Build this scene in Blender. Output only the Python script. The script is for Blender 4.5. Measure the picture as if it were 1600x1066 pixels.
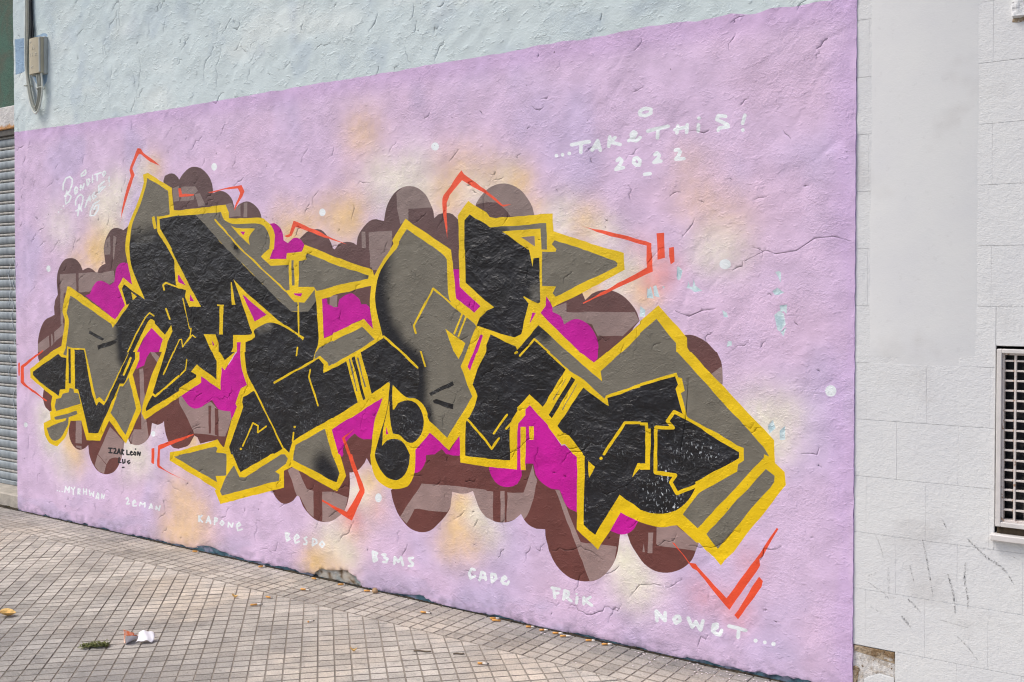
import bpy, bmesh, math, random
import numpy as np
from mathutils import Vector, Matrix, geometry

# ------------------------------------------------------------------ clear, camera, sky, sun, exposure
for o in list(bpy.data.objects): bpy.data.objects.remove(o)
scene = bpy.context.scene
COL = scene.collection
cam_d = bpy.data.cameras.new('camera'); cam = bpy.data.objects.new('camera', cam_d); COL.objects.link(cam)
cam.location = (1.0335, -3.7522, 1.5)
cam.rotation_euler = (math.radians(90 - 1.1003), 0, math.radians(34.2859))
cam_d.sensor_width = 36.0; cam_d.lens = 36 * 1566.76 / 1600
cam_d.shift_y = -(533 - 485.97) / 1600
cam_d.clip_start = 0.05; cam_d.clip_end = 600
scene.camera = cam
SUN_EL, SUN_AZ = 54, -48          # degrees; azimuth from the wall normal (towards the street), negative = from the left
world = bpy.data.worlds.new('World'); scene.world = world; world.use_nodes = True
wn = world.node_tree; bg = wn.nodes['Background']
sky = wn.nodes.new('ShaderNodeTexSky'); sky.sky_type = 'NISHITA'; sky.sun_disc = False
sky.sun_elevation = math.radians(SUN_EL); sky.sun_rotation = math.radians(180 - SUN_AZ)
sky.air_density = 1.0; sky.dust_density = 4.5; sky.ozone_density = 1.0
wn.links.new(sky.outputs[0], bg.inputs[0]); bg.inputs[1].default_value = 0.14
sd = bpy.data.lights.new('sun', 'SUN'); sd.energy = 1.4; sd.angle = math.radians(18); sd.color = (1.0, 0.975, 0.935)
sun = bpy.data.objects.new('sun', sd); COL.objects.link(sun)
az = math.radians(SUN_AZ); el = math.radians(SUN_EL)
sdir = Vector((math.sin(az) * math.cos(el), -math.cos(az) * math.cos(el), math.sin(el)))   # towards the sun
sun.rotation_euler = (-sdir).to_track_quat('-Z', 'Y').to_euler(); sun.location = (0, -6, 8)
vs = scene.view_settings; vs.view_transform = 'Standard'; vs.look = 'None'; vs.exposure = 0.20; vs.gamma = 1.0
vs.use_curve_mapping = False
scene.cycles.filter_width = 1.15
random.seed(4); rng = np.random.default_rng(11)

# ------------------------------------------------------------------ helpers
def lin(r, g, b):
    f = lambda c: (c / 255 / 12.92) if c / 255 <= 0.04045 else ((c / 255 + 0.055) / 1.055) ** 2.4
    return (f(r), f(g), f(b))
def tag(o, label=None, cat=None, group=None, kind=None):
    if label: o['label'] = label
    if cat: o['category'] = cat
    if group: o['group'] = group
    if kind: o['kind'] = kind
    return o
def link(name, me, mt=None, parent=None, loc=None, rot=None):
    o = bpy.data.objects.new(name, me); COL.objects.link(o)
    if mt is not None and me is not None and len(me.materials) == 0: me.materials.append(mt)
    if parent is not None: o.parent = parent
    if loc is not None: o.location = loc
    if rot is not None: o.rotation_euler = rot
    return o
def empty(name, loc=(0, 0, 0), rz=0):
    o = bpy.data.objects.new(name, None); COL.objects.link(o); o.location = loc; o.rotation_euler = (0, 0, rz); o.empty_display_size = 0.1
    return o
def me_from_bm(bm, name='mesh', smooth=False):
    me = bpy.data.meshes.new(name); bm.to_mesh(me); bm.free()
    if smooth: me.shade_smooth()
    return me
def bm_box(bm, x0, x1, y0, y1, z0, z1, bev=0.0):
    r = bmesh.ops.create_cube(bm, size=1.0)
    for v in r['verts']:
        v.co = Vector((x0 + (v.co.x + .5) * (x1 - x0), y0 + (v.co.y + .5) * (y1 - y0), z0 + (v.co.z + .5) * (z1 - z0)))
    if bev > 0:
        es = list({e for v in r['verts'] for e in v.link_edges})
        bmesh.ops.bevel(bm, geom=es, offset=bev, segments=1, affect='EDGES')
def box_me(x0, x1, y0, y1, z0, z1, bev=0.0):
    bm = bmesh.new(); bm_box(bm, x0, x1, y0, y1, z0, z1, bev); return me_from_bm(bm)
def tube_bm(bm, P, r, n=8, cap=True):
    P = [Vector(q) for q in P]; rings = []; prev = None
    for i, q in enumerate(P):
        t = (P[min(i + 1, len(P) - 1)] - P[max(i - 1, 0)]).normalized()
        a = prev if prev is not None else Vector((0, 1, 0.13))
        u = (a - t * a.dot(t)).normalized(); prev = u; w = t.cross(u)
        rr = r[i] if isinstance(r, (list, tuple)) else r
        rings.append([bm.verts.new(q + (u * math.cos(2 * math.pi * k / n) + w * math.sin(2 * math.pi * k / n)) * rr) for k in range(n)])
    for a, b in zip(rings, rings[1:]):
        for k in range(n): bm.faces.new((a[k], a[(k + 1) % n], b[(k + 1) % n], b[k]))
    if cap:
        bm.faces.new(rings[0][::-1]); bm.faces.new(rings[-1])
def tube_me(P, r, n=8, smooth=True):
    bm = bmesh.new(); tube_bm(bm, P, r, n); bmesh.ops.recalc_face_normals(bm, faces=bm.faces); return me_from_bm(bm, smooth=smooth)
def spline(P, k=8):
    P = [Vector(q) for q in P]; out = []
    Q = [P[0] * 2 - P[1]] + P + [P[-1] * 2 - P[-2]]
    for i in range(1, len(Q) - 2):
        for j in range(k):
            t = j / k; a, b, c, d = Q[i - 1], Q[i], Q[i + 1], Q[i + 2]
            out.append(0.5 * ((2 * b) + (c - a) * t + (2 * a - 5 * b + 4 * c - d) * t * t + (3 * b - a - 3 * c + d) * t ** 3))
    out.append(P[-1]); return out

# numpy gradient noise
_perm = rng.permutation(4096)
def perlin(x, y, seed=0):
    xi = np.floor(x).astype(np.int64); yi = np.floor(y).astype(np.int64); xf = x - xi; yf = y - yi
    def g(ix, iy, fx, fy):
        h = _perm[(_perm[(ix + seed * 57) & 4095] + iy * 1 + seed * 131) & 4095]
        a = h * (2 * np.pi / 4096); return np.cos(a) * fx + np.sin(a) * fy
    u = xf ** 3 * (xf * (xf * 6 - 15) + 10); v = yf ** 3 * (yf * (yf * 6 - 15) + 10)
    n00 = g(xi, yi, xf, yf); n10 = g(xi + 1, yi, xf - 1, yf); n01 = g(xi, yi + 1, xf, yf - 1); n11 = g(xi + 1, yi + 1, xf - 1, yf - 1)
    return (n00 * (1 - u) + n10 * u) * (1 - v) + (n01 * (1 - u) + n11 * u) * v
def fbm(x, y, o=3, seed=0):
    s = 0; a = 1.0
    for i in range(o): s = s + a * perlin(x * 2 ** i, y * 2 ** i, seed + i * 7); a *= .5
    return s
def sstep(a, b, x):
    t = np.clip((x - a) / (b - a), 0, 1); return t * t * (3 - 2 * t)

# ------------------------------------------------------------------ materials
class NT:
    def __init__(s, name):
        s.m = bpy.data.materials.new(name); s.m.use_nodes = True; s.t = s.m.node_tree; s.n = s.t.nodes
        s.b = s.n['Principled BSDF']; s.out = s.n['Material Output']; s._co = None
    def new(s, ty, **kw):
        q = s.n.new(ty)
        for k, v in kw.items(): setattr(q, k, v)
        return q
    def ln(s, a, b): s.t.links.new(a, b)
    def put(s, sock, v):
        if hasattr(v, 'is_linked') or isinstance(v, bpy.types.NodeSocket): s.ln(v, sock)
        else: sock.default_value = v
    @property
    def co(s):
        if s._co is None: s._co = s.new('ShaderNodeTexCoord').outputs['Object']
        return s._co
    def mapping(s, rot=(0, 0, 0), scale=(1, 1, 1), loc=(0, 0, 0), src=None):
        q = s.new('ShaderNodeMapping'); s.ln(src or s.co, q.inputs[0]); q.inputs[1].default_value = loc; q.inputs[2].default_value = rot; q.inputs[3].default_value = scale
        return q.outputs[0]
    def noise(s, scale, detail=3, rough=.55, dist=0, vec=None, out=0):
        q = s.new('ShaderNodeTexNoise'); s.ln(vec or s.co, q.inputs['Vector']); q.inputs['Scale'].default_value = scale
        q.inputs['Detail'].default_value = detail; q.inputs['Roughness'].default_value = rough; q.inputs['Distortion'].default_value = dist
        return q.outputs[out]
    def math(s, op, a, b=0.0, c=0.0, clamp=False):
        q = s.new('ShaderNodeMath', operation=op, use_clamp=clamp); s.put(q.inputs[0], a); s.put(q.inputs[1], b)
        if op in ('MULTIPLY_ADD', 'SMOOTH_MIN', 'COMPARE'): s.put(q.inputs[2], c)
        return q.outputs[0]
    def ramp(s, v, a, b, lo=0.0, hi=1.0):
        q = s.new('ShaderNodeMapRange', interpolation_type='SMOOTHSTEP'); s.put(q.inputs[0], v)
        for i, k in enumerate((a, b, lo, hi)): q.inputs[1 + i].default_value = k
        return q.outputs[0]
    def mix(s, f, a, b, mode='MIX'):
        q = s.new('ShaderNodeMix', data_type='RGBA', blend_type=mode); s.put(q.inputs[0], f)
        for sock, v in ((q.inputs[6], a), (q.inputs[7], b)):
            if isinstance(v, tuple): sock.default_value = (*v, 1) if len(v) == 3 else v
            else: s.ln(v, sock)
        return q.outputs[2]
    def bump(s, h, dist, strength=1.0, prev=None):
        q = s.new('ShaderNodeBump'); s.ln(h, q.inputs['Height']); q.inputs['Distance'].default_value = dist; q.inputs['Strength'].default_value = strength
        if prev is not None: s.ln(prev, q.inputs['Normal'])
        return q.outputs[0]
    def done(s, col=None, rough=.8, normal=None, spec=.3, metal=0.0):
        if col is not None:
            if isinstance(col, tuple): s.b.inputs['Base Color'].default_value = (*col, 1)
            else: s.ln(col, s.b.inputs['Base Color'])
        s.put(s.b.inputs['Roughness'], rough); s.b.inputs['Specular IOR Level'].default_value = spec; s.put(s.b.inputs['Metallic'], metal)
        if normal is not None: s.ln(normal, s.b.inputs['Normal'])
        return s.m

def plaster_normal(m, big=.004, fine=.0012, flake=.0008, lump=13):
    """trowelled and many times overpainted render: slanting ridges, creases, roller stipple"""
    v1 = m.mapping(rot=(0, math.radians(38), 0), scale=(1.0, 1, 1.5))
    n2 = m.noise(lump, 3, .6, .3, v1)
    st = m.noise(95, 4, .7)
    patch = m.ramp(m.noise(3.2, 3, .6), .38, .62, .35, 1.25)      # smooth float-finished areas and rougher ones
    sharp = m.ramp(m.noise(30, 3, .6, .2, v1), .50, .60)      # small lifted flakes of old coats
    sharp = m.math('MULTIPLY', sharp, m.ramp(n2, .48, .60))
    h = m.math('MULTIPLY', n2, big); h = m.math('MULTIPLY_ADD', m.math('MULTIPLY', st, patch), fine, h); h = m.math('MULTIPLY_ADD', sharp, flake, h)
    b = m.bump(h, 1.0)
    return b

def paint_mat(name, rough=.72, spec=.3, chips=None, big=.0018, fine=.0032, flake=.0008, lump=13, mott=.12):
    m = NT(name)
    a = m.new('ShaderNodeAttribute', attribute_name='paint').outputs['Color']
    b = plaster_normal(m, big, fine, flake, lump)
    mo = m.ramp(m.noise(7, 4, .6), .3, .7, 1 - mott, 1 + mott * .55)
    f = mo
    cmb = m.new('ShaderNodeCombineXYZ')
    for i in range(3): m.ln(f, cmb.inputs[i])
    c = m.mix(1.0, a, cmb.outputs[0], 'MULTIPLY')
    # pin holes and knocks
    pit = m.ramp(m.noise(48, 1, .5), .785, .81)
    c = m.mix(m.math('MULTIPLY', pit, .7), c, (.045, .04, .045))
    if chips:
        # paint flaked back to the pale coat, mostly low on the right-hand letters
        ch = m.math('MULTIPLY', m.ramp(m.noise(70, 3, .65, .4, m.mapping(scale=(1.5, 1, .7))), .60, .615), 1.0)
        sep = m.new('ShaderNodeSeparateXYZ'); m.ln(m.co, sep.inputs[0])
        reg = m.math('MULTIPLY', m.ramp(m.noise(4.4, 2, .5), .47, .58), m.ramp(sep.outputs[2], 1.02, .80))
        k = m.math('MULTIPLY', m.math('MULTIPLY', ch, reg), m.ramp(sep.outputs[0], -.95, -.72, .22, 1.0))
        c = m.mix(k, c, (.55, .60, .64))
    return m.done(c, rough, b, spec)

M = {}
M['flat'] = paint_mat('wall_paint')
M['black'] = paint_mat('black_gloss_paint', rough=.37, spec=.5, chips=True, big=.0190, fine=.0032, flake=.0018, lump=8, mott=.6)
M['grey'] = paint_mat('grey_paint', rough=.6, spec=.35, big=.0028, fine=.0036, flake=.0013, mott=.12)
M['brown'] = paint_mat('brown_paint', rough=.62, spec=.35, mott=.12)
M['render'] = paint_mat('old_pale_render', rough=.85, spec=.2, big=.0030, fine=.0032, flake=.0015, lump=11, mott=.06)

def simple(name, col, rough=.7, var=.12, scale=30, spec=.3, bump=0.0, bscale=200, metal=0.0):
    m = NT(name)
    f = m.ramp(m.noise(scale, 4, .6), .25, .75, 1 - var, 1 + var)
    cmb = m.new('ShaderNodeCombineXYZ')
    for i in range(3): m.ln(f, cmb.inputs[i])
    c = m.mix(1.0, col, cmb.outputs[0], 'MULTIPLY')
    return m.done(c, rough, m.bump(m.noise(bscale, 3, .6), bump) if bump > 0 else None, spec, metal)

# ------------------------------------------------------------------ the painted wall
RAW = """L;;-5700,-60 -5700,2585 -5631,2585 -5489,2585 -5185,2579 -4897,2573 -4622,2575 -4360,2573 -4049,2573 -3756,2572 -3478,2576 -3216,2579 -2966,2578 -2729,2581 -2504,2577 -2290,2580 -2085,2580 -1890,2582 -1703,2582 -1525,2584 -1394,2589 -1255,2592 -1190,2583 -1002,2589 -853,2594 -681,2591 -626,2580 -491,2590 -386,2574 -335,2583 -115,2579 60,2570 60,-60
B;far left;-5363,1097 -5362,1165 -5344,1224 -5303,1288 -5257,1321 -5167,1348 -5172,1398 -5154,1449 -5126,1480 -5136,1569 -5118,1638 -5063,1699 -4998,1717 -4923,1709 -4870,1672 -4845,1637 -4787,1652 -4735,1639 -4695,1614 -4674,1644 -4633,1668 -4603,1674 -4617,1764 -4622,1764 -4601,1821 -4550,1879 -4491,1895 -4432,1884 -4413,1878 -4374,1897 -4287,1911 -4245,1464 -4441,1128 -5065,856 -5177,723 -5233,706 -5278,729 -5311,791 -5298,849 -5285,972 -5352,1039 -5363,1065
B;lower left;-4991,673 -5014,608 -5004,547 -4962,500 -4898,481 -4834,499 -4803,520 -4793,466 -4773,425 -4742,391 -4701,364 -4650,353 -4600,354 -4539,372 -4489,410 -4449,473 -4424,559 -4389,657 -4747,751
B;under the second letter;-4154,1303 -3972,1238 -3628,1156 -3383,1057 -3226,1011 -3345,844 -3496,617 -3508,621 -3549,659 -3700,624 -3725,658 -3751,667 -3795,613 -3838,592 -3891,579 -3891,576 -3943,577 -3997,613 -4023,673 -4032,730 -4041,721 -4096,702 -4146,710 -4161,645 -4208,595 -4275,566 -4341,566 -4375,587 -4446,771 -4441,1128
B;above the second letter;-4021,2156 -4007,2184 -3963,2195 -3918,2189 -3883,2165 -3875,2153 -3849,2179 -3788,2214 -3728,2218 -3669,2200 -3610,2153 -3582,2102 -3574,2058 -3537,2067 -3488,2064 -3440,2040 -3408,2006 -3392,1957 -3360,1982 -3297,1998 -3243,1982 -3197,1948 -3174,1900 -3175,1817 -3879,1840 -3966,1899
B;above the middle letter;-2890,1777 -2836,1811 -2779,1826 -2730,1822 -2689,1796 -2655,1755 -2642,1725 -2628,1717 -2601,1744 -2541,1754 -2494,1746 -2475,1736 -2468,1774 -2442,1812 -2389,1853 -2345,1861 -2294,1850 -2284,1892 -2268,1934 -2225,1984 -2175,2009 -2126,2013 -2078,2001 -2030,1968 -2001,1925 -1980,1883 -1975,1851 -1948,1868 -1902,1873 -1862,1864 -1828,1836 -1811,1698 -1811,1563 -2378,1519 -2643,1569 -2851,1672
B;above the fourth letter;-1733,1885 -1727,1903 -1710,1929 -1683,1954 -1656,1974 -1613,1989 -1565,1991 -1518,1979 -1471,1951 -1435,1910 -1414,1875 -1404,1836 -1455,1804 -1667,1790
B;right of the fourth letter;-1253,1516 -1156,1493 -1142,1464 -1109,1491 -1062,1506 -1010,1504 -960,1483 -919,1447 -892,1411 -881,1379 -969,1273 -1038,1231 -1103,1192 -1204,1238 -1353,1431
B2;behind the last letter;-705,1328 -681,1324 -654,1326 -621,1318 -579,1296 -542,1260 -538,1260 -520,1223 -514,1177 -515,1120 -579,1144 -747,1253
B;under the second letter end;-2646,791 -2303,971 -2368,684 -2381,625 -2410,661 -2426,635 -2466,597 -2512,578 -2529,576 -2526,522 -2540,432 -2567,374 -2608,339 -2649,314 -2696,300 -2759,300 -2816,323 -2865,363 -2901,423 -2938,385 -2989,361 -3034,361 -3078,389 -3104,420 -3040,466 -3040,571 -2944,601 -2716,602
B;under the middle letters;-2251,518 -2242,481 -2211,413 -2161,363 -2112,338 -2052,334 -1998,351 -1951,390 -1904,438 -1878,482 -1867,552 -1824,548 -1778,555 -1745,570 -1728,532 -1706,489 -1668,458 -1668,456 -1619,442 -1560,446 -1512,465 -1476,495 -1460,472 -1434,451 -1393,439 -1347,443 -1345,414 -1327,352 -1317,325 -1346,435 -1335,385 -1310,320 -1270,275 -1216,246 -1167,241 -1129,245 -1081,261 -1034,300 -997,355 -979,415 -972,469 -967,486 -1013,521 -1203,581 -1403,773 -1455,883 -1892,804 -2009,794 -2099,740 -2192,544
B;under the last letter;-967,527 -935,478 -936,478 -920,440 -893,403 -857,364 -808,342 -751,343 -695,365 -653,399 -634,430 -613,485 -702,561 -877,559
T;;-5099,1614 -4922,1617 -4917,1499 -4995,1534 -5022,1493 -5060,1493 -5069,1286 -5096,1286
T;;-4892,1620 -4695,1622 -4679,1617 -4514,1630 -4500,1565 -4574,1541 -4614,1566 -4675,1566 -4737,1530 -4779,1499 -4894,1496
T;;-5362,1149 -5231,1210 -5226,1137 -5306,1099 -5363,1097
T;;-5208,1217 -5194,1221 -5181,1161 -5206,1138
T;;-5172,1234 -5063,1296 -5059,1224 -5170,1164
T;;-4596,1821 -4551,1849 -4547,1762 -4552,1732 -4607,1731 -4617,1764 -4620,1764
T;;-4516,1848 -4486,1836 -4513,1702 -4525,1702
T;;-3858,2110 -3733,2108 -3708,2079 -3746,2059 -3854,2065
T;;-3738,2062 -3691,2064 -3641,1991 -3704,1988
T;;-3855,2051 -3742,2053 -3747,2029 -3868,2029
T;;-3937,2106 -3876,2119 -3877,2030 -3929,2027
T;;-3468,1988 -3420,1996 -3396,1963 -3344,1982 -3345,1918 -3441,1914
T;;-3317,1991 -3289,1992 -3290,1910 -3321,1912
T;;-2212,1983 -2175,2007 -2126,2012 -2078,2001 -2030,1968 -2001,1925 -1989,1902 -2136,1904 -2136,1848 -2188,1831 -2209,1907
T;;-2393,1796 -2241,1800 -2238,1753 -2250,1708 -2393,1711
T;;-2442,1802 -2416,1801 -2413,1719 -2439,1720
T;;-2390,1711 -2250,1708 -2339,1607 -2365,1607 -2384,1625
T;;-1730,1903 -1710,1929 -1683,1954 -1656,1974 -1613,1989 -1565,1991 -1518,1979 -1471,1951 -1435,1910 -1414,1875 -1404,1838 -1533,1841 -1592,1901 -1667,1911
T;;-1236,1453 -1236,1411 -903,1415 -883,1379 -960,1313 -1080,1310 -1108,1359 -1180,1381 -1248,1357 -1263,1394 -1308,1411 -1308,1430
T;;-562,1171 -518,1204 -514,1177 -515,1120
T;;-4265,1029 -4227,1036 -4202,729 -4180,626 -4208,595 -4275,566 -4341,566 -4370,593 -4321,659 -4250,664
T;;-4932,668 -4874,672 -4871,524 -4940,521
T;;-4935,506 -4876,508 -4874,486 -4930,494
T;;-4566,655 -4428,576 -4424,559 -4434,517 -4449,467 -4518,467 -4578,449 -4609,416 -4700,471
T;;-4705,467 -4611,411 -4635,354 -4691,362 -4737,395
T;;-3888,882 -3857,892 -3810,842 -3749,823 -3681,839 -3630,864 -3605,871 -3547,831 -3441,833 -3429,790 -3483,683 -3725,680 -3759,689 -3828,779 -3888,848
T;;-4156,1138 -4119,1139 -4073,1112 -4092,1077
T;;-2981,545 -2944,562 -2900,551 -2836,458 -2787,453 -2787,314 -2830,336 -2887,411 -2912,414
T;;-2723,455 -2648,464 -2543,446 -2560,380 -2608,339 -2649,314 -2696,300 -2724,302
T;;-2054,571 -1904,580 -1668,583 -1668,579 -1631,579 -1630,445 -1668,456 -1706,489 -1728,532 -1745,570 -1778,555 -1824,548 -1867,552 -1878,482 -1898,452 -2100,441 -2149,364 -2192,392
T;;-1589,586 -1565,590 -1565,446 -1589,445
T;;-1552,585 -1463,593 -1414,724 -1403,678 -1388,658 -1419,546 -1444,491 -1460,472 -1476,495 -1512,465 -1555,449
T;;-1294,625 -1272,625 -1252,583 -1164,411 -990,418 -986,416 -997,355 -1034,300 -1081,261 -1119,248
T;;-801,524 -711,544 -613,485 -626,452 -727,451 -795,450 -801,457
T;;-839,497 -815,501 -819,414 -841,411
T;;-859,450 -854,413 -865,413
B;stripe;-3626,848 -3601,849 -3607,690 -3625,688
B;stripe;-3572,840 -3543,831 -3540,678 -3572,687
B;stripe;-1566,590 -1552,592 -1555,449 -1565,446
M;;-4400,1679 -4449,1674 -4489,1642 -4504,1583 -4515,1559 -4554,1541 -4604,1559 -4655,1569 -4706,1560 -4747,1524 -4774,1487 -4821,1475 -4508,1324 -4341,1405 -4311,1534 -4372,1670
M;;-4145,1289 -4027,1217 -4073,1141 -4119,1136 -4156,1138 -4193,1102 -4217,1054 -4293,1028 -4297,1074 -4263,1134 -4297,1133
M;;-3870,894 -3688,977 -3688,1021 -3522,939 -3521,1083 -3488,1057 -3382,1164 -3386,1223 -3346,1225 -3351,1165 -3339,1069 -3293,984 -3352,959 -3393,874 -3385,858 -3430,779 -3441,827 -3490,827 -3547,836 -3597,883 -3681,839 -3749,823 -3810,842
M;;-3114,1867 -3076,1870 -3032,1843 -3010,1806 -3006,1775 -2973,1759 -2937,1783 -2900,1785 -2865,1766 -2850,1745 -2865,1722 -2861,1710 -2982,1702 -2985,1671 -3122,1674 -3096,1728 -3080,1803
M;;-2646,796 -2297,979 -2355,843 -2377,759 -2433,754 -2472,766 -2492,779 -2545,740 -2576,693 -2572,665 -2582,650 -2606,662 -2647,756 -2666,790
M;;-2003,827 -1886,742 -1821,825 -1818,735 -1818,728 -1863,724 -1892,728 -1904,727 -1930,750 -1974,720 -2027,711 -2027,687 -2051,643 -2081,621 -2106,617 -2099,709 -2099,726
M;;-1862,1606 -1825,1605 -1820,1524 -1697,1433 -1736,1398 -1845,1468
M;;-1342,1485 -1308,1432 -1308,1411 -1273,1398 -1253,1373 -1248,1357 -1214,1376 -1175,1381 -1132,1363 -1104,1335 -1085,1302 -1077,1269 -1080,1242 -1082,1213 -1099,1192 -1177,1239 -1376,1406 -1348,1436
M;;-1429,995 -1327,910 -1322,898 -1260,824 -1243,828 -1196,791 -1177,777 -1179,539 -1218,549 -1247,575 -1272,628 -1312,627 -1367,651 -1398,683 -1411,729 -1450,727 -1452,696 -1473,692 -1473,670 -1497,629 -1539,611 -1587,610 -1630,636 -1654,683 -1652,696 -1502,698 -1502,763 -1497,904 -1457,944 -1457,970
M;;-967,570 -885,538 -903,507 -930,483 -967,471 -1004,477 -1020,481
Y;;-5463,977 -5210,1102 -5088,1146 -5053,1274 -5052,1324 -5075,1365 -5073,1399 -5016,1534 -4995,1534 -4915,1502 -4508,1328 -4404,1417 -4471,1532 -4421,1588 -4330,1543 -4372,1670 -4399,1759 -4384,1856 -4354,1925 -4267,2050 -4209,2157 -4216,2206 -4171,2212 -4144,2201 -3941,2109 -3937,2050 -3925,1979 -3877,1974 -3877,1975 -3468,1988 -3440,1941 -3441,1911 -3377,1906 -3182,1903 -3144,1886 -3099,1856 -3073,1803 -3081,1728 -3088,1728 -3115,1677 -2988,1675 -2982,1706 -2868,1712 -2861,1722 -2850,1748 -2762,1723 -2752,1720 -2642,1683 -2368,1608 -2358,1579 -2333,1614 -2250,1708 -2253,1708 -2232,1736 -2238,1753 -2154,1856 -2133,1843 -1876,1699 -1873,1699 -1859,1599 -1842,1468 -1736,1402 -1701,1433 -1821,1524 -1827,1698 -1825,1698 -1831,1836 -1828,1863 -1771,1923 -1749,1908 -1667,1865 -1613,1836 -1308,1844 -1304,1766 -1029,1681 -1015,1679 -956,1663 -951,1592 -1156,1495 -1308,1430 -1320,1455 -1342,1480 -1344,1436 -1371,1406 -1353,1389 -1170,1239 -1173,1239 -1099,1196 -1035,1244 -1031,1244 -879,1367 -879,1377 -796,1444 -667,1313 -666,1274 -654,1256 -650,1257 -303,928 -301,874 -299,840 -261,809 -255,760 -484,450 -464,478 -518,409 -580,461 -559,438 -611,487 -624,486 -708,545 -732,540 -784,527 -877,537 -967,566 -1078,390 -1184,465 -1182,780 -1196,791 -1201,791 -1243,832 -1260,828 -1327,897 -1332,910 -1429,991 -1452,970 -1452,944 -1491,904 -1498,764 -1498,694 -1544,694 -1668,690 -1818,696 -1823,734 -1821,734 -1825,821 -1886,747 -2003,822 -2093,731 -2093,709 -2099,620 -2130,560 -2161,540 -2223,525 -2279,529 -2349,565 -2381,635 -2387,682 -2384,683 -2361,842 -2303,972 -2646,791 -2653,785 -2606,662 -2596,663 -2553,556 -2617,470 -2648,474 -2648,476 -2951,564 -3010,537 -3011,446 -3527,294 -3576,367 -3592,385 -3981,499 -3980,548 -3873,569 -3549,661 -3500,621 -3492,625 -3429,785 -3385,858 -3397,873 -3352,962 -3301,983 -3343,1069 -3355,1165 -3350,1219 -3382,1218 -3382,1164 -3390,1164 -3488,1057 -3512,1078 -3522,944 -3688,1013 -3688,977 -3857,895 -3888,882 -4216,725 -4249,761 -4239,808 -4191,904 -4139,1011 -4046,1142 -4073,1141 -4036,1217 -4145,1283 -4225,1215 -4287,1133 -4263,1134 -4264,1087 -4332,994 -4248,784 -4404,563 -4575,693 -4673,559 -4818,550 -4874,672 -4991,663 -5025,589 -5069,535 -5147,481 -5236,495 -5292,548 -5308,624 -5223,653 -5233,700 -5210,714 -5215,759 -5198,810 -5458,919
G;;-4985,1474 -4548,1299 -4533,1275 -4360,1423 -4162,1372 -4295,1242 -4378,1130 -4368,1131 -4624,808 -4675,835 -4711,821 -4820,1115 -4831,1137 -4963,1136 -5028,1146 -5024,1144 -5033,1083 -5070,1091 -5041,1132 -5010,1262 -5009,1325 -5030,1365
G;;-4999,875 -4956,871 -4948,847 -4903,846 -4878,780 -5155,715 -5171,742 -5153,794 -5098,804 -5076,833 -5010,846
G;;-5180,671 -4926,732 -4916,712 -5013,684 -5019,639 -5046,606 -5102,545 -5169,517 -5219,526 -5252,558 -5268,595 -5046,661 -5037,676 -5167,657
G;;-4370,974 -4301,787 -4409,617 -4560,743 -4459,916 -4429,915
G;;-4174,2183 -3977,2094 -3963,1955 -4078,1946 -4081,1863 -3985,1749 -3911,1635 -4245,1511 -4329,1640 -4358,1758 -4351,1820 -4325,1918 -4248,2026 -4186,2138
G;;-3735,1943 -3509,1949 -3489,1913 -3465,1896 -3409,1878 -3329,1875 -3220,1873 -3159,1858 -3122,1815 -3110,1773 -3118,1728 -3130,1721 -3183,1691 -3108,1640 -2970,1643 -2962,1510 -2993,1505 -2920,1446 -2852,1443 -2774,1517 -2764,1452 -2824,1394 -2950,1393 -3347,1665 -3458,1736
G;;-2890,1662 -2833,1669 -2840,1692 -2826,1701 -2642,1643 -2394,1581 -2397,1565 -2643,1527 -2643,1525 -2760,1504 -2781,1525 -2895,1525
G;;-2440,1323 -2356,1262 -2477,1200 -2543,1170 -2645,1124 -2645,1127 -2675,1114 -2682,1133 -2730,1161 -2779,1147 -2769,1185 -2765,1185 -2740,1209 -2644,1247 -2644,1242
G;;-2145,1805 -1960,1701 -1911,1668 -1899,1654 -1894,1563 -1882,1463 -1817,1405 -1736,1352 -1725,1339 -1781,1218 -1817,1149 -1750,1012 -1897,806 -2006,878 -2018,914 -2044,954 -2093,981 -2153,985 -2237,1039 -2379,1102 -2299,1268 -2321,1337 -2346,1423 -2349,1499 -2326,1586 -2276,1652 -2216,1707 -2213,1707 -2197,1733 -2194,1747
G;;-1643,1795 -1342,1803 -1337,1686 -1366,1687 -1372,1780 -1578,1773 -1619,1779
G;;-1313,1709 -1298,1726 -1152,1682 -1157,1682 -997,1630 -985,1619 -988,1607 -1293,1478 -1308,1493 -1290,1523 -1362,1525 -1363,1678 -1333,1675 -1291,1676 -1291,1685 -1286,1685
G;;-1381,1351 -1228,1237 -1058,1116 -1066,1160 -964,1246 -962,1246 -879,1321 -879,1327 -804,1388 -715,1290 -715,1254 -711,1255 -345,898 -343,870 -343,857 -618,545 -683,593 -614,687 -598,699 -452,791 -448,820 -424,838 -425,862 -425,887 -665,991 -693,1087 -676,1098 -689,1148 -706,1152 -713,1170 -878,1118 -878,1116 -1040,1057 -1046,1043 -1148,1119 -1228,1159 -1328,1234 -1325,1234 -1404,1294 -1353,1329
G;;-335,813 -300,790 -302,766 -531,474 -580,527
G;;-3940,526 -3566,619 -3549,611 -3562,586 -3475,585 -3476,463 -3567,451 -3555,416
G;;-3411,526 -3477,457 -3531,367 -3514,344 -3048,479 -3044,513 -3077,525 -2995,575 -2980,605 -3002,626 -3032,623 -3316,469 -3364,464
G;;-2921,683 -2704,787 -2653,658 -2600,564 -2620,517 -2648,519 -2648,521 -2940,601 -2936,632
K;left arrow letter;-5423,962 -5127,1092 -5089,1072 -5034,1069 -5048,866 -5108,859 -5125,815 -5142,823 -5343,895 -5426,940
K;thin bar;-5011,1130 -4986,1131 -4985,905 -5008,904
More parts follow.
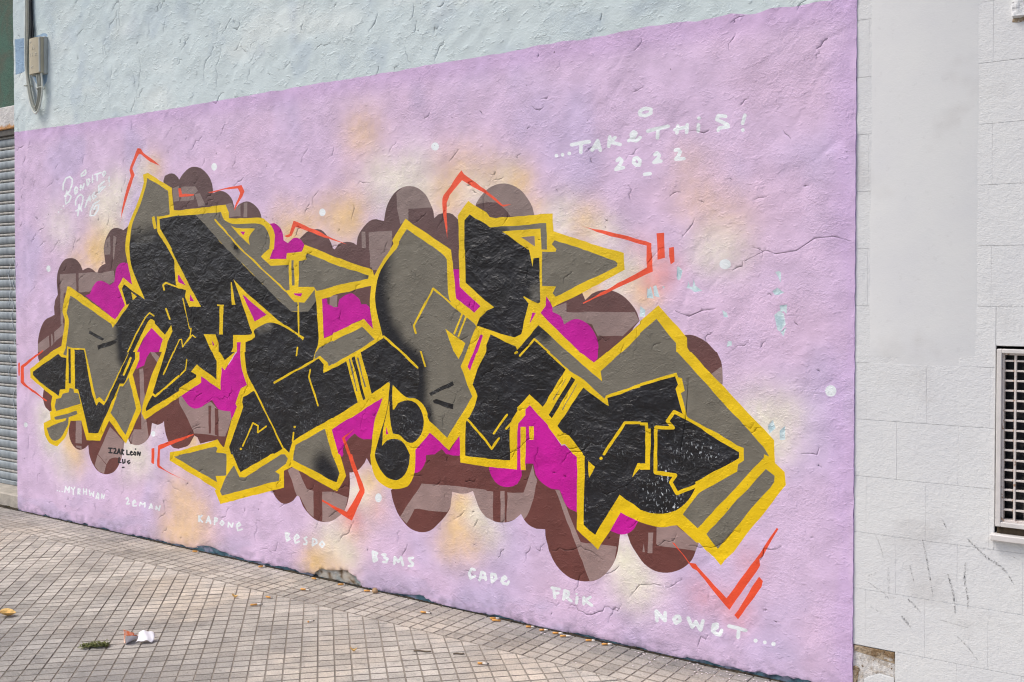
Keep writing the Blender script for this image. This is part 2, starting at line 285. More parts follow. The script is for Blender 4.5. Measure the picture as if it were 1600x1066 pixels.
K;first two letters;-4060,1932 -3877,1947 -3877,1943 -3735,1943 -3458,1736 -3347,1665 -2950,1393 -2824,1394 -2764,1452 -2747,1254 -2772,1185 -2786,1144 -2737,1153 -2710,1132 -2713,1079 -2645,1105 -2645,1104 -2550,1145 -2514,1047 -2471,939 -2646,846 -2652,846 -2943,700 -2969,637 -3006,660 -3088,620 -3114,616 -3356,493 -3423,587 -3435,586 -3451,626 -3333,861 -3341,887 -3333,915 -3238,957 -3258,988 -3304,1060 -3319,1166 -3311,1166 -3311,1220 -3260,1235 -3236,1257 -3260,1261 -3410,1258 -3414,1188 -3430,1162 -3398,1164 -3486,1114 -3528,1159 -3536,1159 -3538,1210 -3562,1257 -3665,1256 -3586,1157 -3590,1157 -3553,1106 -3554,1000 -3726,1080 -3778,1036 -3730,1019 -3735,1005 -3888,933 -3888,918 -4202,777 -4206,793 -4140,878 -4130,908 -4014,1143 -3991,1209 -3950,1267 -3958,1301 -4017,1243 -4112,1307 -4117,1324 -4144,1332 -4167,1326 -4248,1232 -4320,1132 -4306,1133 -4309,1089 -4419,933 -4463,931 -4693,606 -4796,598 -4862,768 -4903,871 -4940,875 -4940,1111 -4946,1126 -4841,1127 -4834,1115 -4796,984 -4756,861 -4731,813 -4708,778 -4680,807 -4629,786 -4594,822 -4368,1125 -4393,1130 -4441,1128 -4440,1268 -4513,1282 -4360,1426 -4389,1418 -4436,1517 -4412,1545 -4210,1452 -4273,1552 -4329,1640 -4352,1722 -4346,1820 -4194,1832 -4074,1846 -4075,1926
K;left of the middle letter;-2299,1268 -2444,1196 -2450,1196 -2377,987 -2259,1057 -2252,1055 -2235,1039 -2153,985 -2086,984 -2068,1069 -2074,1139 -2190,1204 -2196,1204
K;hooked stroke with two rounds;-2254,1060 -2237,1044 -2241,975 -2237,918 -2228,919 -2203,951 -2141,970 -2093,960 -2057,925 -2040,875 -2048,828 -2075,789 -2111,764 -2148,766 -2197,797 -2237,799 -2250,841 -2255,874 -2259,907 -2259,959 -2278,896 -2304,803 -2309,731 -2278,760 -2228,774 -2179,766 -2148,735 -2130,706 -2128,706 -2133,659 -2161,604 -2198,576 -2229,569 -2279,580 -2323,616 -2349,657 -2355,685 -2352,703 -2323,783 -2288,876 -2266,954
K;upper fourth letter;-1763,1860 -1667,1809 -1646,1795 -1576,1771 -1434,1689 -1414,1612 -1409,1649 -1378,1651 -1373,1453 -1391,1444 -1434,1449 -1473,1309 -1510,1293 -1668,1329 -1722,1343 -1705,1379 -1668,1407 -1668,1411 -1623,1428 -1668,1457 -1668,1455 -1786,1542 -1791,1697 -1794,1697 -1794,1834
K;lower fourth letter;-1643,1304 -1503,1252 -1496,1237 -1381,1351 -1353,1329 -1404,1292 -1325,1234 -1241,1159 -1359,988 -1430,1040 -1497,976 -1496,961 -1536,892 -1536,760 -1536,733 -1668,728 -1668,731 -1790,730 -1791,737 -1787,887 -1767,913 -1736,967 -1719,1015 -1747,1067 -1719,1140 -1668,1222 -1668,1251
K;last letter;-1151,1085 -1042,1020 -1026,1013 -1033,1047 -878,1101 -878,1105 -719,1154 -706,1121 -717,1103 -710,1082 -682,996 -661,976 -444,868 -444,845 -629,731 -627,711 -660,653 -702,613 -732,597 -775,584 -832,581 -877,589 -877,591 -972,641 -1092,453 -1149,489 -1143,788 -1155,795 -1150,796 -1223,872 -1253,882 -1282,909
K;slot bar;-2513,1164 -2492,1172 -2419,959 -2435,952
K;slot bar;-1211,1129 -1192,1117 -1311,941 -1327,955
K2;dash;-2009,1012 -1866,1077 -1857,1059 -1997,999
K2;dash;-1985,978 -1964,987 -1860,968 -1863,943 -1979,965
K2;dash;-4777,1255 -4619,1204 -4639,1192 -4788,1233
K2;dash;-4696,1160 -4489,1208 -4495,1181 -4686,1133
K2;dash;-3394,1770 -3362,1759 -3370,1734 -3406,1735
G;;-2533,1156 -2525,1159 -2472,995 -2481,995
G;;-2476,1166 -2465,1166 -2415,1020 -2425,1018
G;;-1231,1130 -1302,1020 -1305,1026
G;;-1180,1103 -1253,981 -1259,981 -1187,1096
Y;over;-4325,1132 -4248,1234 -4170,1327 -4135,1333 -4115,1324 -4110,1307 -4017,1244 -3961,1302 -3948,1267 -3991,1207 -4018,1143 -4073,1141 -4036,1217 -4145,1283 -4225,1215 -4287,1133
Y;over;-3981,1749 -3954,1748 -3901,1679 -3880,1654 -3769,1511 -3686,1414 -3791,1410 -3830,1471 -3819,1508 -3882,1519 -3911,1539 -3924,1640 -3928,1686
Y;over;-4087,1949 -4064,1947 -4056,1874 -3945,1748 -3981,1749 -4083,1858
Y;over;-4136,1947 -4110,1950 -4088,1878 -4115,1873
Y;over;-3665,1256 -3562,1257 -3538,1210 -3536,1159 -3528,1159 -3486,1114 -3488,1057 -3545,1099 -3586,1157 -3594,1157
Y;over;-3412,1257 -3236,1262 -3256,1238 -3311,1220 -3311,1166 -3347,1165 -3346,1222 -3384,1221 -3384,1164 -3430,1162 -3414,1188
Y;over;-3407,1569 -3301,1494 -3027,1334 -2991,1319 -2853,1259 -2864,1243 -2893,1263 -3020,1316 -3110,1333 -3178,1316 -3232,1294 -3244,1283 -3232,1257 -3236,1249 -3260,1238 -3263,1261 -3256,1277 -3271,1298 -3348,1457
Y;over;-3429,1553 -3421,1554 -3392,1427 -3422,1426
Y;over;-3522,1426 -3492,1425 -3499,1258 -3531,1258
Y;over;-3546,1428 -3487,1426 -3487,1418 -3544,1419
Y;over;-4340,1499 -4286,1470 -4326,1448
Y;over;-3425,1870 -3385,1855 -3228,1845 -3263,1817 -3279,1788 -3271,1756 -3361,1817
Y;over;-3126,1729 -3183,1692 -3108,1640 -2970,1644 -2960,1507 -2997,1505 -2924,1444 -2852,1442 -2770,1516 -2784,1522 -2827,1492 -2816,1526 -2895,1522 -2901,1662 -2833,1669 -2844,1692 -2833,1703 -2982,1705 -2988,1675 -3115,1677 -3088,1728
Y;over;-2755,1160 -2734,1164 -2678,1128 -2675,1113 -2645,1125 -2645,1123 -2543,1168 -2538,1153 -2645,1104 -2645,1106 -2710,1078 -2715,1092 -2699,1112 -2741,1147
Y;over;-1907,1324 -1788,1259 -1806,1217 -1829,1183 -1854,1216 -1856,1216
Y;over;-2065,1214 -2053,1212 -2026,1138 -2035,1136
Y;over;-1578,1773 -1376,1780 -1367,1687 -1368,1661 -1409,1649 -1414,1612 -1432,1689 -1440,1689
Y;over;-1465,1477 -1458,1478 -1381,1446 -1391,1439 -1434,1447
Y;over;-878,954 -842,956 -840,931 -828,932 -831,825 -831,761 -877,756 -877,782 -853,785 -853,823 -856,943 -878,942
Y;over;-888,783 -877,784 -877,760 -886,753 -913,720
Y;over;-1125,769 -1092,747 -1121,696
Y;over;-1478,890 -1450,892 -1451,768 -1452,696 -1477,694 -1480,766
Y;over;-1432,896 -1407,898 -1407,837 -1430,835
Y;over;-3854,1461 -3797,1286 -3788,1287 -3844,1462|-3792,1283 -3778,1284 -3778,1290 -3792,1290|-3788,1286 -3789,1284 -3792,1283 -3796,1284 -3797,1286 -3796,1289 -3792,1289 -3789,1289|-3783,1287 -3792,1240 -3782,1240 -3773,1286|-3773,1287 -3774,1285 -3778,1284 -3781,1284 -3783,1287 -3781,1289 -3778,1290 -3774,1289|-3791,1242 -3858,1178 -3850,1175 -3783,1239|-3782,1240 -3783,1238 -3787,1237 -3790,1238 -3792,1240 -3790,1242 -3787,1243 -3783,1242|-3850,1177 -3860,1222 -3870,1221 -3859,1176|-3850,1177 -3851,1175 -3854,1174 -3858,1174 -3859,1177 -3858,1179 -3854,1180 -3851,1179|-3866,1225 -3885,1222 -3884,1216 -3865,1218|-3860,1222 -3862,1219 -3865,1218 -3869,1219 -3870,1221 -3869,1223 -3865,1224 -3862,1224|-3889,1220 -3938,1146 -3929,1144 -3880,1218|-3880,1219 -3881,1217 -3885,1216 -3888,1217 -3890,1219 -3888,1221 -3885,1222 -3881,1221|-3844,1461 -3846,1459 -3849,1458 -3852,1459 -3854,1461 -3852,1463 -3849,1464 -3846,1463|-3928,1146 -3930,1143 -3933,1142 -3937,1143 -3938,1145 -3937,1147 -3933,1148 -3930,1148|-3851,1175 -3763,1247 -3771,1251 -3858,1179|-3770,1246 -3742,1233 -3736,1238 -3764,1252|-3762,1249 -3764,1247 -3767,1246 -3770,1247 -3772,1249 -3770,1251 -3767,1252 -3764,1251|-3850,1177 -3851,1175 -3854,1174 -3858,1174 -3859,1177 -3858,1179 -3854,1180 -3851,1179|-3734,1236 -3735,1234 -3739,1233 -3742,1234 -3743,1236 -3742,1238 -3739,1239 -3735,1238
Y;over;-4015,1512 -4024,1540 -4041,1538 -4032,1510|-4027,1535 -4000,1549 -4010,1558 -4038,1543|-4024,1539 -4026,1536 -4032,1534 -4038,1536 -4041,1539 -4038,1543 -4032,1545 -4026,1543|-4008,1548 -3885,1518 -3879,1528 -4002,1558|-3997,1553 -3999,1550 -4005,1548 -4011,1550 -4013,1553 -4011,1557 -4005,1559 -3999,1557|-4015,1511 -4018,1507 -4024,1506 -4029,1507 -4032,1511 -4029,1514 -4023,1516 -4018,1514|-3874,1523 -3876,1519 -3882,1518 -3887,1519 -3890,1523 -3887,1527 -3882,1528 -3876,1527|-4015,1396 -3979,1336 -3964,1340 -3999,1400|-3999,1398 -4001,1395 -4007,1393 -4012,1394 -4015,1398 -4012,1402 -4007,1403 -4001,1402|-3963,1338 -3966,1334 -3971,1333 -3977,1334 -3979,1338 -3977,1341 -3971,1343 -3966,1341
Y;over;-4372,1129 -4290,1241 -4301,1244 -4384,1132|-4290,1240 -4194,1347 -4205,1351 -4301,1244|-4289,1242 -4291,1239 -4295,1238 -4300,1239 -4302,1242 -4300,1245 -4295,1246 -4291,1245|-4195,1346 -4158,1370 -4167,1375 -4204,1351|-4194,1349 -4196,1346 -4200,1345 -4204,1346 -4206,1349 -4204,1351 -4200,1353 -4195,1351|-4166,1369 -4125,1351 -4117,1358 -4159,1376|-4156,1372 -4158,1370 -4162,1369 -4167,1370 -4168,1372 -4167,1375 -4162,1376 -4158,1375|-4372,1131 -4374,1128 -4378,1127 -4382,1128 -4384,1130 -4382,1133 -4378,1134 -4374,1133|-4115,1355 -4117,1352 -4121,1351 -4125,1352 -4127,1354 -4125,1357 -4121,1358 -4117,1357|-3943,1147 -4039,1009 -4028,1006 -3932,1144|-3932,1145 -3934,1143 -3938,1142 -3942,1143 -3943,1145 -3942,1148 -3938,1149 -3934,1148|-4028,1008 -4029,1005 -4033,1004 -4037,1005 -4039,1007 -4037,1010 -4033,1011 -4029,1010|-3883,1002 -3825,1043 -3834,1048 -3891,1007|-3824,1045 -3812,1105 -3823,1106 -3835,1045|-3824,1045 -3825,1043 -3830,1042 -3834,1042 -3835,1045 -3833,1048 -3829,1049 -3825,1048|-3881,1005 -3883,1003 -3887,1001 -3891,1002 -3892,1005 -3891,1007 -3887,1008 -3883,1008|-3812,1106 -3814,1103 -3818,1102 -3822,1103 -3823,1105 -3821,1108 -3818,1109 -3814,1108
Y;over;-4142,879 -4119,868 -4106,878 -4129,889|-4106,869 -3881,1002 -3893,1010 -4119,877|-4103,874 -4106,869 -4112,867 -4119,868 -4122,873 -4119,877 -4112,879 -4106,878|-4126,885 -4129,881 -4135,879 -4142,880 -4145,884 -4142,888 -4135,890 -4129,889|-3878,1006 -3880,1002 -3887,1000 -3893,1002 -3896,1006 -3893,1010 -3887,1012 -3880,1010|-4359,1097 -4431,990 -4412,986 -4340,1093|-4340,1095 -4343,1091 -4350,1089 -4357,1090 -4359,1094 -4357,1099 -4350,1101 -4343,1099|-4412,988 -4415,984 -4422,982 -4429,983 -4431,987 -4429,992 -4421,994 -4414,992
Y;over;-3564,1905 -3343,1731 -3334,1736 -3554,1911|-3343,1731 -2994,1498 -2985,1503 -3334,1737|-3332,1733 -3334,1731 -3338,1729 -3343,1731 -3344,1734 -3343,1737 -3338,1738 -3334,1736|-3552,1908 -3554,1905 -3559,1904 -3563,1905 -3565,1908 -3563,1911 -3559,1912 -3554,1911|-2984,1500 -2985,1498 -2989,1497 -2993,1498 -2995,1500 -2993,1503 -2989,1504 -2985,1503|-2905,1441 -2898,1262 -2887,1263 -2893,1441|-2893,1441 -2895,1438 -2899,1437 -2903,1438 -2904,1441 -2903,1444 -2899,1445 -2895,1444|-2887,1263 -2889,1260 -2893,1259 -2897,1260 -2898,1263 -2897,1265 -2893,1267 -2889,1266|-2910,1204 -2917,1161 -2906,1160 -2898,1203|-2898,1204 -2900,1201 -2904,1200 -2908,1201 -2909,1204 -2908,1206 -2904,1208 -2900,1207|-2906,1161 -2907,1158 -2911,1157 -2915,1158 -2917,1160 -2915,1163 -2911,1165 -2907,1164
Y;over;-3267,986 -3004,632 -2993,637 -3256,990|-3256,988 -3257,985 -3262,984 -3266,985 -3268,988 -3266,991 -3262,992 -3257,991|-2993,635 -2995,632 -2999,631 -3003,631 -3004,634 -3003,637 -2998,639 -2994,638|-2941,748 -2949,701 -2937,701 -2930,748|-2930,749 -2932,746 -2936,744 -2939,745 -2941,748 -2939,751 -2935,752 -2932,751|-2937,702 -2939,699 -2943,697 -2947,698 -2949,701 -2947,704 -2943,705 -2939,705|-2813,1091 -2824,1052 -2813,1051 -2802,1089|-2824,1050 -2758,902 -2747,905 -2813,1053|-2813,1052 -2815,1049 -2819,1048 -2823,1049 -2824,1051 -2823,1054 -2819,1056 -2815,1055|-2802,1090 -2804,1087 -2808,1086 -2812,1087 -2813,1090 -2812,1093 -2808,1094 -2804,1093|-2747,904 -2749,901 -2753,900 -2756,901 -2758,903 -2756,906 -2752,908 -2749,907|-3333,640 -3250,775 -3261,777 -3345,643|-3258,772 -3216,759 -3210,767 -3252,780|-3249,776 -3251,773 -3255,772 -3260,773 -3261,776 -3260,779 -3255,780 -3251,779|-3219,763 -3223,726 -3211,726 -3207,763|-3207,764 -3209,761 -3213,759 -3217,760 -3219,763 -3217,766 -3213,767 -3208,767|-3213,723 -3144,762 -3151,769 -3220,729|-3211,726 -3213,723 -3217,722 -3221,723 -3223,725 -3221,729 -3217,730 -3213,729|-3333,642 -3334,639 -3339,637 -3343,638 -3345,641 -3343,644 -3339,645 -3334,645|-3142,766 -3144,763 -3148,762 -3152,762 -3153,765 -3152,768 -3148,770 -3143,769|-3345,625 -3347,621 -3352,618 -3358,617 -3362,619 -3364,623 -3362,627 -3358,630 -3352,630 -3347,628|-2919,779 -2921,776 -2925,773 -2931,773 -2935,775 -2937,778 -2935,782 -2931,784 -2925,785 -2921,783
Y;over;-3078,1003 -2734,1155 -2741,1164 -3086,1012|-3074,1008 -3076,1004 -3082,1002 -3087,1004 -3089,1007 -3087,1011 -3082,1013 -3076,1012|-2730,1160 -2732,1156 -2737,1155 -2742,1156 -2744,1160 -2742,1163 -2737,1165 -2732,1164
Y;over;-2300,1274 -2185,1201 -2176,1209 -2291,1282|-2185,1201 -2085,1128 -2076,1135 -2176,1208|-2174,1205 -2176,1201 -2180,1200 -2185,1201 -2187,1205 -2185,1208 -2180,1210 -2176,1208|-2289,1278 -2291,1274 -2296,1273 -2300,1274 -2302,1278 -2300,1281 -2296,1283 -2291,1281|-2074,1132 -2076,1128 -2080,1126 -2084,1128 -2086,1131 -2084,1134 -2080,1136 -2076,1135|-1811,1400 -1858,1304 -1847,1301 -1800,1397|-1800,1398 -1802,1395 -1806,1394 -1810,1395 -1811,1398 -1810,1401 -1806,1403 -1802,1402|-1846,1303 -1848,1299 -1852,1298 -1856,1299 -1858,1302 -1856,1306 -1852,1307 -1848,1306|-1790,1384 -1834,1291 -1823,1288 -1779,1381|-1779,1383 -1781,1380 -1785,1378 -1789,1379 -1791,1383 -1789,1386 -1785,1387 -1781,1386|-1823,1290 -1824,1286 -1828,1285 -1833,1286 -1834,1289 -1833,1293 -1828,1294 -1824,1293|-1987,1518 -2106,1336 -2095,1332 -1976,1513|-2107,1333 -2095,1298 -2083,1301 -2095,1335|-2094,1334 -2096,1331 -2101,1329 -2105,1330 -2107,1334 -2105,1337 -2101,1339 -2096,1338|-1975,1516 -1977,1512 -1981,1511 -1985,1512 -1987,1516 -1985,1519 -1981,1520 -1977,1519|-2083,1299 -2084,1296 -2089,1294 -2093,1296 -2095,1299 -2093,1303 -2089,1304 -2084,1303|-1985,1512 -1815,1399 -1807,1406 -1977,1519|-1975,1516 -1977,1512 -1981,1511 -1985,1512 -1987,1516 -1985,1519 -1981,1520 -1977,1519|-1806,1403 -1807,1399 -1811,1398 -1815,1399 -1817,1403 -1815,1406 -1811,1407 -1807,1406
Y;over;-1791,904 -1672,805 -1664,812 -1782,911|-1781,908 -1782,904 -1787,903 -1791,904 -1792,907 -1791,910 -1787,912 -1782,911|-1662,809 -1664,806 -1668,804 -1672,805 -1674,808 -1672,812 -1668,813 -1664,812|-1673,803 -1643,773 -1633,779 -1663,810|-1633,774 -1593,826 -1602,830 -1643,778|-1632,776 -1634,773 -1638,771 -1642,772 -1644,775 -1642,779 -1638,781 -1634,779|-1662,807 -1664,804 -1668,802 -1672,803 -1674,806 -1672,809 -1668,811 -1664,810|-1592,828 -1594,825 -1597,823 -1601,824 -1603,828 -1601,831 -1597,833 -1594,832|-1622,845 -1547,937 -1557,942 -1632,850|-1622,848 -1623,845 -1627,843 -1631,844 -1633,847 -1631,851 -1627,852 -1623,851|-1547,940 -1548,936 -1552,935 -1556,936 -1557,939 -1556,942 -1552,944 -1548,943|-1553,872 -1524,901 -1532,907 -1562,878|-1552,876 -1553,872 -1557,871 -1561,872 -1563,875 -1561,878 -1557,880 -1553,879|-1523,904 -1524,901 -1528,899 -1532,900 -1534,903 -1532,907 -1528,908 -1524,907|-1477,1208 -1459,1226 -1467,1232 -1485,1214|-1476,1211 -1477,1208 -1481,1207 -1485,1208 -1486,1211 -1485,1214 -1481,1216 -1477,1214|-1457,1229 -1459,1226 -1463,1225 -1467,1226 -1468,1229 -1467,1232 -1463,1234 -1459,1232|-1459,1226 -1399,1286 -1408,1291 -1467,1232|-1407,1285 -1329,1230 -1322,1237 -1400,1292|-1398,1289 -1400,1286 -1404,1284 -1407,1285 -1409,1288 -1407,1292 -1404,1293 -1400,1292|-1457,1229 -1459,1226 -1463,1225 -1467,1226 -1468,1229 -1467,1232 -1463,1234 -1459,1232|-1320,1234 -1321,1231 -1325,1229 -1329,1231 -1330,1234 -1329,1237 -1325,1238 -1321,1237|-1336,1230 -1233,1154 -1226,1161 -1329,1237|-1327,1234 -1329,1231 -1333,1229 -1336,1230 -1338,1233 -1336,1236 -1333,1238 -1329,1237|-1224,1157 -1226,1154 -1229,1153 -1233,1154 -1234,1157 -1233,1160 -1229,1161 -1226,1160|-1504,1217 -1493,1224 -1500,1232 -1510,1225|-1502,1221 -1503,1218 -1507,1217 -1511,1218 -1512,1221 -1511,1224 -1507,1226 -1503,1224|-1491,1228 -1493,1225 -1497,1223 -1500,1225 -1502,1228 -1500,1231 -1497,1232 -1493,1231
Y;over;-878,958 -950,953 -950,942 -878,947|-955,950 -1054,808 -1043,802 -944,945|-943,948 -945,944 -950,942 -954,943 -956,947 -954,951 -950,953 -945,952|-872,953 -874,949 -878,947 -882,948 -884,952 -882,956 -878,958 -874,957|-1042,806 -1044,802 -1048,800 -1053,801 -1055,804 -1053,809 -1048,811 -1044,809
Y;over;-662,992 -719,1016 -727,1003 -669,979|-729,1013 -759,973 -746,965 -716,1006|-715,1010 -717,1005 -723,1003 -728,1004 -731,1009 -728,1014 -723,1017 -717,1015|-759,964 -733,938 -721,948 -747,974|-745,970 -747,964 -753,962 -758,964 -761,968 -758,974 -753,976 -747,974|-727,950 -805,947 -805,932 -727,936|-719,944 -721,939 -727,936 -732,938 -735,943 -732,948 -727,950 -722,949|-813,939 -815,827 -799,828 -797,940|-797,940 -799,935 -805,932 -810,934 -813,939 -810,944 -805,946 -799,945|-815,826 -815,751 -798,752 -799,828|-799,828 -801,823 -807,820 -812,822 -815,826 -812,832 -807,834 -801,833|-808,744 -717,742 -715,757 -805,759|-799,752 -801,747 -806,744 -812,746 -814,751 -812,756 -807,759 -801,757|-722,753 -743,722 -730,716 -709,746|-708,750 -710,745 -716,743 -721,744 -723,749 -721,754 -716,757 -710,755|-744,715 -716,671 -702,680 -730,723|-729,720 -731,715 -737,712 -742,713 -745,718 -742,723 -737,726 -731,725|-706,669 -615,714 -621,726 -712,682|-701,676 -703,671 -709,668 -714,670 -717,675 -714,680 -709,683 -703,681|-658,986 -660,981 -665,978 -671,980 -673,985 -671,990 -665,992 -660,990|-611,721 -613,716 -618,713 -624,715 -626,719 -624,724 -618,727 -613,725
Y;over;-1054,787 -1056,783 -1060,780 -1065,779 -1069,781 -1071,786 -1069,790 -1065,793 -1060,794 -1056,791
G;;-2948,1667 -2930,1667 -2926,1533 -2945,1533
B;window in the second letter;-2722,1462 -2643,1475 -2643,1481 -2378,1529 -2384,1480 -2385,1422 -2366,1313 -2427,1363 -2644,1286 -2644,1279 -2709,1257
T;;-2643,1480 -2609,1482 -2613,1420 -2643,1420 -2667,1420 -2666,1470
M;;-2643,1420 -2609,1421 -2596,1460 -2555,1482 -2509,1492 -2476,1475 -2456,1461 -2443,1436 -2410,1437 -2388,1422 -2366,1313 -2427,1363 -2644,1286 -2644,1279 -2709,1257 -2722,1462 -2687,1465 -2680,1435 -2643,1425
M;small;-3893,1603 -3881,1592 -3881,1598 -3822,1536 -3881,1553 -3891,1561
M;small;-3782,1485 -3748,1444 -3788,1446
M;small;-3332,1483 -3140,1374 -3236,1336
M;small;-3349,1833 -3306,1831 -3323,1812
M;small;-2931,1492 -2866,1492 -2877,1474 -2924,1482
M;small;-2280,829 -2267,794 -2283,791
M;small;-1700,1302 -1686,1298 -1717,1220 -1725,1211 -1761,1131 -1775,1149 -1739,1220
M;small;-1414,1407 -1396,1405 -1429,1355
M;small;-3594,1223 -3573,1199 -3576,1191 -3587,1199
T;;-1476,1744 -1404,1748 -1401,1701
R;bent mark at the far left top;-4268,2369 -4235,2363 -4212,2336 -4124,2289 -4052,2246 -4143,2276 -4235,2329 -4254,2333 -4322,2248 -4298,2209 -4362,2101 -4431,1964 -4443,1923 -4431,1999 -4371,2149 -4336,2205 -4350,2241 -4340,2264
R;short mark over the second letter;-3884,2103 -3863,2105 -3850,2068 -3742,2062 -3746,2054 -3859,2051 -3876,2052
R;corner mark above the second letter;-3620,2066 -3407,2086 -3336,2090 -3312,2054 -3392,1952 -3396,1963 -3348,2046 -3367,2073 -3472,2074 -3595,2059
R;corner mark over the brown bubble;-2929,1877 -2779,1826 -2642,1774 -2541,1740 -2642,1765 -2914,1844 -2944,1799 -2980,1790 -3002,1798 -2962,1807
R;pointed mark above the middle letter;-1811,2068 -1796,2049 -1727,2005 -1667,1966 -1667,1964 -1576,1895 -1528,1895 -1570,1886 -1586,1892 -1667,1948 -1749,1988 -1808,2021 -1833,1998 -1899,1920 -1896,1748 -1919,1858 -1925,1940 -1899,1975
R;large bracket right of the fourth letter;-1166,1785 -1062,1763 -853,1709 -828,1700 -821,1583 -988,1515 -1151,1448 -1154,1452 -1038,1507 -848,1601 -850,1691 -988,1728 -1086,1755
R;thick upright bar right of the bracket;-805,1740 -770,1742 -766,1639 -800,1631
R;thin upright bar right of the bracket;-748,1679 -727,1683 -723,1622 -740,1611
R;bracket at the left tip;-5308,1112 -5299,1105 -5536,987 -5538,888 -5511,870 -5262,778 -5271,770 -5551,866 -5580,881 -5578,990 -5562,1000
R;thin bar at the left wall edge;-5611,1008 -5598,1021 -5586,1009 -5593,925 -5606,924
R;small upright bar left of the lower bracket;-4154,555 -4126,561 -4129,465 -4141,464 -4156,471
R;open bracket round the lower left tip;-4093,578 -4070,587 -3764,674 -3755,670 -4071,557 -4076,461 -4026,440 -3823,392 -4086,446 -4099,456
R;zigzag mark under the hooked stroke;-2582,749 -2495,803 -2562,751 -2522,670 -2512,671 -2427,499 -2427,484 -2513,331 -2580,353 -2648,379 -2724,405 -2724,415 -2648,394 -2547,372 -2460,495 -2539,668 -2542,668
R;large tick under the last letter;-730,472 -719,470 -653,400 -626,400 -617,389 -494,282 -378,451 -360,478 -366,467 -318,548 -290,591 -284,586 -314,533 -347,470 -360,458 -356,434 -481,238 -498,251 -621,373 -640,379 -663,406
R;short bar beside the large tick;-360,390 -352,382 -350,352 -445,207 -461,221
W;dot|far left edge;-5205,1651 -5207,1642 -5214,1634 -5224,1630 -5235,1630 -5245,1635 -5252,1642 -5254,1652 -5252,1662 -5245,1669 -5235,1673 -5224,1673 -5214,1669 -5207,1661
W;dot|above the second letter;-3541,2205 -3544,2196 -3551,2189 -3561,2185 -3572,2186 -3582,2191 -3588,2199 -3591,2208 -3588,2218 -3581,2225 -3571,2228 -3560,2227 -3550,2223 -3544,2215
W;dot|left of the middle bubbles;-2693,1910 -2695,1902 -2702,1895 -2711,1892 -2721,1892 -2731,1896 -2737,1904 -2739,1912 -2737,1921 -2731,1928 -2721,1931 -2711,1931 -2702,1926 -2695,1919
W;dot|top centre;-1944,2190 -1947,2181 -1953,2175 -1962,2172 -1973,2173 -1982,2177 -1989,2185 -1991,2193 -1989,2202 -1982,2208 -1973,2211 -1962,2210 -1953,2206 -1947,2198
W;dot|under the hooked stroke;-2310,472 -2313,461 -2319,453 -2328,447 -2338,446 -2346,449 -2353,457 -2355,466 -2352,477 -2346,486 -2337,491 -2327,492 -2319,489 -2313,481
W;dot|right of the red bars;-481,1608 -483,1599 -490,1592 -500,1589 -510,1589 -520,1593 -527,1600 -529,1609 -527,1618 -520,1625 -510,1628 -500,1628 -490,1624 -483,1617
W;dot|by the right edge of the wall;-66,1131 -68,1122 -73,1114 -82,1109 -91,1109 -100,1112 -106,1120 -108,1129 -106,1138 -100,1146 -92,1151 -82,1151 -74,1148 -68,1140
W;dot|bottom left corner;-5503,597 -5505,589 -5510,583 -5518,579 -5527,578 -5535,581 -5540,587 -5542,594 -5540,602 -5535,608 -5527,612 -5518,613 -5510,610 -5505,605
W;dot|above the black signature;-4117,647 -4120,639 -4125,633 -4133,629 -4142,628 -4150,631 -4155,637 -4157,644 -4155,652 -4149,658 -4141,662 -4133,663 -4125,660 -4119,654
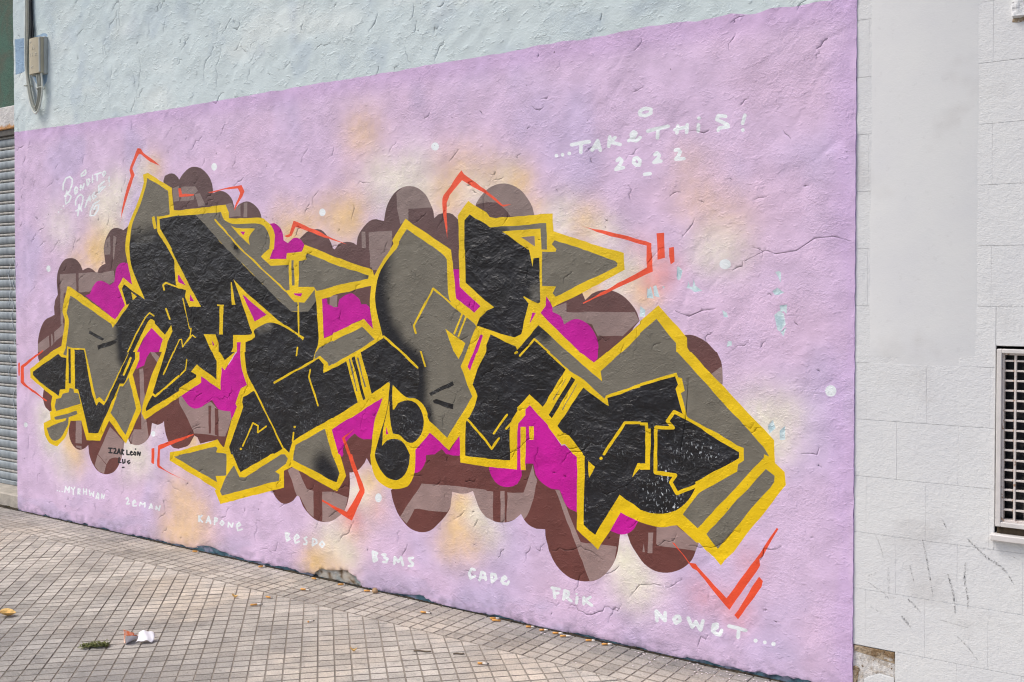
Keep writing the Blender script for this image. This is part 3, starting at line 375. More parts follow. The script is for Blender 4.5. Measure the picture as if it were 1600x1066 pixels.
W;text|...TAKE THiS! 2022;-1279,2095 -1281,2091 -1286,2088 -1292,2088 -1297,2092 -1299,2097 -1297,2102 -1292,2104 -1286,2104 -1281,2100|-1248,2097 -1250,2092 -1254,2089 -1261,2090 -1265,2093 -1267,2098 -1265,2103 -1261,2106 -1254,2105 -1250,2102|-1213,2100 -1215,2095 -1220,2092 -1226,2093 -1231,2096 -1233,2101 -1231,2106 -1226,2109 -1220,2108 -1215,2105|-1210,2129 -1121,2135 -1124,2151 -1214,2145|-1203,2137 -1206,2131 -1212,2130 -1218,2132 -1221,2138 -1218,2143 -1212,2145 -1206,2142|-1114,2142 -1117,2137 -1123,2136 -1129,2138 -1131,2144 -1129,2149 -1123,2151 -1117,2148|-1173,2141 -1174,2101 -1156,2100 -1155,2139|-1155,2139 -1158,2134 -1164,2132 -1170,2135 -1173,2141 -1170,2146 -1164,2148 -1158,2145|-1156,2100 -1159,2095 -1165,2093 -1171,2096 -1174,2101 -1171,2106 -1165,2108 -1159,2105|-1102,2101 -1074,2139 -1089,2149 -1118,2110|-1090,2143 -1078,2101 -1061,2104 -1073,2145|-1073,2143 -1076,2138 -1082,2136 -1088,2139 -1091,2145 -1088,2150 -1082,2152 -1076,2149|-1101,2105 -1104,2100 -1110,2098 -1116,2101 -1119,2106 -1116,2111 -1110,2113 -1104,2110|-1061,2102 -1063,2096 -1069,2095 -1075,2097 -1078,2103 -1075,2108 -1069,2110 -1063,2107|-1103,2108 -1072,2108 -1073,2124 -1105,2124|-1095,2115 -1098,2110 -1104,2108 -1110,2111 -1112,2117 -1110,2122 -1104,2123 -1098,2121|-1064,2115 -1066,2110 -1072,2109 -1078,2111 -1081,2117 -1078,2122 -1072,2123 -1066,2121|-1033,2157 -1038,2117 -1020,2114 -1015,2154|-1016,2155 -1018,2150 -1024,2148 -1030,2151 -1033,2156 -1030,2161 -1024,2163 -1018,2160|-1021,2115 -1023,2110 -1029,2108 -1035,2110 -1037,2116 -1035,2121 -1029,2123 -1023,2120|-1004,2157 -1029,2140 -1017,2127 -993,2144|-1025,2126 -976,2112 -972,2126 -1021,2141|-1014,2133 -1017,2128 -1023,2126 -1029,2129 -1032,2134 -1029,2140 -1023,2141 -1017,2138|-990,2150 -993,2145 -998,2143 -1004,2146 -1007,2151 -1004,2156 -998,2158 -993,2155|-966,2118 -968,2113 -974,2111 -980,2114 -982,2120 -980,2125 -974,2126 -968,2124|-930,2125 -903,2139 -913,2152 -940,2138|-900,2142 -892,2157 -908,2164 -916,2149|-900,2145 -902,2140 -908,2138 -914,2141 -916,2146 -914,2151 -908,2153 -902,2150|-896,2167 -907,2173 -915,2161 -904,2154|-892,2160 -894,2155 -900,2153 -906,2156 -909,2161 -906,2166 -900,2168 -894,2165|-917,2173 -929,2163 -917,2151 -905,2161|-903,2166 -905,2161 -911,2159 -917,2162 -919,2168 -917,2173 -911,2174 -905,2172|-931,2157 -928,2133 -911,2133 -914,2157|-915,2157 -917,2151 -923,2150 -929,2153 -931,2158 -929,2163 -923,2165 -917,2162|-921,2126 -900,2121 -898,2136 -919,2140|-911,2132 -914,2127 -920,2126 -926,2128 -928,2134 -926,2139 -920,2140 -914,2138|-893,2122 -876,2134 -887,2147 -904,2135|-891,2128 -893,2123 -899,2121 -905,2124 -907,2129 -905,2134 -899,2136 -893,2133|-927,2131 -929,2126 -935,2124 -941,2127 -943,2132 -941,2137 -935,2139 -929,2136|-873,2140 -875,2135 -881,2133 -887,2136 -889,2141 -887,2146 -881,2148 -875,2145|-844,2156 -751,2168 -755,2183 -848,2171|-838,2163 -840,2158 -846,2156 -852,2159 -854,2164 -852,2169 -846,2171 -840,2168|-745,2174 -748,2170 -753,2168 -759,2171 -761,2176 -759,2181 -753,2182 -748,2180|-807,2168 -810,2133 -794,2131 -791,2165|-791,2166 -794,2161 -799,2159 -805,2162 -807,2167 -805,2172 -799,2173 -794,2171|-794,2131 -796,2126 -802,2125 -808,2127 -810,2133 -808,2137 -802,2139 -796,2137|-719,2174 -722,2146 -706,2142 -703,2171|-703,2172 -705,2167 -711,2165 -716,2168 -718,2173 -716,2178 -711,2179 -705,2177|-707,2143 -709,2139 -714,2137 -720,2140 -722,2145 -720,2150 -714,2151 -709,2149|-676,2175 -679,2144 -663,2141 -661,2172|-661,2173 -663,2168 -668,2166 -674,2169 -676,2174 -674,2179 -669,2180 -663,2178|-664,2142 -666,2137 -671,2136 -677,2138 -679,2143 -677,2148 -671,2150 -666,2147|-723,2151 -689,2155 -693,2170 -727,2165|-690,2155 -667,2156 -669,2171 -692,2170|-683,2162 -685,2157 -691,2155 -696,2158 -699,2163 -696,2168 -691,2170 -685,2167|-717,2157 -719,2152 -725,2151 -730,2153 -732,2159 -730,2163 -725,2165 -719,2162|-661,2162 -663,2158 -668,2156 -674,2159 -676,2164 -674,2169 -668,2170 -663,2168|-610,2194 -612,2189 -616,2187 -621,2187 -625,2190 -627,2195 -625,2200 -621,2202 -616,2201 -612,2198|-427,2130 -428,2126 -432,2123 -437,2124 -441,2127 -442,2131 -441,2136 -437,2138 -432,2138 -428,2134|-628,2170 -629,2144 -613,2142 -612,2168|-613,2168 -615,2164 -620,2162 -626,2164 -628,2170 -626,2174 -620,2176 -615,2173|-614,2143 -616,2138 -621,2136 -627,2139 -629,2144 -627,2149 -621,2150 -616,2148|-504,2198 -536,2204 -538,2189 -505,2184|-544,2200 -550,2185 -535,2179 -530,2194|-530,2196 -532,2191 -537,2189 -542,2192 -545,2197 -542,2202 -537,2204 -532,2201|-546,2176 -500,2151 -494,2164 -539,2188|-535,2181 -537,2176 -542,2175 -548,2177 -550,2183 -548,2187 -542,2189 -537,2186|-504,2156 -501,2148 -487,2151 -490,2159|-489,2157 -491,2152 -497,2150 -502,2153 -504,2158 -502,2163 -497,2164 -491,2162|-495,2157 -533,2155 -530,2141 -493,2142|-487,2149 -489,2144 -494,2143 -499,2145 -501,2150 -499,2155 -494,2157 -489,2154|-538,2152 -544,2142 -530,2135 -525,2144|-524,2147 -526,2143 -531,2141 -537,2144 -539,2149 -537,2154 -531,2155 -526,2153|-498,2190 -500,2185 -505,2184 -510,2186 -512,2192 -510,2196 -505,2198 -500,2195|-529,2138 -532,2133 -537,2131 -542,2134 -544,2139 -542,2144 -537,2145 -532,2143|-433,2191 -443,2159 -429,2154 -419,2185|-419,2187 -421,2183 -426,2181 -431,2184 -433,2189 -431,2193 -426,2195 -421,2192|-429,2156 -431,2151 -436,2150 -441,2152 -443,2157 -441,2162 -436,2164 -431,2161|-983,2047 -971,2055 -983,2067 -995,2059|-983,2056 -972,2046 -960,2056 -971,2066|-968,2060 -971,2055 -977,2054 -983,2056 -985,2062 -983,2067 -977,2069 -971,2066|-974,2055 -982,2039 -966,2032 -958,2047|-958,2050 -960,2045 -966,2044 -972,2046 -974,2052 -972,2057 -966,2059 -960,2056|-980,2041 -1002,2021 -989,2010 -967,2030|-965,2035 -968,2030 -974,2028 -980,2031 -982,2036 -980,2041 -974,2043 -968,2040|-993,2008 -957,2014 -961,2029 -997,2023|-987,2015 -989,2010 -995,2008 -1001,2011 -1004,2016 -1001,2021 -995,2023 -989,2020|-981,2052 -983,2047 -989,2045 -995,2048 -997,2053 -995,2058 -989,2060 -983,2058|-950,2021 -953,2015 -959,2014 -964,2016 -967,2022 -964,2027 -959,2028 -953,2026|-901,2053 -887,2040 -875,2050 -890,2063|-889,2047 -892,2028 -875,2025 -873,2043|-873,2044 -875,2039 -881,2037 -887,2040 -889,2045 -887,2051 -881,2052 -875,2050|-884,2034 -899,2035 -899,2020 -884,2019|-876,2026 -878,2021 -884,2019 -890,2022 -892,2027 -890,2032 -884,2034 -878,2031|-893,2033 -906,2044 -918,2034 -904,2022|-890,2027 -893,2022 -899,2020 -905,2023 -907,2028 -905,2033 -899,2035 -893,2032|-904,2037 -899,2052 -916,2057 -920,2041|-903,2039 -906,2033 -912,2032 -918,2034 -920,2040 -918,2045 -912,2047 -906,2044|-904,2048 -893,2051 -899,2065 -911,2062|-899,2054 -902,2049 -908,2047 -914,2050 -916,2055 -914,2061 -908,2062 -902,2060|-888,2058 -890,2053 -896,2051 -901,2053 -904,2059 -902,2064 -896,2065 -890,2063|-888,2058 -890,2053 -896,2051 -901,2053 -904,2059 -902,2064 -896,2065 -890,2063|-808,2057 -797,2064 -807,2077 -818,2070|-808,2066 -798,2055 -786,2064 -796,2075|-794,2070 -796,2065 -802,2063 -808,2066 -810,2071 -808,2076 -802,2078 -796,2075|-799,2063 -806,2050 -791,2043 -785,2055|-784,2059 -786,2054 -792,2052 -798,2055 -800,2060 -798,2065 -792,2067 -786,2064|-805,2053 -823,2038 -812,2026 -793,2041|-791,2046 -793,2041 -799,2039 -805,2042 -807,2047 -805,2052 -799,2054 -793,2051|-816,2025 -783,2028 -786,2043 -819,2040|-809,2032 -812,2027 -817,2025 -823,2028 -826,2033 -823,2038 -817,2040 -812,2037|-805,2063 -808,2058 -813,2056 -819,2059 -821,2064 -819,2069 -813,2071 -808,2068|-776,2035 -779,2030 -784,2028 -790,2030 -792,2036 -790,2041 -784,2042 -779,2040|-719,2067 -705,2070 -710,2084 -724,2082|-714,2074 -706,2061 -692,2069 -701,2081|-700,2077 -702,2072 -707,2070 -713,2073 -715,2078 -713,2083 -707,2084 -702,2082|-706,2069 -715,2054 -700,2046 -692,2061|-691,2065 -693,2060 -699,2058 -705,2060 -707,2066 -705,2071 -699,2072 -693,2070|-714,2055 -725,2043 -712,2033 -701,2045|-699,2050 -702,2045 -707,2043 -713,2046 -715,2051 -713,2056 -707,2057 -702,2055|-718,2031 -681,2031 -683,2045 -719,2046|-711,2038 -713,2033 -719,2031 -724,2033 -727,2039 -724,2044 -719,2045 -713,2043|-714,2074 -716,2069 -722,2068 -727,2070 -729,2075 -727,2080 -722,2082 -716,2079|-674,2037 -677,2033 -682,2031 -687,2033 -690,2039 -687,2043 -682,2045 -677,2043|-859,1979 -832,1980 -835,1995 -861,1994|-852,1986 -854,1981 -860,1979 -866,1981 -868,1987 -866,1992 -860,1993 -854,1991|-826,1987 -828,1982 -834,1980 -839,1983 -842,1988 -839,1993 -834,1995 -828,1992|-859,2251 -832,2246 -831,2260 -857,2266|-840,2254 -840,2237 -823,2235 -823,2252|-823,2252 -826,2247 -831,2246 -837,2248 -840,2254 -837,2259 -831,2260 -826,2257|-835,2243 -861,2235 -854,2221 -828,2229|-823,2235 -826,2230 -831,2229 -837,2231 -840,2237 -837,2242 -831,2243 -826,2241|-856,2235 -880,2241 -883,2227 -859,2221|-850,2227 -852,2222 -858,2221 -864,2223 -866,2229 -864,2234 -858,2235 -852,2233|-873,2234 -875,2247 -892,2246 -890,2234|-873,2233 -876,2228 -881,2227 -887,2229 -890,2235 -887,2240 -881,2242 -876,2239|-877,2240 -867,2248 -878,2261 -889,2253|-875,2246 -877,2241 -883,2239 -889,2242 -891,2247 -889,2252 -883,2254 -877,2251|-869,2247 -855,2251 -861,2266 -876,2262|-864,2254 -867,2249 -873,2247 -878,2250 -881,2255 -878,2260 -873,2262 -867,2259|-850,2257 -852,2253 -858,2251 -864,2254 -866,2259 -864,2264 -858,2265 -852,2263|-850,2257 -852,2253 -858,2251 -864,2254 -866,2259 -864,2264 -858,2265 -852,2263
W;text|...BONDITO RAGE!;-5045,2160 -5041,2199 -5059,2200 -5063,2162|-5042,2197 -5012,2230 -5027,2236 -5058,2202|-5042,2199 -5044,2196 -5050,2195 -5056,2197 -5059,2200 -5056,2204 -5050,2205 -5044,2203|-5015,2228 -4975,2237 -4983,2247 -5023,2238|-5011,2232 -5013,2229 -5019,2228 -5025,2230 -5028,2233 -5025,2237 -5019,2238 -5013,2236|-4985,2239 -4959,2221 -4946,2228 -4973,2245|-4970,2241 -4973,2238 -4979,2237 -4985,2239 -4987,2242 -4985,2246 -4979,2247 -4973,2245|-4961,2225 -4961,2194 -4944,2193 -4944,2224|-4944,2224 -4946,2221 -4952,2220 -4958,2222 -4961,2225 -4958,2228 -4952,2230 -4946,2228|-4961,2196 -4988,2151 -4972,2147 -4945,2192|-4944,2193 -4947,2190 -4953,2189 -4959,2191 -4961,2194 -4959,2198 -4953,2199 -4947,2197|-4987,2153 -5028,2128 -5014,2121 -4974,2145|-4972,2149 -4974,2145 -4980,2144 -4986,2146 -4989,2150 -4986,2153 -4980,2154 -4974,2152|-5024,2129 -5041,2126 -5035,2116 -5018,2119|-5012,2124 -5015,2120 -5021,2119 -5027,2121 -5030,2125 -5027,2128 -5021,2129 -5015,2127|-5046,2161 -5048,2157 -5054,2156 -5060,2158 -5063,2161 -5060,2165 -5054,2166 -5048,2164|-5029,2121 -5032,2117 -5038,2116 -5044,2118 -5046,2122 -5044,2125 -5038,2126 -5032,2124|-5022,2152 -5037,2106 -5019,2104 -5005,2150|-5037,2105 -5034,2068 -5016,2068 -5019,2105|-5019,2105 -5022,2101 -5028,2100 -5034,2102 -5037,2106 -5034,2109 -5028,2110 -5022,2108|-5020,2064 -4982,2079 -4993,2088 -5031,2072|-5017,2068 -5019,2064 -5025,2063 -5031,2065 -5034,2068 -5031,2072 -5025,2073 -5019,2071|-4980,2081 -4956,2111 -4972,2116 -4996,2086|-4979,2083 -4982,2080 -4988,2079 -4994,2080 -4996,2084 -4994,2087 -4988,2089 -4982,2087|-4958,2117 -4981,2131 -4993,2125 -4970,2110|-4955,2113 -4958,2110 -4964,2108 -4970,2110 -4972,2114 -4970,2117 -4964,2118 -4958,2117|-4988,2133 -5022,2133 -5020,2123 -4986,2123|-4979,2128 -4981,2124 -4987,2123 -4993,2125 -4996,2129 -4993,2132 -4987,2133 -4981,2131|-5005,2150 -5008,2147 -5014,2146 -5020,2148 -5022,2151 -5020,2155 -5014,2156 -5008,2154|-5012,2128 -5015,2124 -5021,2123 -5027,2125 -5029,2129 -5027,2132 -5021,2133 -5015,2131|-4921,2175 -4938,2157 -4922,2151 -4905,2170|-4938,2153 -4929,2126 -4912,2127 -4922,2154|-4922,2153 -4924,2150 -4930,2149 -4936,2151 -4938,2154 -4936,2158 -4930,2159 -4924,2157|-4914,2123 -4894,2133 -4906,2141 -4927,2130|-4912,2126 -4915,2123 -4921,2122 -4926,2123 -4929,2127 -4926,2130 -4920,2131 -4914,2130|-4892,2136 -4888,2163 -4905,2164 -4909,2138|-4892,2136 -4895,2133 -4900,2132 -4906,2134 -4909,2137 -4906,2141 -4900,2142 -4894,2140|-4891,2167 -4908,2176 -4919,2169 -4902,2160|-4888,2163 -4891,2160 -4897,2159 -4903,2160 -4905,2164 -4903,2167 -4897,2168 -4891,2167|-4905,2172 -4907,2168 -4913,2167 -4919,2169 -4921,2173 -4919,2176 -4913,2177 -4907,2175|-4905,2172 -4907,2168 -4913,2167 -4919,2169 -4921,2173 -4919,2176 -4913,2177 -4907,2175|-4925,2141 -4898,2143 -4902,2153 -4929,2151|-4919,2146 -4921,2142 -4927,2141 -4933,2143 -4935,2147 -4933,2150 -4927,2151 -4921,2149|-4892,2148 -4894,2145 -4900,2144 -4906,2145 -4909,2149 -4906,2152 -4900,2153 -4894,2151|-4855,2149 -4852,2180 -4869,2181 -4872,2151|-4868,2179 -4845,2154 -4830,2158 -4853,2183|-4852,2180 -4854,2177 -4860,2176 -4866,2177 -4869,2181 -4866,2184 -4860,2185 -4854,2184|-4829,2155 -4816,2184 -4832,2188 -4846,2158|-4829,2156 -4832,2153 -4838,2151 -4844,2153 -4846,2157 -4843,2160 -4838,2161 -4832,2159|-4856,2150 -4858,2146 -4864,2145 -4870,2147 -4872,2151 -4870,2154 -4864,2155 -4858,2153|-4816,2186 -4818,2182 -4824,2181 -4830,2183 -4832,2187 -4830,2190 -4824,2191 -4818,2189|-4803,2211 -4797,2172 -4780,2172 -4786,2211|-4782,2169 -4755,2191 -4769,2197 -4796,2176|-4780,2172 -4783,2169 -4789,2168 -4794,2169 -4797,2173 -4794,2176 -4788,2177 -4783,2176|-4754,2194 -4757,2213 -4774,2213 -4771,2194|-4754,2193 -4757,2190 -4762,2189 -4768,2191 -4771,2194 -4768,2197 -4762,2199 -4757,2197|-4767,2218 -4796,2216 -4793,2206 -4764,2208|-4757,2212 -4760,2209 -4765,2208 -4771,2210 -4774,2213 -4771,2217 -4765,2218 -4759,2216|-4786,2210 -4789,2207 -4795,2206 -4800,2208 -4803,2211 -4800,2215 -4794,2216 -4789,2214|-4786,2210 -4789,2207 -4795,2206 -4800,2208 -4803,2211 -4800,2215 -4794,2216 -4789,2214|-4738,2225 -4742,2191 -4725,2189 -4721,2223|-4722,2223 -4724,2220 -4730,2219 -4736,2221 -4738,2224 -4735,2228 -4730,2229 -4724,2227|-4725,2190 -4728,2186 -4734,2185 -4739,2187 -4741,2191 -4739,2194 -4733,2195 -4728,2193|-4701,2232 -4638,2241 -4643,2251 -4707,2242|-4696,2237 -4698,2234 -4704,2233 -4710,2234 -4712,2238 -4710,2241 -4704,2242 -4698,2240|-4632,2246 -4635,2243 -4640,2242 -4646,2243 -4648,2247 -4646,2250 -4640,2251 -4635,2249|-4690,2240 -4690,2199 -4674,2198 -4673,2239|-4674,2239 -4676,2236 -4682,2235 -4687,2237 -4690,2240 -4687,2243 -4682,2244 -4676,2243|-4674,2198 -4677,2195 -4682,2193 -4688,2195 -4690,2199 -4688,2202 -4682,2203 -4677,2201|-4616,2255 -4632,2241 -4618,2235 -4602,2249|-4632,2236 -4623,2221 -4608,2223 -4617,2239|-4617,2237 -4619,2234 -4625,2233 -4630,2235 -4633,2238 -4630,2241 -4625,2242 -4619,2241|-4609,2219 -4587,2232 -4599,2239 -4622,2226|-4607,2222 -4610,2218 -4616,2217 -4621,2219 -4623,2223 -4621,2226 -4615,2227 -4610,2225|-4585,2236 -4588,2249 -4604,2249 -4601,2235|-4585,2235 -4588,2232 -4593,2231 -4599,2233 -4601,2236 -4599,2239 -4593,2240 -4588,2239|-4594,2253 -4607,2256 -4611,2247 -4598,2244|-4588,2248 -4591,2245 -4596,2244 -4602,2246 -4604,2249 -4602,2253 -4596,2254 -4591,2252|-4601,2251 -4603,2248 -4609,2247 -4614,2249 -4617,2252 -4614,2255 -4609,2256 -4603,2255|-4601,2251 -4603,2248 -4609,2247 -4614,2249 -4617,2252 -4614,2255 -4609,2256 -4603,2255|-4813,2276 -4859,2253 -4847,2245 -4801,2269|-4861,2250 -4861,2236 -4844,2235 -4844,2248|-4844,2248 -4847,2245 -4853,2244 -4859,2246 -4861,2249 -4859,2253 -4853,2254 -4847,2252|-4849,2231 -4803,2241 -4811,2251 -4857,2240|-4845,2235 -4847,2232 -4853,2231 -4859,2233 -4861,2236 -4859,2239 -4853,2240 -4847,2239|-4799,2244 -4792,2259 -4809,2262 -4815,2248|-4799,2245 -4801,2242 -4807,2241 -4813,2243 -4815,2246 -4813,2250 -4807,2251 -4801,2249|-4792,2262 -4799,2274 -4815,2272 -4808,2260|-4792,2260 -4795,2257 -4800,2256 -4806,2258 -4809,2261 -4806,2265 -4800,2266 -4794,2264|-4799,2272 -4801,2269 -4807,2268 -4812,2270 -4815,2273 -4812,2276 -4807,2277 -4801,2276|-4799,2272 -4801,2269 -4807,2268 -4812,2270 -4815,2273 -4812,2276 -4807,2277 -4801,2276|-4561,2215 -4570,2198 -4555,2194 -4545,2210|-4570,2195 -4561,2181 -4546,2184 -4555,2198|-4555,2196 -4557,2193 -4563,2192 -4568,2193 -4571,2197 -4568,2200 -4563,2201 -4557,2199|-4545,2212 -4548,2209 -4553,2208 -4559,2210 -4561,2213 -4559,2216 -4553,2217 -4548,2215|-4546,2182 -4548,2179 -4553,2178 -4559,2180 -4561,2183 -4559,2186 -4553,2187 -4548,2186|-4548,2162 -4549,2160 -4553,2158 -4557,2159 -4561,2160 -4562,2163 -4560,2165 -4557,2166 -4553,2166 -4549,2164|-5044,2055 -5045,2052 -5050,2051 -5055,2051 -5060,2053 -5061,2056 -5060,2059 -5055,2061 -5050,2060 -5045,2058|-5072,2036 -5074,2034 -5078,2033 -5082,2033 -5086,2035 -5087,2037 -5086,2040 -5082,2041 -5078,2041 -5074,2039|-5100,2020 -5102,2017 -5105,2016 -5110,2016 -5114,2018 -5115,2020 -5114,2023 -5110,2024 -5105,2024 -5101,2022|-4655,2072 -4657,2070 -4660,2069 -4664,2069 -4667,2071 -4668,2073 -4667,2075 -4664,2076 -4660,2076 -4656,2075|-4723,2235 -4724,2232 -4728,2231 -4732,2231 -4735,2233 -4737,2236 -4735,2238 -4732,2239 -4727,2239 -4724,2237|-4910,2057 -4909,2080 -4926,2081 -4927,2057|-4910,2078 -4886,2107 -4902,2112 -4926,2083|-4909,2080 -4912,2076 -4918,2075 -4924,2077 -4926,2081 -4924,2084 -4918,2085 -4912,2083|-4889,2105 -4856,2117 -4866,2126 -4899,2114|-4886,2109 -4888,2106 -4894,2105 -4900,2107 -4903,2110 -4900,2113 -4894,2115 -4888,2113|-4867,2118 -4841,2103 -4829,2110 -4855,2125|-4853,2121 -4855,2118 -4861,2116 -4867,2118 -4869,2122 -4867,2125 -4861,2126 -4855,2124|-4844,2107 -4851,2073 -4834,2071 -4827,2105|-4827,2106 -4829,2103 -4835,2102 -4841,2103 -4843,2107 -4841,2110 -4835,2111 -4829,2110|-4850,2074 -4870,2041 -4854,2037 -4834,2070|-4834,2072 -4836,2069 -4842,2068 -4848,2069 -4850,2073 -4848,2076 -4842,2077 -4836,2076|-4910,2057 -4912,2053 -4918,2052 -4924,2054 -4926,2057 -4924,2061 -4918,2062 -4912,2060|-4854,2039 -4857,2035 -4862,2034 -4868,2036 -4870,2039 -4868,2043 -4862,2044 -4856,2042|-4890,2060 -4905,1988 -4887,1986 -4873,2058|-4873,2059 -4876,2055 -4882,2054 -4888,2056 -4890,2060 -4887,2063 -4882,2064 -4876,2062|-4888,1986 -4890,1983 -4896,1982 -4902,1984 -4904,1987 -4902,1990 -4896,1992 -4890,1990|-4911,2014 -4852,2030 -4860,2039 -4919,2023|-4907,2018 -4910,2015 -4915,2014 -4921,2015 -4924,2019 -4921,2022 -4915,2023 -4909,2022|-4848,2034 -4850,2031 -4856,2030 -4862,2032 -4864,2035 -4861,2039 -4856,2040 -4850,2038|-4889,2046 -4860,2013 -4845,2018 -4874,2050|-4874,2047 -4876,2044 -4882,2043 -4888,2044 -4890,2048 -4888,2051 -4882,2052 -4876,2051|-4845,2015 -4847,2012 -4853,2011 -4859,2012 -4861,2016 -4858,2019 -4853,2020 -4847,2019|-4808,2035 -4788,2068 -4804,2072 -4824,2039|-4789,2068 -4756,2104 -4771,2109 -4804,2073|-4788,2070 -4791,2066 -4797,2065 -4802,2067 -4805,2071 -4802,2074 -4796,2075 -4791,2073|-4772,2106 -4766,2072 -4749,2072 -4755,2107|-4755,2106 -4758,2103 -4764,2102 -4769,2103 -4772,2107 -4769,2110 -4764,2111 -4758,2110|-4808,2036 -4811,2033 -4817,2032 -4822,2034 -4825,2037 -4822,2040 -4816,2042 -4811,2040|-4750,2072 -4752,2068 -4758,2067 -4763,2069 -4766,2072 -4763,2076 -4758,2077 -4752,2075|-4797,2073 -4748,2082 -4754,2092 -4803,2083|-4792,2078 -4794,2074 -4800,2073 -4805,2075 -4808,2078 -4805,2082 -4800,2083 -4794,2081|-4743,2086 -4745,2083 -4751,2082 -4757,2084 -4759,2087 -4757,2090 -4751,2092 -4745,2090|-4719,2129 -4745,2108 -4731,2102 -4705,2123|-4746,2104 -4733,2084 -4717,2087 -4730,2107|-4730,2105 -4732,2101 -4738,2100 -4744,2102 -4746,2106 -4744,2109 -4738,2110 -4732,2108|-4720,2081 -4688,2095 -4698,2103 -4730,2090|-4717,2085 -4720,2082 -4725,2081 -4731,2082 -4733,2086 -4731,2089 -4725,2090 -4719,2089|-4688,2103 -4707,2111 -4717,2104 -4698,2095|-4685,2098 -4687,2095 -4693,2094 -4699,2096 -4701,2099 -4699,2103 -4693,2104 -4687,2102|-4704,2126 -4706,2123 -4712,2122 -4718,2123 -4720,2127 -4717,2130 -4712,2131 -4706,2129|-4704,2107 -4707,2104 -4712,2103 -4718,2104 -4720,2108 -4718,2111 -4712,2112 -4706,2111|-4675,2166 -4676,2121 -4659,2120 -4659,2165|-4662,2116 -4592,2154 -4603,2161 -4673,2124|-4659,2120 -4662,2116 -4667,2115 -4673,2117 -4675,2121 -4673,2124 -4667,2125 -4662,2123|-4659,2165 -4661,2162 -4667,2161 -4672,2162 -4675,2166 -4672,2169 -4667,2170 -4661,2168|-4590,2157 -4592,2154 -4598,2153 -4603,2154 -4605,2158 -4603,2161 -4597,2162 -4592,2160|-4662,2135 -4617,2155 -4628,2163 -4672,2143|-4659,2138 -4662,2135 -4667,2134 -4673,2136 -4675,2139 -4673,2143 -4667,2144 -4661,2142|-4615,2158 -4617,2155 -4623,2154 -4628,2156 -4630,2159 -4628,2163 -4623,2164 -4617,2162|-4655,2161 -4601,2186 -4612,2194 -4666,2169|-4653,2164 -4655,2161 -4660,2160 -4666,2162 -4668,2165 -4666,2169 -4660,2170 -4655,2168|-4599,2189 -4601,2186 -4607,2185 -4612,2187 -4614,2190 -4612,2193 -4606,2194 -4601,2193|-4679,2072 -4730,2056 -4721,2047 -4670,2063|-4733,2054 -4766,2014 -4751,2009 -4718,2049|-4718,2051 -4720,2048 -4726,2047 -4732,2048 -4734,2052 -4731,2055 -4726,2056 -4720,2055|-4767,2012 -4770,1982 -4754,1980 -4750,2011|-4750,2011 -4753,2008 -4759,2006 -4764,2008 -4767,2012 -4764,2015 -4758,2016 -4753,2014|-4761,1976 -4713,1978 -4715,1988 -4763,1986|-4754,1981 -4756,1977 -4762,1976 -4768,1978 -4770,1981 -4768,1985 -4762,1986 -4756,1984|-4707,1980 -4668,2012 -4682,2018 -4721,1986|-4706,1982 -4708,1979 -4714,1978 -4720,1980 -4722,1983 -4720,1986 -4714,1988 -4708,1986|-4667,2014 -4660,2044 -4677,2046 -4683,2016|-4667,2015 -4669,2011 -4675,2010 -4681,2012 -4683,2015 -4681,2019 -4675,2020 -4669,2018|-4670,2050 -4702,2048 -4699,2038 -4667,2040|-4660,2045 -4663,2041 -4668,2040 -4674,2042 -4676,2045 -4674,2049 -4668,2050 -4663,2048|-4707,2046 -4733,2024 -4719,2018 -4693,2040|-4692,2042 -4695,2039 -4700,2038 -4706,2040 -4708,2043 -4706,2046 -4700,2047 -4694,2046|-4726,2016 -4701,2015 -4700,2025 -4726,2026|-4718,2021 -4720,2018 -4726,2016 -4732,2018 -4734,2022 -4732,2025 -4726,2026 -4720,2024|-4666,2067 -4669,2064 -4674,2063 -4680,2065 -4682,2068 -4680,2071 -4674,2072 -4669,2071|-4693,2020 -4695,2016 -4701,2015 -4706,2017 -4709,2020 -4706,2024 -4700,2025 -4695,2023
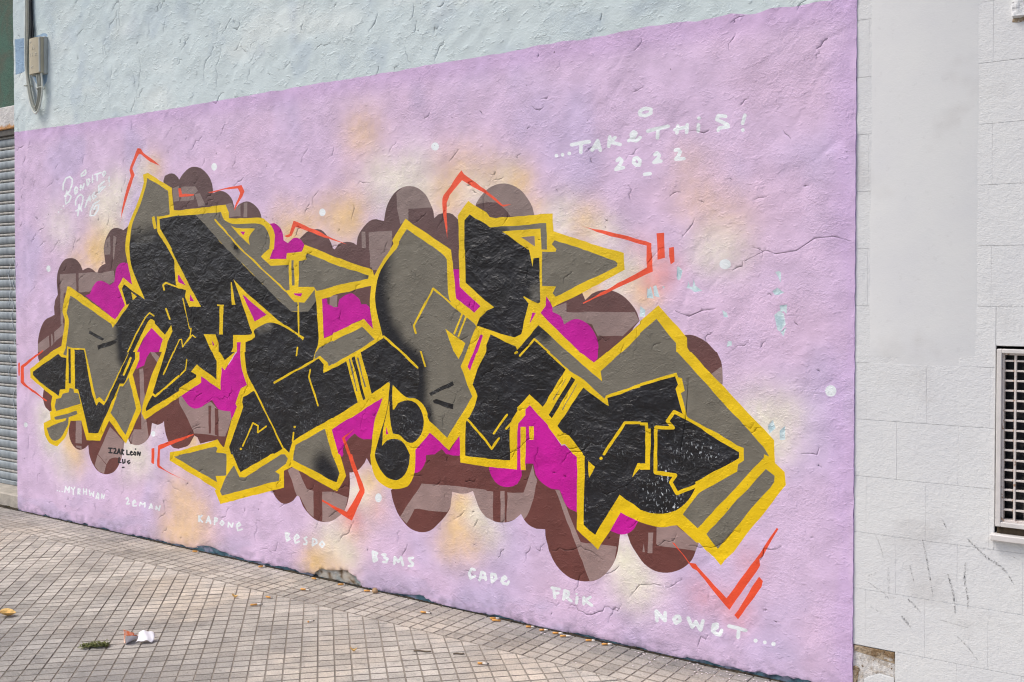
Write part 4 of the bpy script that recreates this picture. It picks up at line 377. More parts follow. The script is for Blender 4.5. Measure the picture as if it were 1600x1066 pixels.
W;text|...MYRHWAN;-5058,189 -5048,228 -5063,227 -5072,189|-5062,225 -5041,202 -5028,207 -5049,230|-5048,228 -5051,225 -5056,223 -5061,224 -5063,227 -5060,230 -5055,231 -5051,231|-5028,203 -5006,228 -5019,231 -5041,206|-5027,206 -5029,202 -5034,201 -5039,201 -5041,204 -5039,207 -5034,209 -5029,208|-5020,229 -5024,191 -5010,192 -5005,230|-5006,230 -5008,227 -5013,226 -5017,226 -5019,229 -5017,232 -5012,234 -5008,233|-5058,190 -5060,187 -5065,185 -5070,186 -5072,188 -5070,191 -5065,193 -5060,192|-5010,193 -5013,190 -5017,188 -5022,188 -5024,191 -5022,194 -5017,196 -5012,195|-4997,224 -4976,209 -4964,215 -4985,230|-4964,211 -4946,233 -4959,235 -4976,213|-4963,213 -4965,210 -4970,208 -4975,209 -4977,211 -4975,214 -4970,216 -4965,215|-4984,228 -4986,225 -4991,223 -4996,224 -4998,226 -4996,229 -4991,231 -4986,230|-4946,234 -4948,231 -4953,230 -4958,230 -4960,233 -4957,236 -4953,238 -4948,237|-4977,211 -4978,181 -4963,183 -4963,213|-4963,213 -4965,210 -4970,208 -4975,209 -4977,211 -4975,214 -4970,216 -4965,215|-4964,183 -4966,180 -4971,178 -4975,179 -4977,181 -4975,184 -4970,186 -4966,186|-4913,191 -4908,229 -4922,228 -4927,190|-4916,224 -4895,224 -4892,232 -4913,232|-4908,229 -4910,226 -4915,224 -4920,225 -4922,227 -4920,230 -4915,232 -4910,231|-4901,228 -4905,213 -4891,213 -4887,228|-4887,229 -4889,226 -4894,224 -4899,225 -4901,227 -4899,230 -4894,232 -4889,231|-4900,217 -4921,212 -4918,204 -4897,209|-4891,213 -4893,210 -4898,209 -4903,209 -4905,212 -4903,215 -4898,217 -4893,216|-4925,205 -4900,190 -4889,197 -4914,211|-4912,209 -4914,206 -4919,204 -4924,204 -4926,207 -4924,210 -4919,212 -4914,211|-4913,191 -4915,188 -4920,187 -4924,187 -4926,190 -4924,193 -4919,194 -4915,194|-4888,194 -4890,191 -4894,190 -4899,190 -4901,193 -4899,196 -4894,197 -4889,197|-4863,234 -4863,199 -4850,201 -4849,235|-4849,235 -4851,232 -4856,231 -4861,231 -4863,234 -4861,237 -4856,238 -4851,238|-4850,201 -4852,198 -4857,196 -4861,197 -4863,199 -4861,202 -4856,204 -4852,203|-4834,235 -4834,200 -4821,202 -4820,236|-4820,236 -4822,233 -4827,231 -4832,232 -4834,235 -4832,238 -4827,239 -4822,239|-4821,202 -4823,199 -4827,197 -4832,198 -4834,200 -4832,203 -4827,205 -4823,204|-4856,211 -4827,214 -4827,222 -4856,219|-4850,216 -4852,213 -4856,211 -4861,212 -4863,214 -4861,217 -4856,219 -4852,218|-4821,219 -4823,216 -4827,214 -4832,215 -4834,217 -4832,220 -4827,222 -4822,221|-4801,230 -4793,197 -4779,200 -4787,233|-4780,197 -4763,216 -4775,219 -4792,200|-4779,199 -4781,196 -4786,195 -4791,195 -4793,198 -4791,201 -4786,202 -4781,202|-4775,215 -4755,195 -4743,201 -4763,220|-4763,218 -4765,215 -4769,213 -4774,214 -4776,217 -4774,220 -4769,221 -4765,221|-4742,198 -4738,228 -4751,227 -4756,197|-4742,199 -4744,196 -4749,194 -4754,195 -4756,197 -4754,200 -4749,202 -4744,201|-4787,232 -4789,229 -4794,228 -4799,228 -4800,231 -4798,234 -4794,236 -4789,235|-4738,228 -4740,225 -4745,224 -4749,224 -4751,227 -4749,230 -4745,231 -4740,231|-4714,186 -4697,225 -4710,225 -4727,187|-4709,221 -4697,216 -4687,222 -4699,228|-4697,226 -4699,223 -4704,221 -4709,222 -4711,224 -4709,227 -4704,229 -4699,228|-4699,218 -4699,187 -4686,188 -4685,220|-4685,220 -4687,217 -4692,215 -4697,216 -4698,218 -4697,221 -4692,223 -4687,222|-4687,191 -4711,205 -4722,198 -4697,184|-4686,188 -4688,185 -4692,184 -4697,184 -4699,187 -4697,190 -4692,191 -4688,191|-4714,187 -4716,184 -4721,183 -4725,183 -4727,186 -4725,189 -4721,190 -4716,190|-4710,202 -4712,199 -4717,198 -4721,198 -4723,201 -4721,204 -4716,206 -4712,205|-4657,196 -4653,223 -4666,222 -4671,195|-4666,220 -4646,194 -4634,198 -4653,225|-4653,223 -4655,220 -4660,219 -4664,219 -4666,222 -4664,225 -4659,227 -4655,226|-4633,196 -4625,221 -4638,221 -4646,196|-4633,197 -4635,194 -4640,192 -4644,193 -4646,195 -4644,198 -4640,200 -4635,199|-4657,196 -4659,193 -4664,192 -4668,192 -4670,195 -4668,198 -4664,200 -4659,199|-4625,222 -4627,219 -4631,217 -4636,218 -4638,220 -4636,223 -4631,225 -4627,224|-5145,190 -5146,187 -5150,186 -5154,185 -5158,186 -5159,188 -5157,191 -5154,193 -5150,193 -5146,192|-5119,189 -5120,187 -5123,185 -5128,184 -5131,186 -5133,188 -5131,190 -5128,192 -5123,193 -5120,192|-5088,190 -5089,187 -5093,185 -5097,185 -5101,186 -5102,188 -5101,191 -5097,193 -5093,193 -5089,192
W;text|ZEMAN;-4402,218 -4387,229 -4397,235 -4413,223|-4399,229 -4388,214 -4374,219 -4385,235|-4385,233 -4387,229 -4392,228 -4397,228 -4399,231 -4397,235 -4392,236 -4387,236|-4387,218 -4410,192 -4398,189 -4374,215|-4374,218 -4376,214 -4381,212 -4386,213 -4388,216 -4386,219 -4381,221 -4376,221|-4404,186 -4373,190 -4373,199 -4404,195|-4397,191 -4399,188 -4404,186 -4409,187 -4411,190 -4409,193 -4404,195 -4399,194|-4400,222 -4403,218 -4408,216 -4413,217 -4415,220 -4413,223 -4408,225 -4403,224|-4366,195 -4368,192 -4373,190 -4378,191 -4380,193 -4378,197 -4373,199 -4368,198|-4339,197 -4307,208 -4312,216 -4344,205|-4303,215 -4313,227 -4326,221 -4316,209|-4302,213 -4304,210 -4309,208 -4314,209 -4316,211 -4314,215 -4309,217 -4304,216|-4325,227 -4341,215 -4332,210 -4315,221|-4313,225 -4315,222 -4320,220 -4325,220 -4327,223 -4325,227 -4320,228 -4315,228|-4344,212 -4344,186 -4330,188 -4329,214|-4329,214 -4332,210 -4337,208 -4342,209 -4344,212 -4342,215 -4337,217 -4331,216|-4337,182 -4304,187 -4303,195 -4337,191|-4330,188 -4332,184 -4337,183 -4342,183 -4344,186 -4342,189 -4337,191 -4332,191|-4334,202 -4336,198 -4341,197 -4346,197 -4348,200 -4346,203 -4341,205 -4336,205|-4297,192 -4299,189 -4304,187 -4308,187 -4310,190 -4308,193 -4303,195 -4299,195|-4264,195 -4256,217 -4270,217 -4278,195|-4268,213 -4246,202 -4236,209 -4258,221|-4256,218 -4258,214 -4263,212 -4268,213 -4270,216 -4268,219 -4263,221 -4258,220|-4236,203 -4214,217 -4223,223 -4246,208|-4234,206 -4236,203 -4241,201 -4246,202 -4248,205 -4246,208 -4241,210 -4236,209|-4226,219 -4226,193 -4212,195 -4211,221|-4211,221 -4214,217 -4219,215 -4223,216 -4225,219 -4223,222 -4218,224 -4213,223|-4264,196 -4266,192 -4271,191 -4276,191 -4278,194 -4276,197 -4271,199 -4266,199|-4212,195 -4214,192 -4219,190 -4224,191 -4226,193 -4224,197 -4219,199 -4214,198|-4172,189 -4153,219 -4166,221 -4185,191|-4166,217 -4155,205 -4142,210 -4153,223|-4152,221 -4154,217 -4159,216 -4164,216 -4166,219 -4164,222 -4159,224 -4154,224|-4150,211 -4176,204 -4172,196 -4147,203|-4142,208 -4144,205 -4148,203 -4153,204 -4155,207 -4153,210 -4148,212 -4144,211|-4177,195 -4147,192 -4142,201 -4172,204|-4167,201 -4169,197 -4174,195 -4179,196 -4181,199 -4179,202 -4174,204 -4169,203|-4171,191 -4173,188 -4178,186 -4183,186 -4185,189 -4183,192 -4178,194 -4173,194|-4138,197 -4140,194 -4145,192 -4150,193 -4152,196 -4150,199 -4145,201 -4140,200|-4105,192 -4101,213 -4115,212 -4119,191|-4114,209 -4089,187 -4077,193 -4102,215|-4101,213 -4103,210 -4108,208 -4113,209 -4115,211 -4113,215 -4108,217 -4103,216|-4076,190 -4065,219 -4079,219 -4090,190|-4076,191 -4078,188 -4083,186 -4088,187 -4090,189 -4088,193 -4083,194 -4078,194|-4105,192 -4107,189 -4112,187 -4117,188 -4119,190 -4117,194 -4112,195 -4107,195|-4065,220 -4067,217 -4072,215 -4077,215 -4078,218 -4076,221 -4072,223 -4067,223
W;text|KAPONE;-3724,202 -3725,169 -3709,171 -3709,204|-3709,204 -3712,200 -3717,198 -3722,199 -3724,202 -3722,206 -3717,208 -3712,207|-3710,171 -3712,167 -3717,165 -3722,166 -3724,169 -3722,172 -3717,175 -3712,174|-3697,212 -3723,189 -3711,184 -3685,207|-3722,182 -3693,167 -3682,175 -3711,191|-3709,187 -3712,184 -3717,182 -3722,182 -3724,186 -3722,189 -3717,191 -3712,191|-3684,210 -3686,206 -3691,204 -3696,205 -3699,208 -3696,212 -3691,214 -3686,213|-3680,172 -3682,168 -3687,166 -3692,167 -3695,170 -3692,174 -3687,176 -3682,175|-3646,172 -3625,210 -3639,212 -3660,173|-3639,209 -3623,170 -3608,174 -3625,213|-3625,212 -3627,208 -3632,206 -3637,207 -3639,210 -3637,214 -3632,216 -3627,215|-3646,173 -3648,170 -3653,168 -3659,168 -3661,171 -3659,175 -3653,177 -3648,176|-3608,173 -3611,169 -3616,167 -3621,168 -3623,171 -3621,175 -3616,177 -3610,176|-3650,179 -3616,181 -3615,191 -3648,189|-3642,185 -3644,181 -3649,179 -3654,180 -3656,183 -3654,187 -3649,189 -3644,188|-3608,187 -3610,183 -3616,181 -3621,182 -3623,185 -3621,188 -3615,190 -3610,190|-3575,171 -3570,210 -3585,209 -3590,170|-3581,205 -3560,202 -3554,212 -3575,215|-3570,211 -3573,207 -3578,205 -3583,206 -3585,209 -3583,213 -3578,215 -3573,214|-3564,208 -3573,190 -3558,189 -3550,206|-3550,208 -3552,204 -3557,202 -3562,203 -3564,206 -3562,210 -3557,212 -3552,211|-3565,194 -3582,192 -3582,182 -3566,184|-3558,190 -3560,187 -3566,185 -3571,185 -3573,188 -3571,192 -3565,194 -3560,193|-3575,172 -3577,168 -3582,166 -3587,167 -3589,170 -3587,173 -3582,175 -3577,175|-3575,188 -3577,185 -3582,182 -3587,183 -3589,186 -3587,190 -3582,192 -3577,191|-3522,203 -3539,185 -3526,181 -3510,199|-3538,179 -3521,170 -3511,178 -3527,187|-3525,184 -3527,180 -3533,178 -3538,179 -3540,182 -3538,185 -3532,188 -3527,187|-3510,172 -3494,187 -3505,192 -3522,176|-3509,175 -3511,171 -3516,169 -3521,170 -3523,173 -3521,177 -3516,179 -3511,178|-3494,194 -3510,205 -3522,197 -3505,186|-3492,191 -3495,187 -3500,185 -3505,186 -3507,189 -3505,192 -3500,195 -3494,194|-3509,202 -3511,199 -3516,197 -3521,197 -3523,200 -3521,204 -3516,206 -3511,205|-3509,202 -3511,199 -3516,197 -3521,197 -3523,200 -3521,204 -3516,206 -3511,205|-3456,173 -3452,198 -3466,197 -3470,172|-3465,194 -3436,173 -3425,181 -3453,202|-3452,199 -3454,195 -3459,193 -3464,194 -3466,197 -3464,201 -3459,203 -3454,202|-3424,177 -3415,200 -3429,200 -3438,177|-3424,178 -3426,174 -3431,172 -3436,173 -3438,176 -3436,180 -3431,182 -3426,181|-3456,174 -3458,170 -3463,168 -3468,169 -3470,172 -3468,175 -3463,177 -3458,177|-3415,201 -3418,197 -3422,195 -3427,196 -3429,199 -3427,202 -3422,204 -3417,204|-3389,178 -3354,194 -3360,202 -3395,186|-3351,201 -3364,214 -3376,207 -3363,194|-3350,199 -3352,195 -3357,193 -3362,194 -3364,197 -3362,200 -3357,202 -3352,202|-3375,213 -3397,195 -3387,189 -3365,208|-3363,211 -3365,208 -3370,206 -3375,206 -3377,209 -3375,213 -3370,215 -3365,214|-3399,190 -3388,161 -3374,165 -3385,194|-3385,193 -3387,189 -3392,187 -3397,188 -3399,191 -3397,195 -3392,197 -3387,196|-3379,159 -3344,171 -3348,180 -3383,167|-3374,164 -3376,160 -3381,158 -3386,159 -3388,162 -3386,166 -3381,168 -3376,167|-3385,183 -3387,180 -3392,178 -3397,178 -3399,181 -3397,185 -3392,187 -3387,186|-3339,176 -3341,173 -3346,171 -3351,171 -3353,174 -3351,178 -3346,180 -3341,179
W;text|BESDO;-3005,201 -2995,159 -2980,163 -2991,205|-2983,157 -2961,170 -2969,178 -2991,165|-2980,162 -2982,158 -2987,156 -2992,156 -2995,160 -2992,164 -2987,166 -2982,165|-2960,179 -2978,189 -2989,180 -2970,170|-2958,175 -2960,171 -2965,169 -2970,170 -2972,173 -2970,177 -2965,179 -2960,179|-2977,183 -2962,200 -2975,204 -2990,187|-2976,186 -2978,182 -2983,180 -2989,180 -2991,184 -2989,188 -2983,190 -2978,189|-2967,207 -2996,209 -3000,198 -2970,197|-2961,203 -2964,199 -2969,197 -2974,198 -2976,201 -2974,205 -2969,207 -2963,206|-2991,204 -2993,200 -2998,198 -3003,199 -3005,202 -3003,206 -2998,208 -2993,208|-2991,204 -2993,200 -2998,198 -3003,199 -3005,202 -3003,206 -2998,208 -2993,208|-2928,172 -2893,188 -2899,197 -2934,181|-2890,196 -2904,210 -2916,202 -2902,189|-2889,194 -2891,190 -2896,188 -2901,188 -2903,192 -2901,195 -2896,198 -2891,197|-2916,209 -2935,191 -2925,185 -2905,203|-2903,207 -2905,203 -2910,201 -2915,202 -2917,205 -2915,209 -2910,211 -2905,210|-2937,186 -2930,156 -2916,160 -2923,190|-2923,189 -2925,185 -2930,183 -2935,184 -2937,187 -2935,191 -2930,193 -2925,192|-2920,154 -2890,167 -2896,176 -2926,162|-2916,159 -2918,155 -2923,153 -2928,154 -2930,157 -2928,161 -2923,163 -2918,162|-2924,177 -2926,174 -2931,171 -2936,172 -2938,175 -2936,179 -2931,181 -2926,181|-2886,172 -2888,169 -2893,166 -2898,167 -2900,170 -2898,174 -2893,176 -2888,176|-2842,206 -2860,196 -2853,188 -2835,198|-2862,188 -2844,175 -2833,183 -2851,196|-2849,193 -2851,189 -2856,187 -2861,188 -2863,191 -2861,195 -2856,197 -2851,196|-2845,179 -2849,163 -2835,163 -2831,179|-2831,180 -2833,176 -2838,174 -2843,175 -2845,178 -2843,182 -2838,184 -2833,183|-2842,168 -2860,166 -2860,156 -2842,158|-2835,164 -2837,160 -2842,158 -2847,159 -2849,162 -2847,166 -2842,168 -2837,168|-2831,203 -2833,199 -2838,197 -2843,198 -2845,201 -2843,205 -2838,207 -2833,206|-2853,162 -2855,158 -2860,156 -2865,157 -2867,160 -2865,164 -2860,166 -2855,165|-2799,200 -2803,162 -2789,163 -2785,202|-2792,159 -2760,178 -2768,186 -2800,166|-2789,163 -2791,159 -2796,157 -2801,158 -2803,161 -2801,165 -2796,167 -2791,167|-2757,184 -2760,199 -2774,195 -2771,180|-2757,183 -2759,179 -2764,177 -2769,178 -2771,181 -2769,185 -2764,187 -2759,186|-2765,202 -2789,206 -2795,196 -2770,192|-2760,198 -2763,194 -2767,192 -2772,193 -2774,196 -2772,200 -2767,202 -2762,201|-2785,202 -2787,198 -2792,196 -2797,197 -2799,200 -2797,204 -2792,206 -2787,205|-2785,202 -2787,198 -2792,196 -2797,197 -2799,200 -2797,204 -2792,206 -2787,205|-2731,198 -2748,180 -2738,175 -2720,193|-2748,173 -2731,161 -2720,169 -2738,181|-2736,178 -2738,175 -2743,172 -2748,173 -2750,176 -2748,180 -2743,182 -2738,182|-2720,162 -2703,180 -2713,185 -2731,167|-2719,166 -2721,162 -2726,160 -2730,161 -2732,164 -2730,168 -2725,170 -2721,169|-2703,186 -2720,199 -2731,191 -2713,178|-2701,183 -2703,180 -2708,177 -2713,178 -2715,181 -2713,185 -2708,187 -2703,187|-2719,196 -2721,192 -2725,190 -2730,191 -2732,194 -2730,198 -2725,200 -2721,199|-2719,196 -2721,192 -2725,190 -2730,191 -2732,194 -2730,198 -2725,200 -2721,199
W;text|BSMS;-2380,191 -2373,143 -2355,147 -2362,195|-2360,139 -2339,150 -2347,161 -2368,150|-2355,146 -2358,141 -2364,138 -2370,139 -2373,143 -2370,148 -2364,151 -2358,150|-2335,159 -2345,176 -2362,169 -2351,152|-2335,157 -2337,152 -2343,149 -2349,150 -2352,154 -2349,159 -2343,162 -2337,161|-2346,171 -2335,188 -2351,191 -2361,174|-2345,174 -2347,169 -2354,166 -2360,167 -2362,171 -2360,176 -2354,179 -2347,178|-2340,196 -2368,200 -2374,187 -2346,183|-2334,191 -2337,186 -2343,183 -2349,184 -2352,188 -2349,193 -2343,196 -2337,195|-2362,195 -2365,190 -2371,187 -2377,188 -2379,192 -2377,197 -2371,200 -2365,199|-2362,195 -2365,190 -2371,187 -2377,188 -2379,192 -2377,197 -2371,200 -2365,199|-2308,180 -2288,183 -2288,197 -2308,194|-2296,191 -2303,174 -2287,173 -2280,189|-2279,191 -2282,186 -2288,184 -2294,185 -2296,189 -2294,194 -2288,196 -2282,195|-2298,167 -2277,165 -2271,178 -2292,180|-2286,175 -2289,170 -2295,167 -2301,168 -2303,172 -2301,177 -2295,180 -2289,179|-2282,172 -2289,155 -2273,154 -2266,170|-2266,173 -2268,168 -2274,165 -2280,166 -2283,170 -2280,175 -2274,178 -2268,177|-2281,161 -2302,158 -2302,145 -2281,148|-2273,156 -2275,151 -2281,148 -2287,149 -2290,153 -2287,158 -2281,161 -2275,160|-2300,188 -2303,183 -2308,181 -2314,182 -2317,186 -2314,191 -2308,193 -2303,192|-2293,153 -2296,148 -2302,145 -2308,146 -2310,150 -2308,155 -2302,158 -2296,157|-2221,155 -2218,187 -2235,185 -2239,154|-2233,181 -2210,162 -2196,172 -2220,191|-2218,187 -2221,183 -2227,180 -2232,181 -2235,185 -2232,190 -2227,193 -2221,192|-2196,165 -2179,190 -2193,194 -2210,169|-2195,168 -2197,163 -2203,160 -2209,161 -2211,165 -2209,170 -2203,173 -2197,172|-2194,189 -2181,153 -2165,159 -2178,195|-2178,194 -2180,189 -2186,186 -2192,187 -2194,191 -2192,196 -2186,199 -2180,198|-2222,156 -2224,151 -2230,148 -2236,149 -2238,153 -2236,158 -2230,161 -2224,160|-2165,157 -2167,152 -2173,149 -2179,150 -2181,154 -2179,159 -2173,162 -2167,161|-2111,207 -2137,201 -2135,188 -2109,195|-2144,191 -2134,177 -2119,185 -2129,199|-2128,196 -2130,191 -2136,188 -2142,189 -2144,193 -2142,198 -2136,201 -2130,200|-2131,175 -2115,167 -2105,179 -2121,187|-2118,182 -2120,177 -2126,174 -2132,175 -2134,180 -2132,184 -2126,187 -2120,186|-2118,173 -2121,163 -2105,162 -2102,173|-2102,174 -2104,170 -2110,167 -2115,168 -2118,172 -2115,177 -2110,179 -2104,178|-2114,169 -2137,162 -2135,150 -2112,156|-2105,164 -2107,159 -2113,156 -2119,157 -2121,161 -2119,166 -2113,169 -2107,168|-2102,202 -2104,198 -2110,195 -2115,196 -2118,200 -2115,205 -2110,207 -2104,206|-2128,157 -2131,153 -2136,150 -2142,151 -2144,155 -2142,160 -2136,162 -2131,162
W;text|CADE;-1733,207 -1750,210 -1756,197 -1739,194|-1760,206 -1775,181 -1762,177 -1746,201|-1745,205 -1747,200 -1753,197 -1758,198 -1761,202 -1758,207 -1753,210 -1747,209|-1776,176 -1768,154 -1752,160 -1761,182|-1761,180 -1763,175 -1769,173 -1774,174 -1776,178 -1774,183 -1769,185 -1763,184|-1757,152 -1731,166 -1738,176 -1763,163|-1752,158 -1754,154 -1760,151 -1766,152 -1768,156 -1766,161 -1760,164 -1754,163|-1728,201 -1730,197 -1736,194 -1741,195 -1743,199 -1741,204 -1736,206 -1730,205|-1727,172 -1729,168 -1735,165 -1740,166 -1742,170 -1740,175 -1735,177 -1729,176|-1700,157 -1688,197 -1703,198 -1715,157|-1699,191 -1681,187 -1674,200 -1692,204|-1688,199 -1690,194 -1696,191 -1701,192 -1703,197 -1701,201 -1696,204 -1690,203|-1685,191 -1680,163 -1664,168 -1670,196|-1670,195 -1672,190 -1678,187 -1683,188 -1685,192 -1683,197 -1678,200 -1672,199|-1700,158 -1702,153 -1708,151 -1713,152 -1715,156 -1713,160 -1708,163 -1702,162|-1664,166 -1666,162 -1672,159 -1677,160 -1679,164 -1677,169 -1672,171 -1666,170|-1702,164 -1672,168 -1672,181 -1702,177|-1694,171 -1696,167 -1702,164 -1707,165 -1709,169 -1707,174 -1702,176 -1696,175|-1664,176 -1666,171 -1672,169 -1677,170 -1679,174 -1677,178 -1672,181 -1666,180|-1647,195 -1644,157 -1628,161 -1631,199|-1631,155 -1607,178 -1618,186 -1642,163|-1629,160 -1631,155 -1636,153 -1642,154 -1644,158 -1642,162 -1636,165 -1631,164|-1605,185 -1611,201 -1626,195 -1620,179|-1605,183 -1607,178 -1613,176 -1618,177 -1620,181 -1618,186 -1613,188 -1607,187|-1618,204 -1638,204 -1640,191 -1620,191|-1611,199 -1613,194 -1619,192 -1624,193 -1626,197 -1624,201 -1619,204 -1613,203|-1632,198 -1634,194 -1639,191 -1644,192 -1647,196 -1644,201 -1639,203 -1634,202|-1632,198 -1634,194 -1639,191 -1644,192 -1647,196 -1644,201 -1639,203 -1634,202|-1580,167 -1554,184 -1561,193 -1587,177|-1551,193 -1560,202 -1572,192 -1564,184|-1550,190 -1552,185 -1558,182 -1563,183 -1565,187 -1563,192 -1558,195 -1552,194|-1571,201 -1585,189 -1576,181 -1561,193|-1559,198 -1561,193 -1566,191 -1571,191 -1574,196 -1571,200 -1566,203 -1561,202|-1588,182 -1582,162 -1567,167 -1573,187|-1573,186 -1575,181 -1581,179 -1586,180 -1588,184 -1586,188 -1581,191 -1575,190|-1577,158 -1554,157 -1550,170 -1573,171|-1567,165 -1570,161 -1575,158 -1580,159 -1582,163 -1580,168 -1575,170 -1570,169|-1545,161 -1537,174 -1550,179 -1558,165|-1544,164 -1546,160 -1552,157 -1557,158 -1559,162 -1557,167 -1552,169 -1546,168|-1576,174 -1578,169 -1584,166 -1589,167 -1591,171 -1589,176 -1584,178 -1578,178|-1536,178 -1538,173 -1543,171 -1548,171 -1550,175 -1548,180 -1543,183 -1538,182
W;text|FRiK;-1314,180 -1274,181 -1271,194 -1311,194|-1305,189 -1307,184 -1313,181 -1318,182 -1320,186 -1318,191 -1313,194 -1307,193|-1265,189 -1267,184 -1273,181 -1278,182 -1280,186 -1278,191 -1273,194 -1267,193|-1310,182 -1303,143 -1287,148 -1295,187|-1295,186 -1297,181 -1303,178 -1308,179 -1310,183 -1308,188 -1303,191 -1297,190|-1287,147 -1290,142 -1295,139 -1300,140 -1303,144 -1300,149 -1295,152 -1290,151|-1299,157 -1277,163 -1278,176 -1301,170|-1292,165 -1295,160 -1300,157 -1305,158 -1308,162 -1305,167 -1300,170 -1295,169|-1270,171 -1272,166 -1278,163 -1283,164 -1285,168 -1283,173 -1278,176 -1272,175|-1242,147 -1238,186 -1253,185 -1258,146|-1248,179 -1228,176 -1223,190 -1243,193|-1238,187 -1240,182 -1245,179 -1251,180 -1253,184 -1251,190 -1245,192 -1240,191|-1234,181 -1234,167 -1218,169 -1218,184|-1218,184 -1220,179 -1226,176 -1231,177 -1233,181 -1231,186 -1226,189 -1220,188|-1227,174 -1246,169 -1244,156 -1225,161|-1218,169 -1220,164 -1226,161 -1231,162 -1233,167 -1231,172 -1226,175 -1220,174|-1250,156 -1216,139 -1206,151 -1240,169|-1238,164 -1240,159 -1245,156 -1251,157 -1253,161 -1251,166 -1245,169 -1240,168|-1243,148 -1245,143 -1250,140 -1256,141 -1258,145 -1256,150 -1250,153 -1245,152|-1203,146 -1206,141 -1211,139 -1216,140 -1218,144 -1216,149 -1211,152 -1206,151|-1189,166 -1192,141 -1176,142 -1174,168|-1174,168 -1176,163 -1182,161 -1187,162 -1189,166 -1187,171 -1182,173 -1176,172|-1177,143 -1179,138 -1184,135 -1189,136 -1192,140 -1189,145 -1184,148 -1179,147|-1178,182 -1179,179 -1182,177 -1186,176 -1189,178 -1190,180 -1189,184 -1186,186 -1182,186 -1179,185|-1156,172 -1156,142 -1140,145 -1140,174|-1141,174 -1143,169 -1148,166 -1153,167 -1155,172 -1153,177 -1148,179 -1143,178|-1140,145 -1143,140 -1148,137 -1153,138 -1155,142 -1153,147 -1148,150 -1143,149|-1120,183 -1147,166 -1139,156 -1113,173|-1148,155 -1112,138 -1103,151 -1139,167|-1136,162 -1138,157 -1143,155 -1148,156 -1151,160 -1148,165 -1143,168 -1138,167|-1109,179 -1112,175 -1117,172 -1122,173 -1124,177 -1122,182 -1117,185 -1112,184|-1100,146 -1102,141 -1107,138 -1112,139 -1114,143 -1112,148 -1107,151 -1102,150
W;text|NOWET...;-790,138 -794,177 -811,172 -806,133|-809,168 -767,136 -755,149 -796,181|-794,176 -797,170 -803,167 -808,168 -811,173 -808,179 -803,182 -797,181|-753,144 -753,177 -769,174 -769,141|-753,144 -755,138 -761,135 -767,136 -769,141 -767,146 -761,150 -755,148|-790,137 -792,131 -798,128 -804,129 -806,134 -804,139 -798,143 -792,142|-753,177 -755,172 -761,169 -767,170 -769,174 -767,180 -761,183 -755,182|-713,177 -728,162 -717,152 -702,167|-730,153 -721,136 -706,146 -715,162|-714,159 -716,153 -722,150 -728,151 -730,156 -728,161 -722,165 -716,164|-709,135 -690,149 -698,160 -718,147|-705,143 -708,137 -713,134 -719,135 -722,139 -719,145 -714,149 -708,147|-686,157 -688,172 -705,167 -702,152|-686,156 -689,150 -694,147 -700,148 -702,153 -700,159 -694,162 -689,161|-693,178 -704,180 -710,164 -700,162|-688,171 -691,166 -696,162 -702,164 -705,168 -702,174 -696,177 -691,176|-699,173 -702,168 -707,165 -713,166 -715,170 -713,176 -707,179 -702,178|-699,173 -702,168 -707,165 -713,166 -715,170 -713,176 -707,179 -702,178|-666,168 -647,135 -632,144 -651,178|-632,136 -618,161 -631,166 -646,142|-631,141 -634,135 -639,132 -645,133 -647,138 -645,143 -639,147 -634,146|-632,158 -611,129 -597,139 -618,169|-617,165 -619,159 -625,156 -630,157 -633,162 -630,168 -625,171 -619,170|-596,134 -586,173 -601,174 -611,135|-596,136 -598,130 -604,127 -609,128 -612,133 -609,138 -604,142 -598,141|-650,174 -653,169 -658,166 -664,167 -666,172 -664,177 -658,180 -653,179|-586,175 -588,169 -593,166 -599,167 -601,172 -599,177 -593,180 -588,179|-548,138 -530,152 -538,163 -556,150|-526,159 -526,172 -542,169 -542,156|-526,159 -528,153 -534,150 -539,151 -541,156 -539,161 -534,165 -528,164|-535,178 -549,173 -547,159 -533,164|-526,172 -528,167 -534,164 -539,165 -541,169 -539,175 -534,178 -528,177|-556,166 -560,140 -544,141 -540,167|-540,168 -543,162 -548,159 -554,160 -556,165 -554,170 -548,174 -543,172|-557,134 -543,125 -533,138 -547,147|-544,142 -547,136 -552,133 -558,134 -560,139 -558,144 -552,148 -547,147|-540,124 -523,123 -520,138 -536,139|-530,133 -532,127 -538,124 -543,125 -545,130 -543,136 -538,139 -532,138|-514,129 -506,148 -521,151 -529,132|-514,132 -516,127 -521,123 -527,125 -529,129 -527,135 -521,138 -516,137|-544,146 -547,140 -552,137 -557,138 -560,143 -557,148 -552,151 -547,150|-506,151 -508,146 -513,142 -519,144 -521,148 -519,154 -513,157 -508,156|-485,166 -415,161 -412,176 -481,181|-476,175 -478,169 -483,166 -488,167 -491,172 -488,177 -483,181 -478,179|-406,170 -408,165 -413,162 -419,163 -421,167 -419,173 -413,176 -408,175|-449,170 -453,133 -437,135 -434,172|-434,172 -436,167 -441,164 -446,165 -449,170 -446,175 -441,178 -436,177|-438,136 -440,130 -445,127 -450,128 -452,133 -450,138 -445,141 -440,140|-364,139 -366,133 -370,129 -376,128 -380,131 -382,135 -380,140 -376,144 -370,145 -366,143|-328,139 -329,134 -333,131 -338,130 -342,132 -343,136 -342,141 -338,144 -333,145 -329,143|-292,140 -293,134 -298,130 -304,129 -308,131 -310,136 -308,142 -304,146 -298,147 -293,145
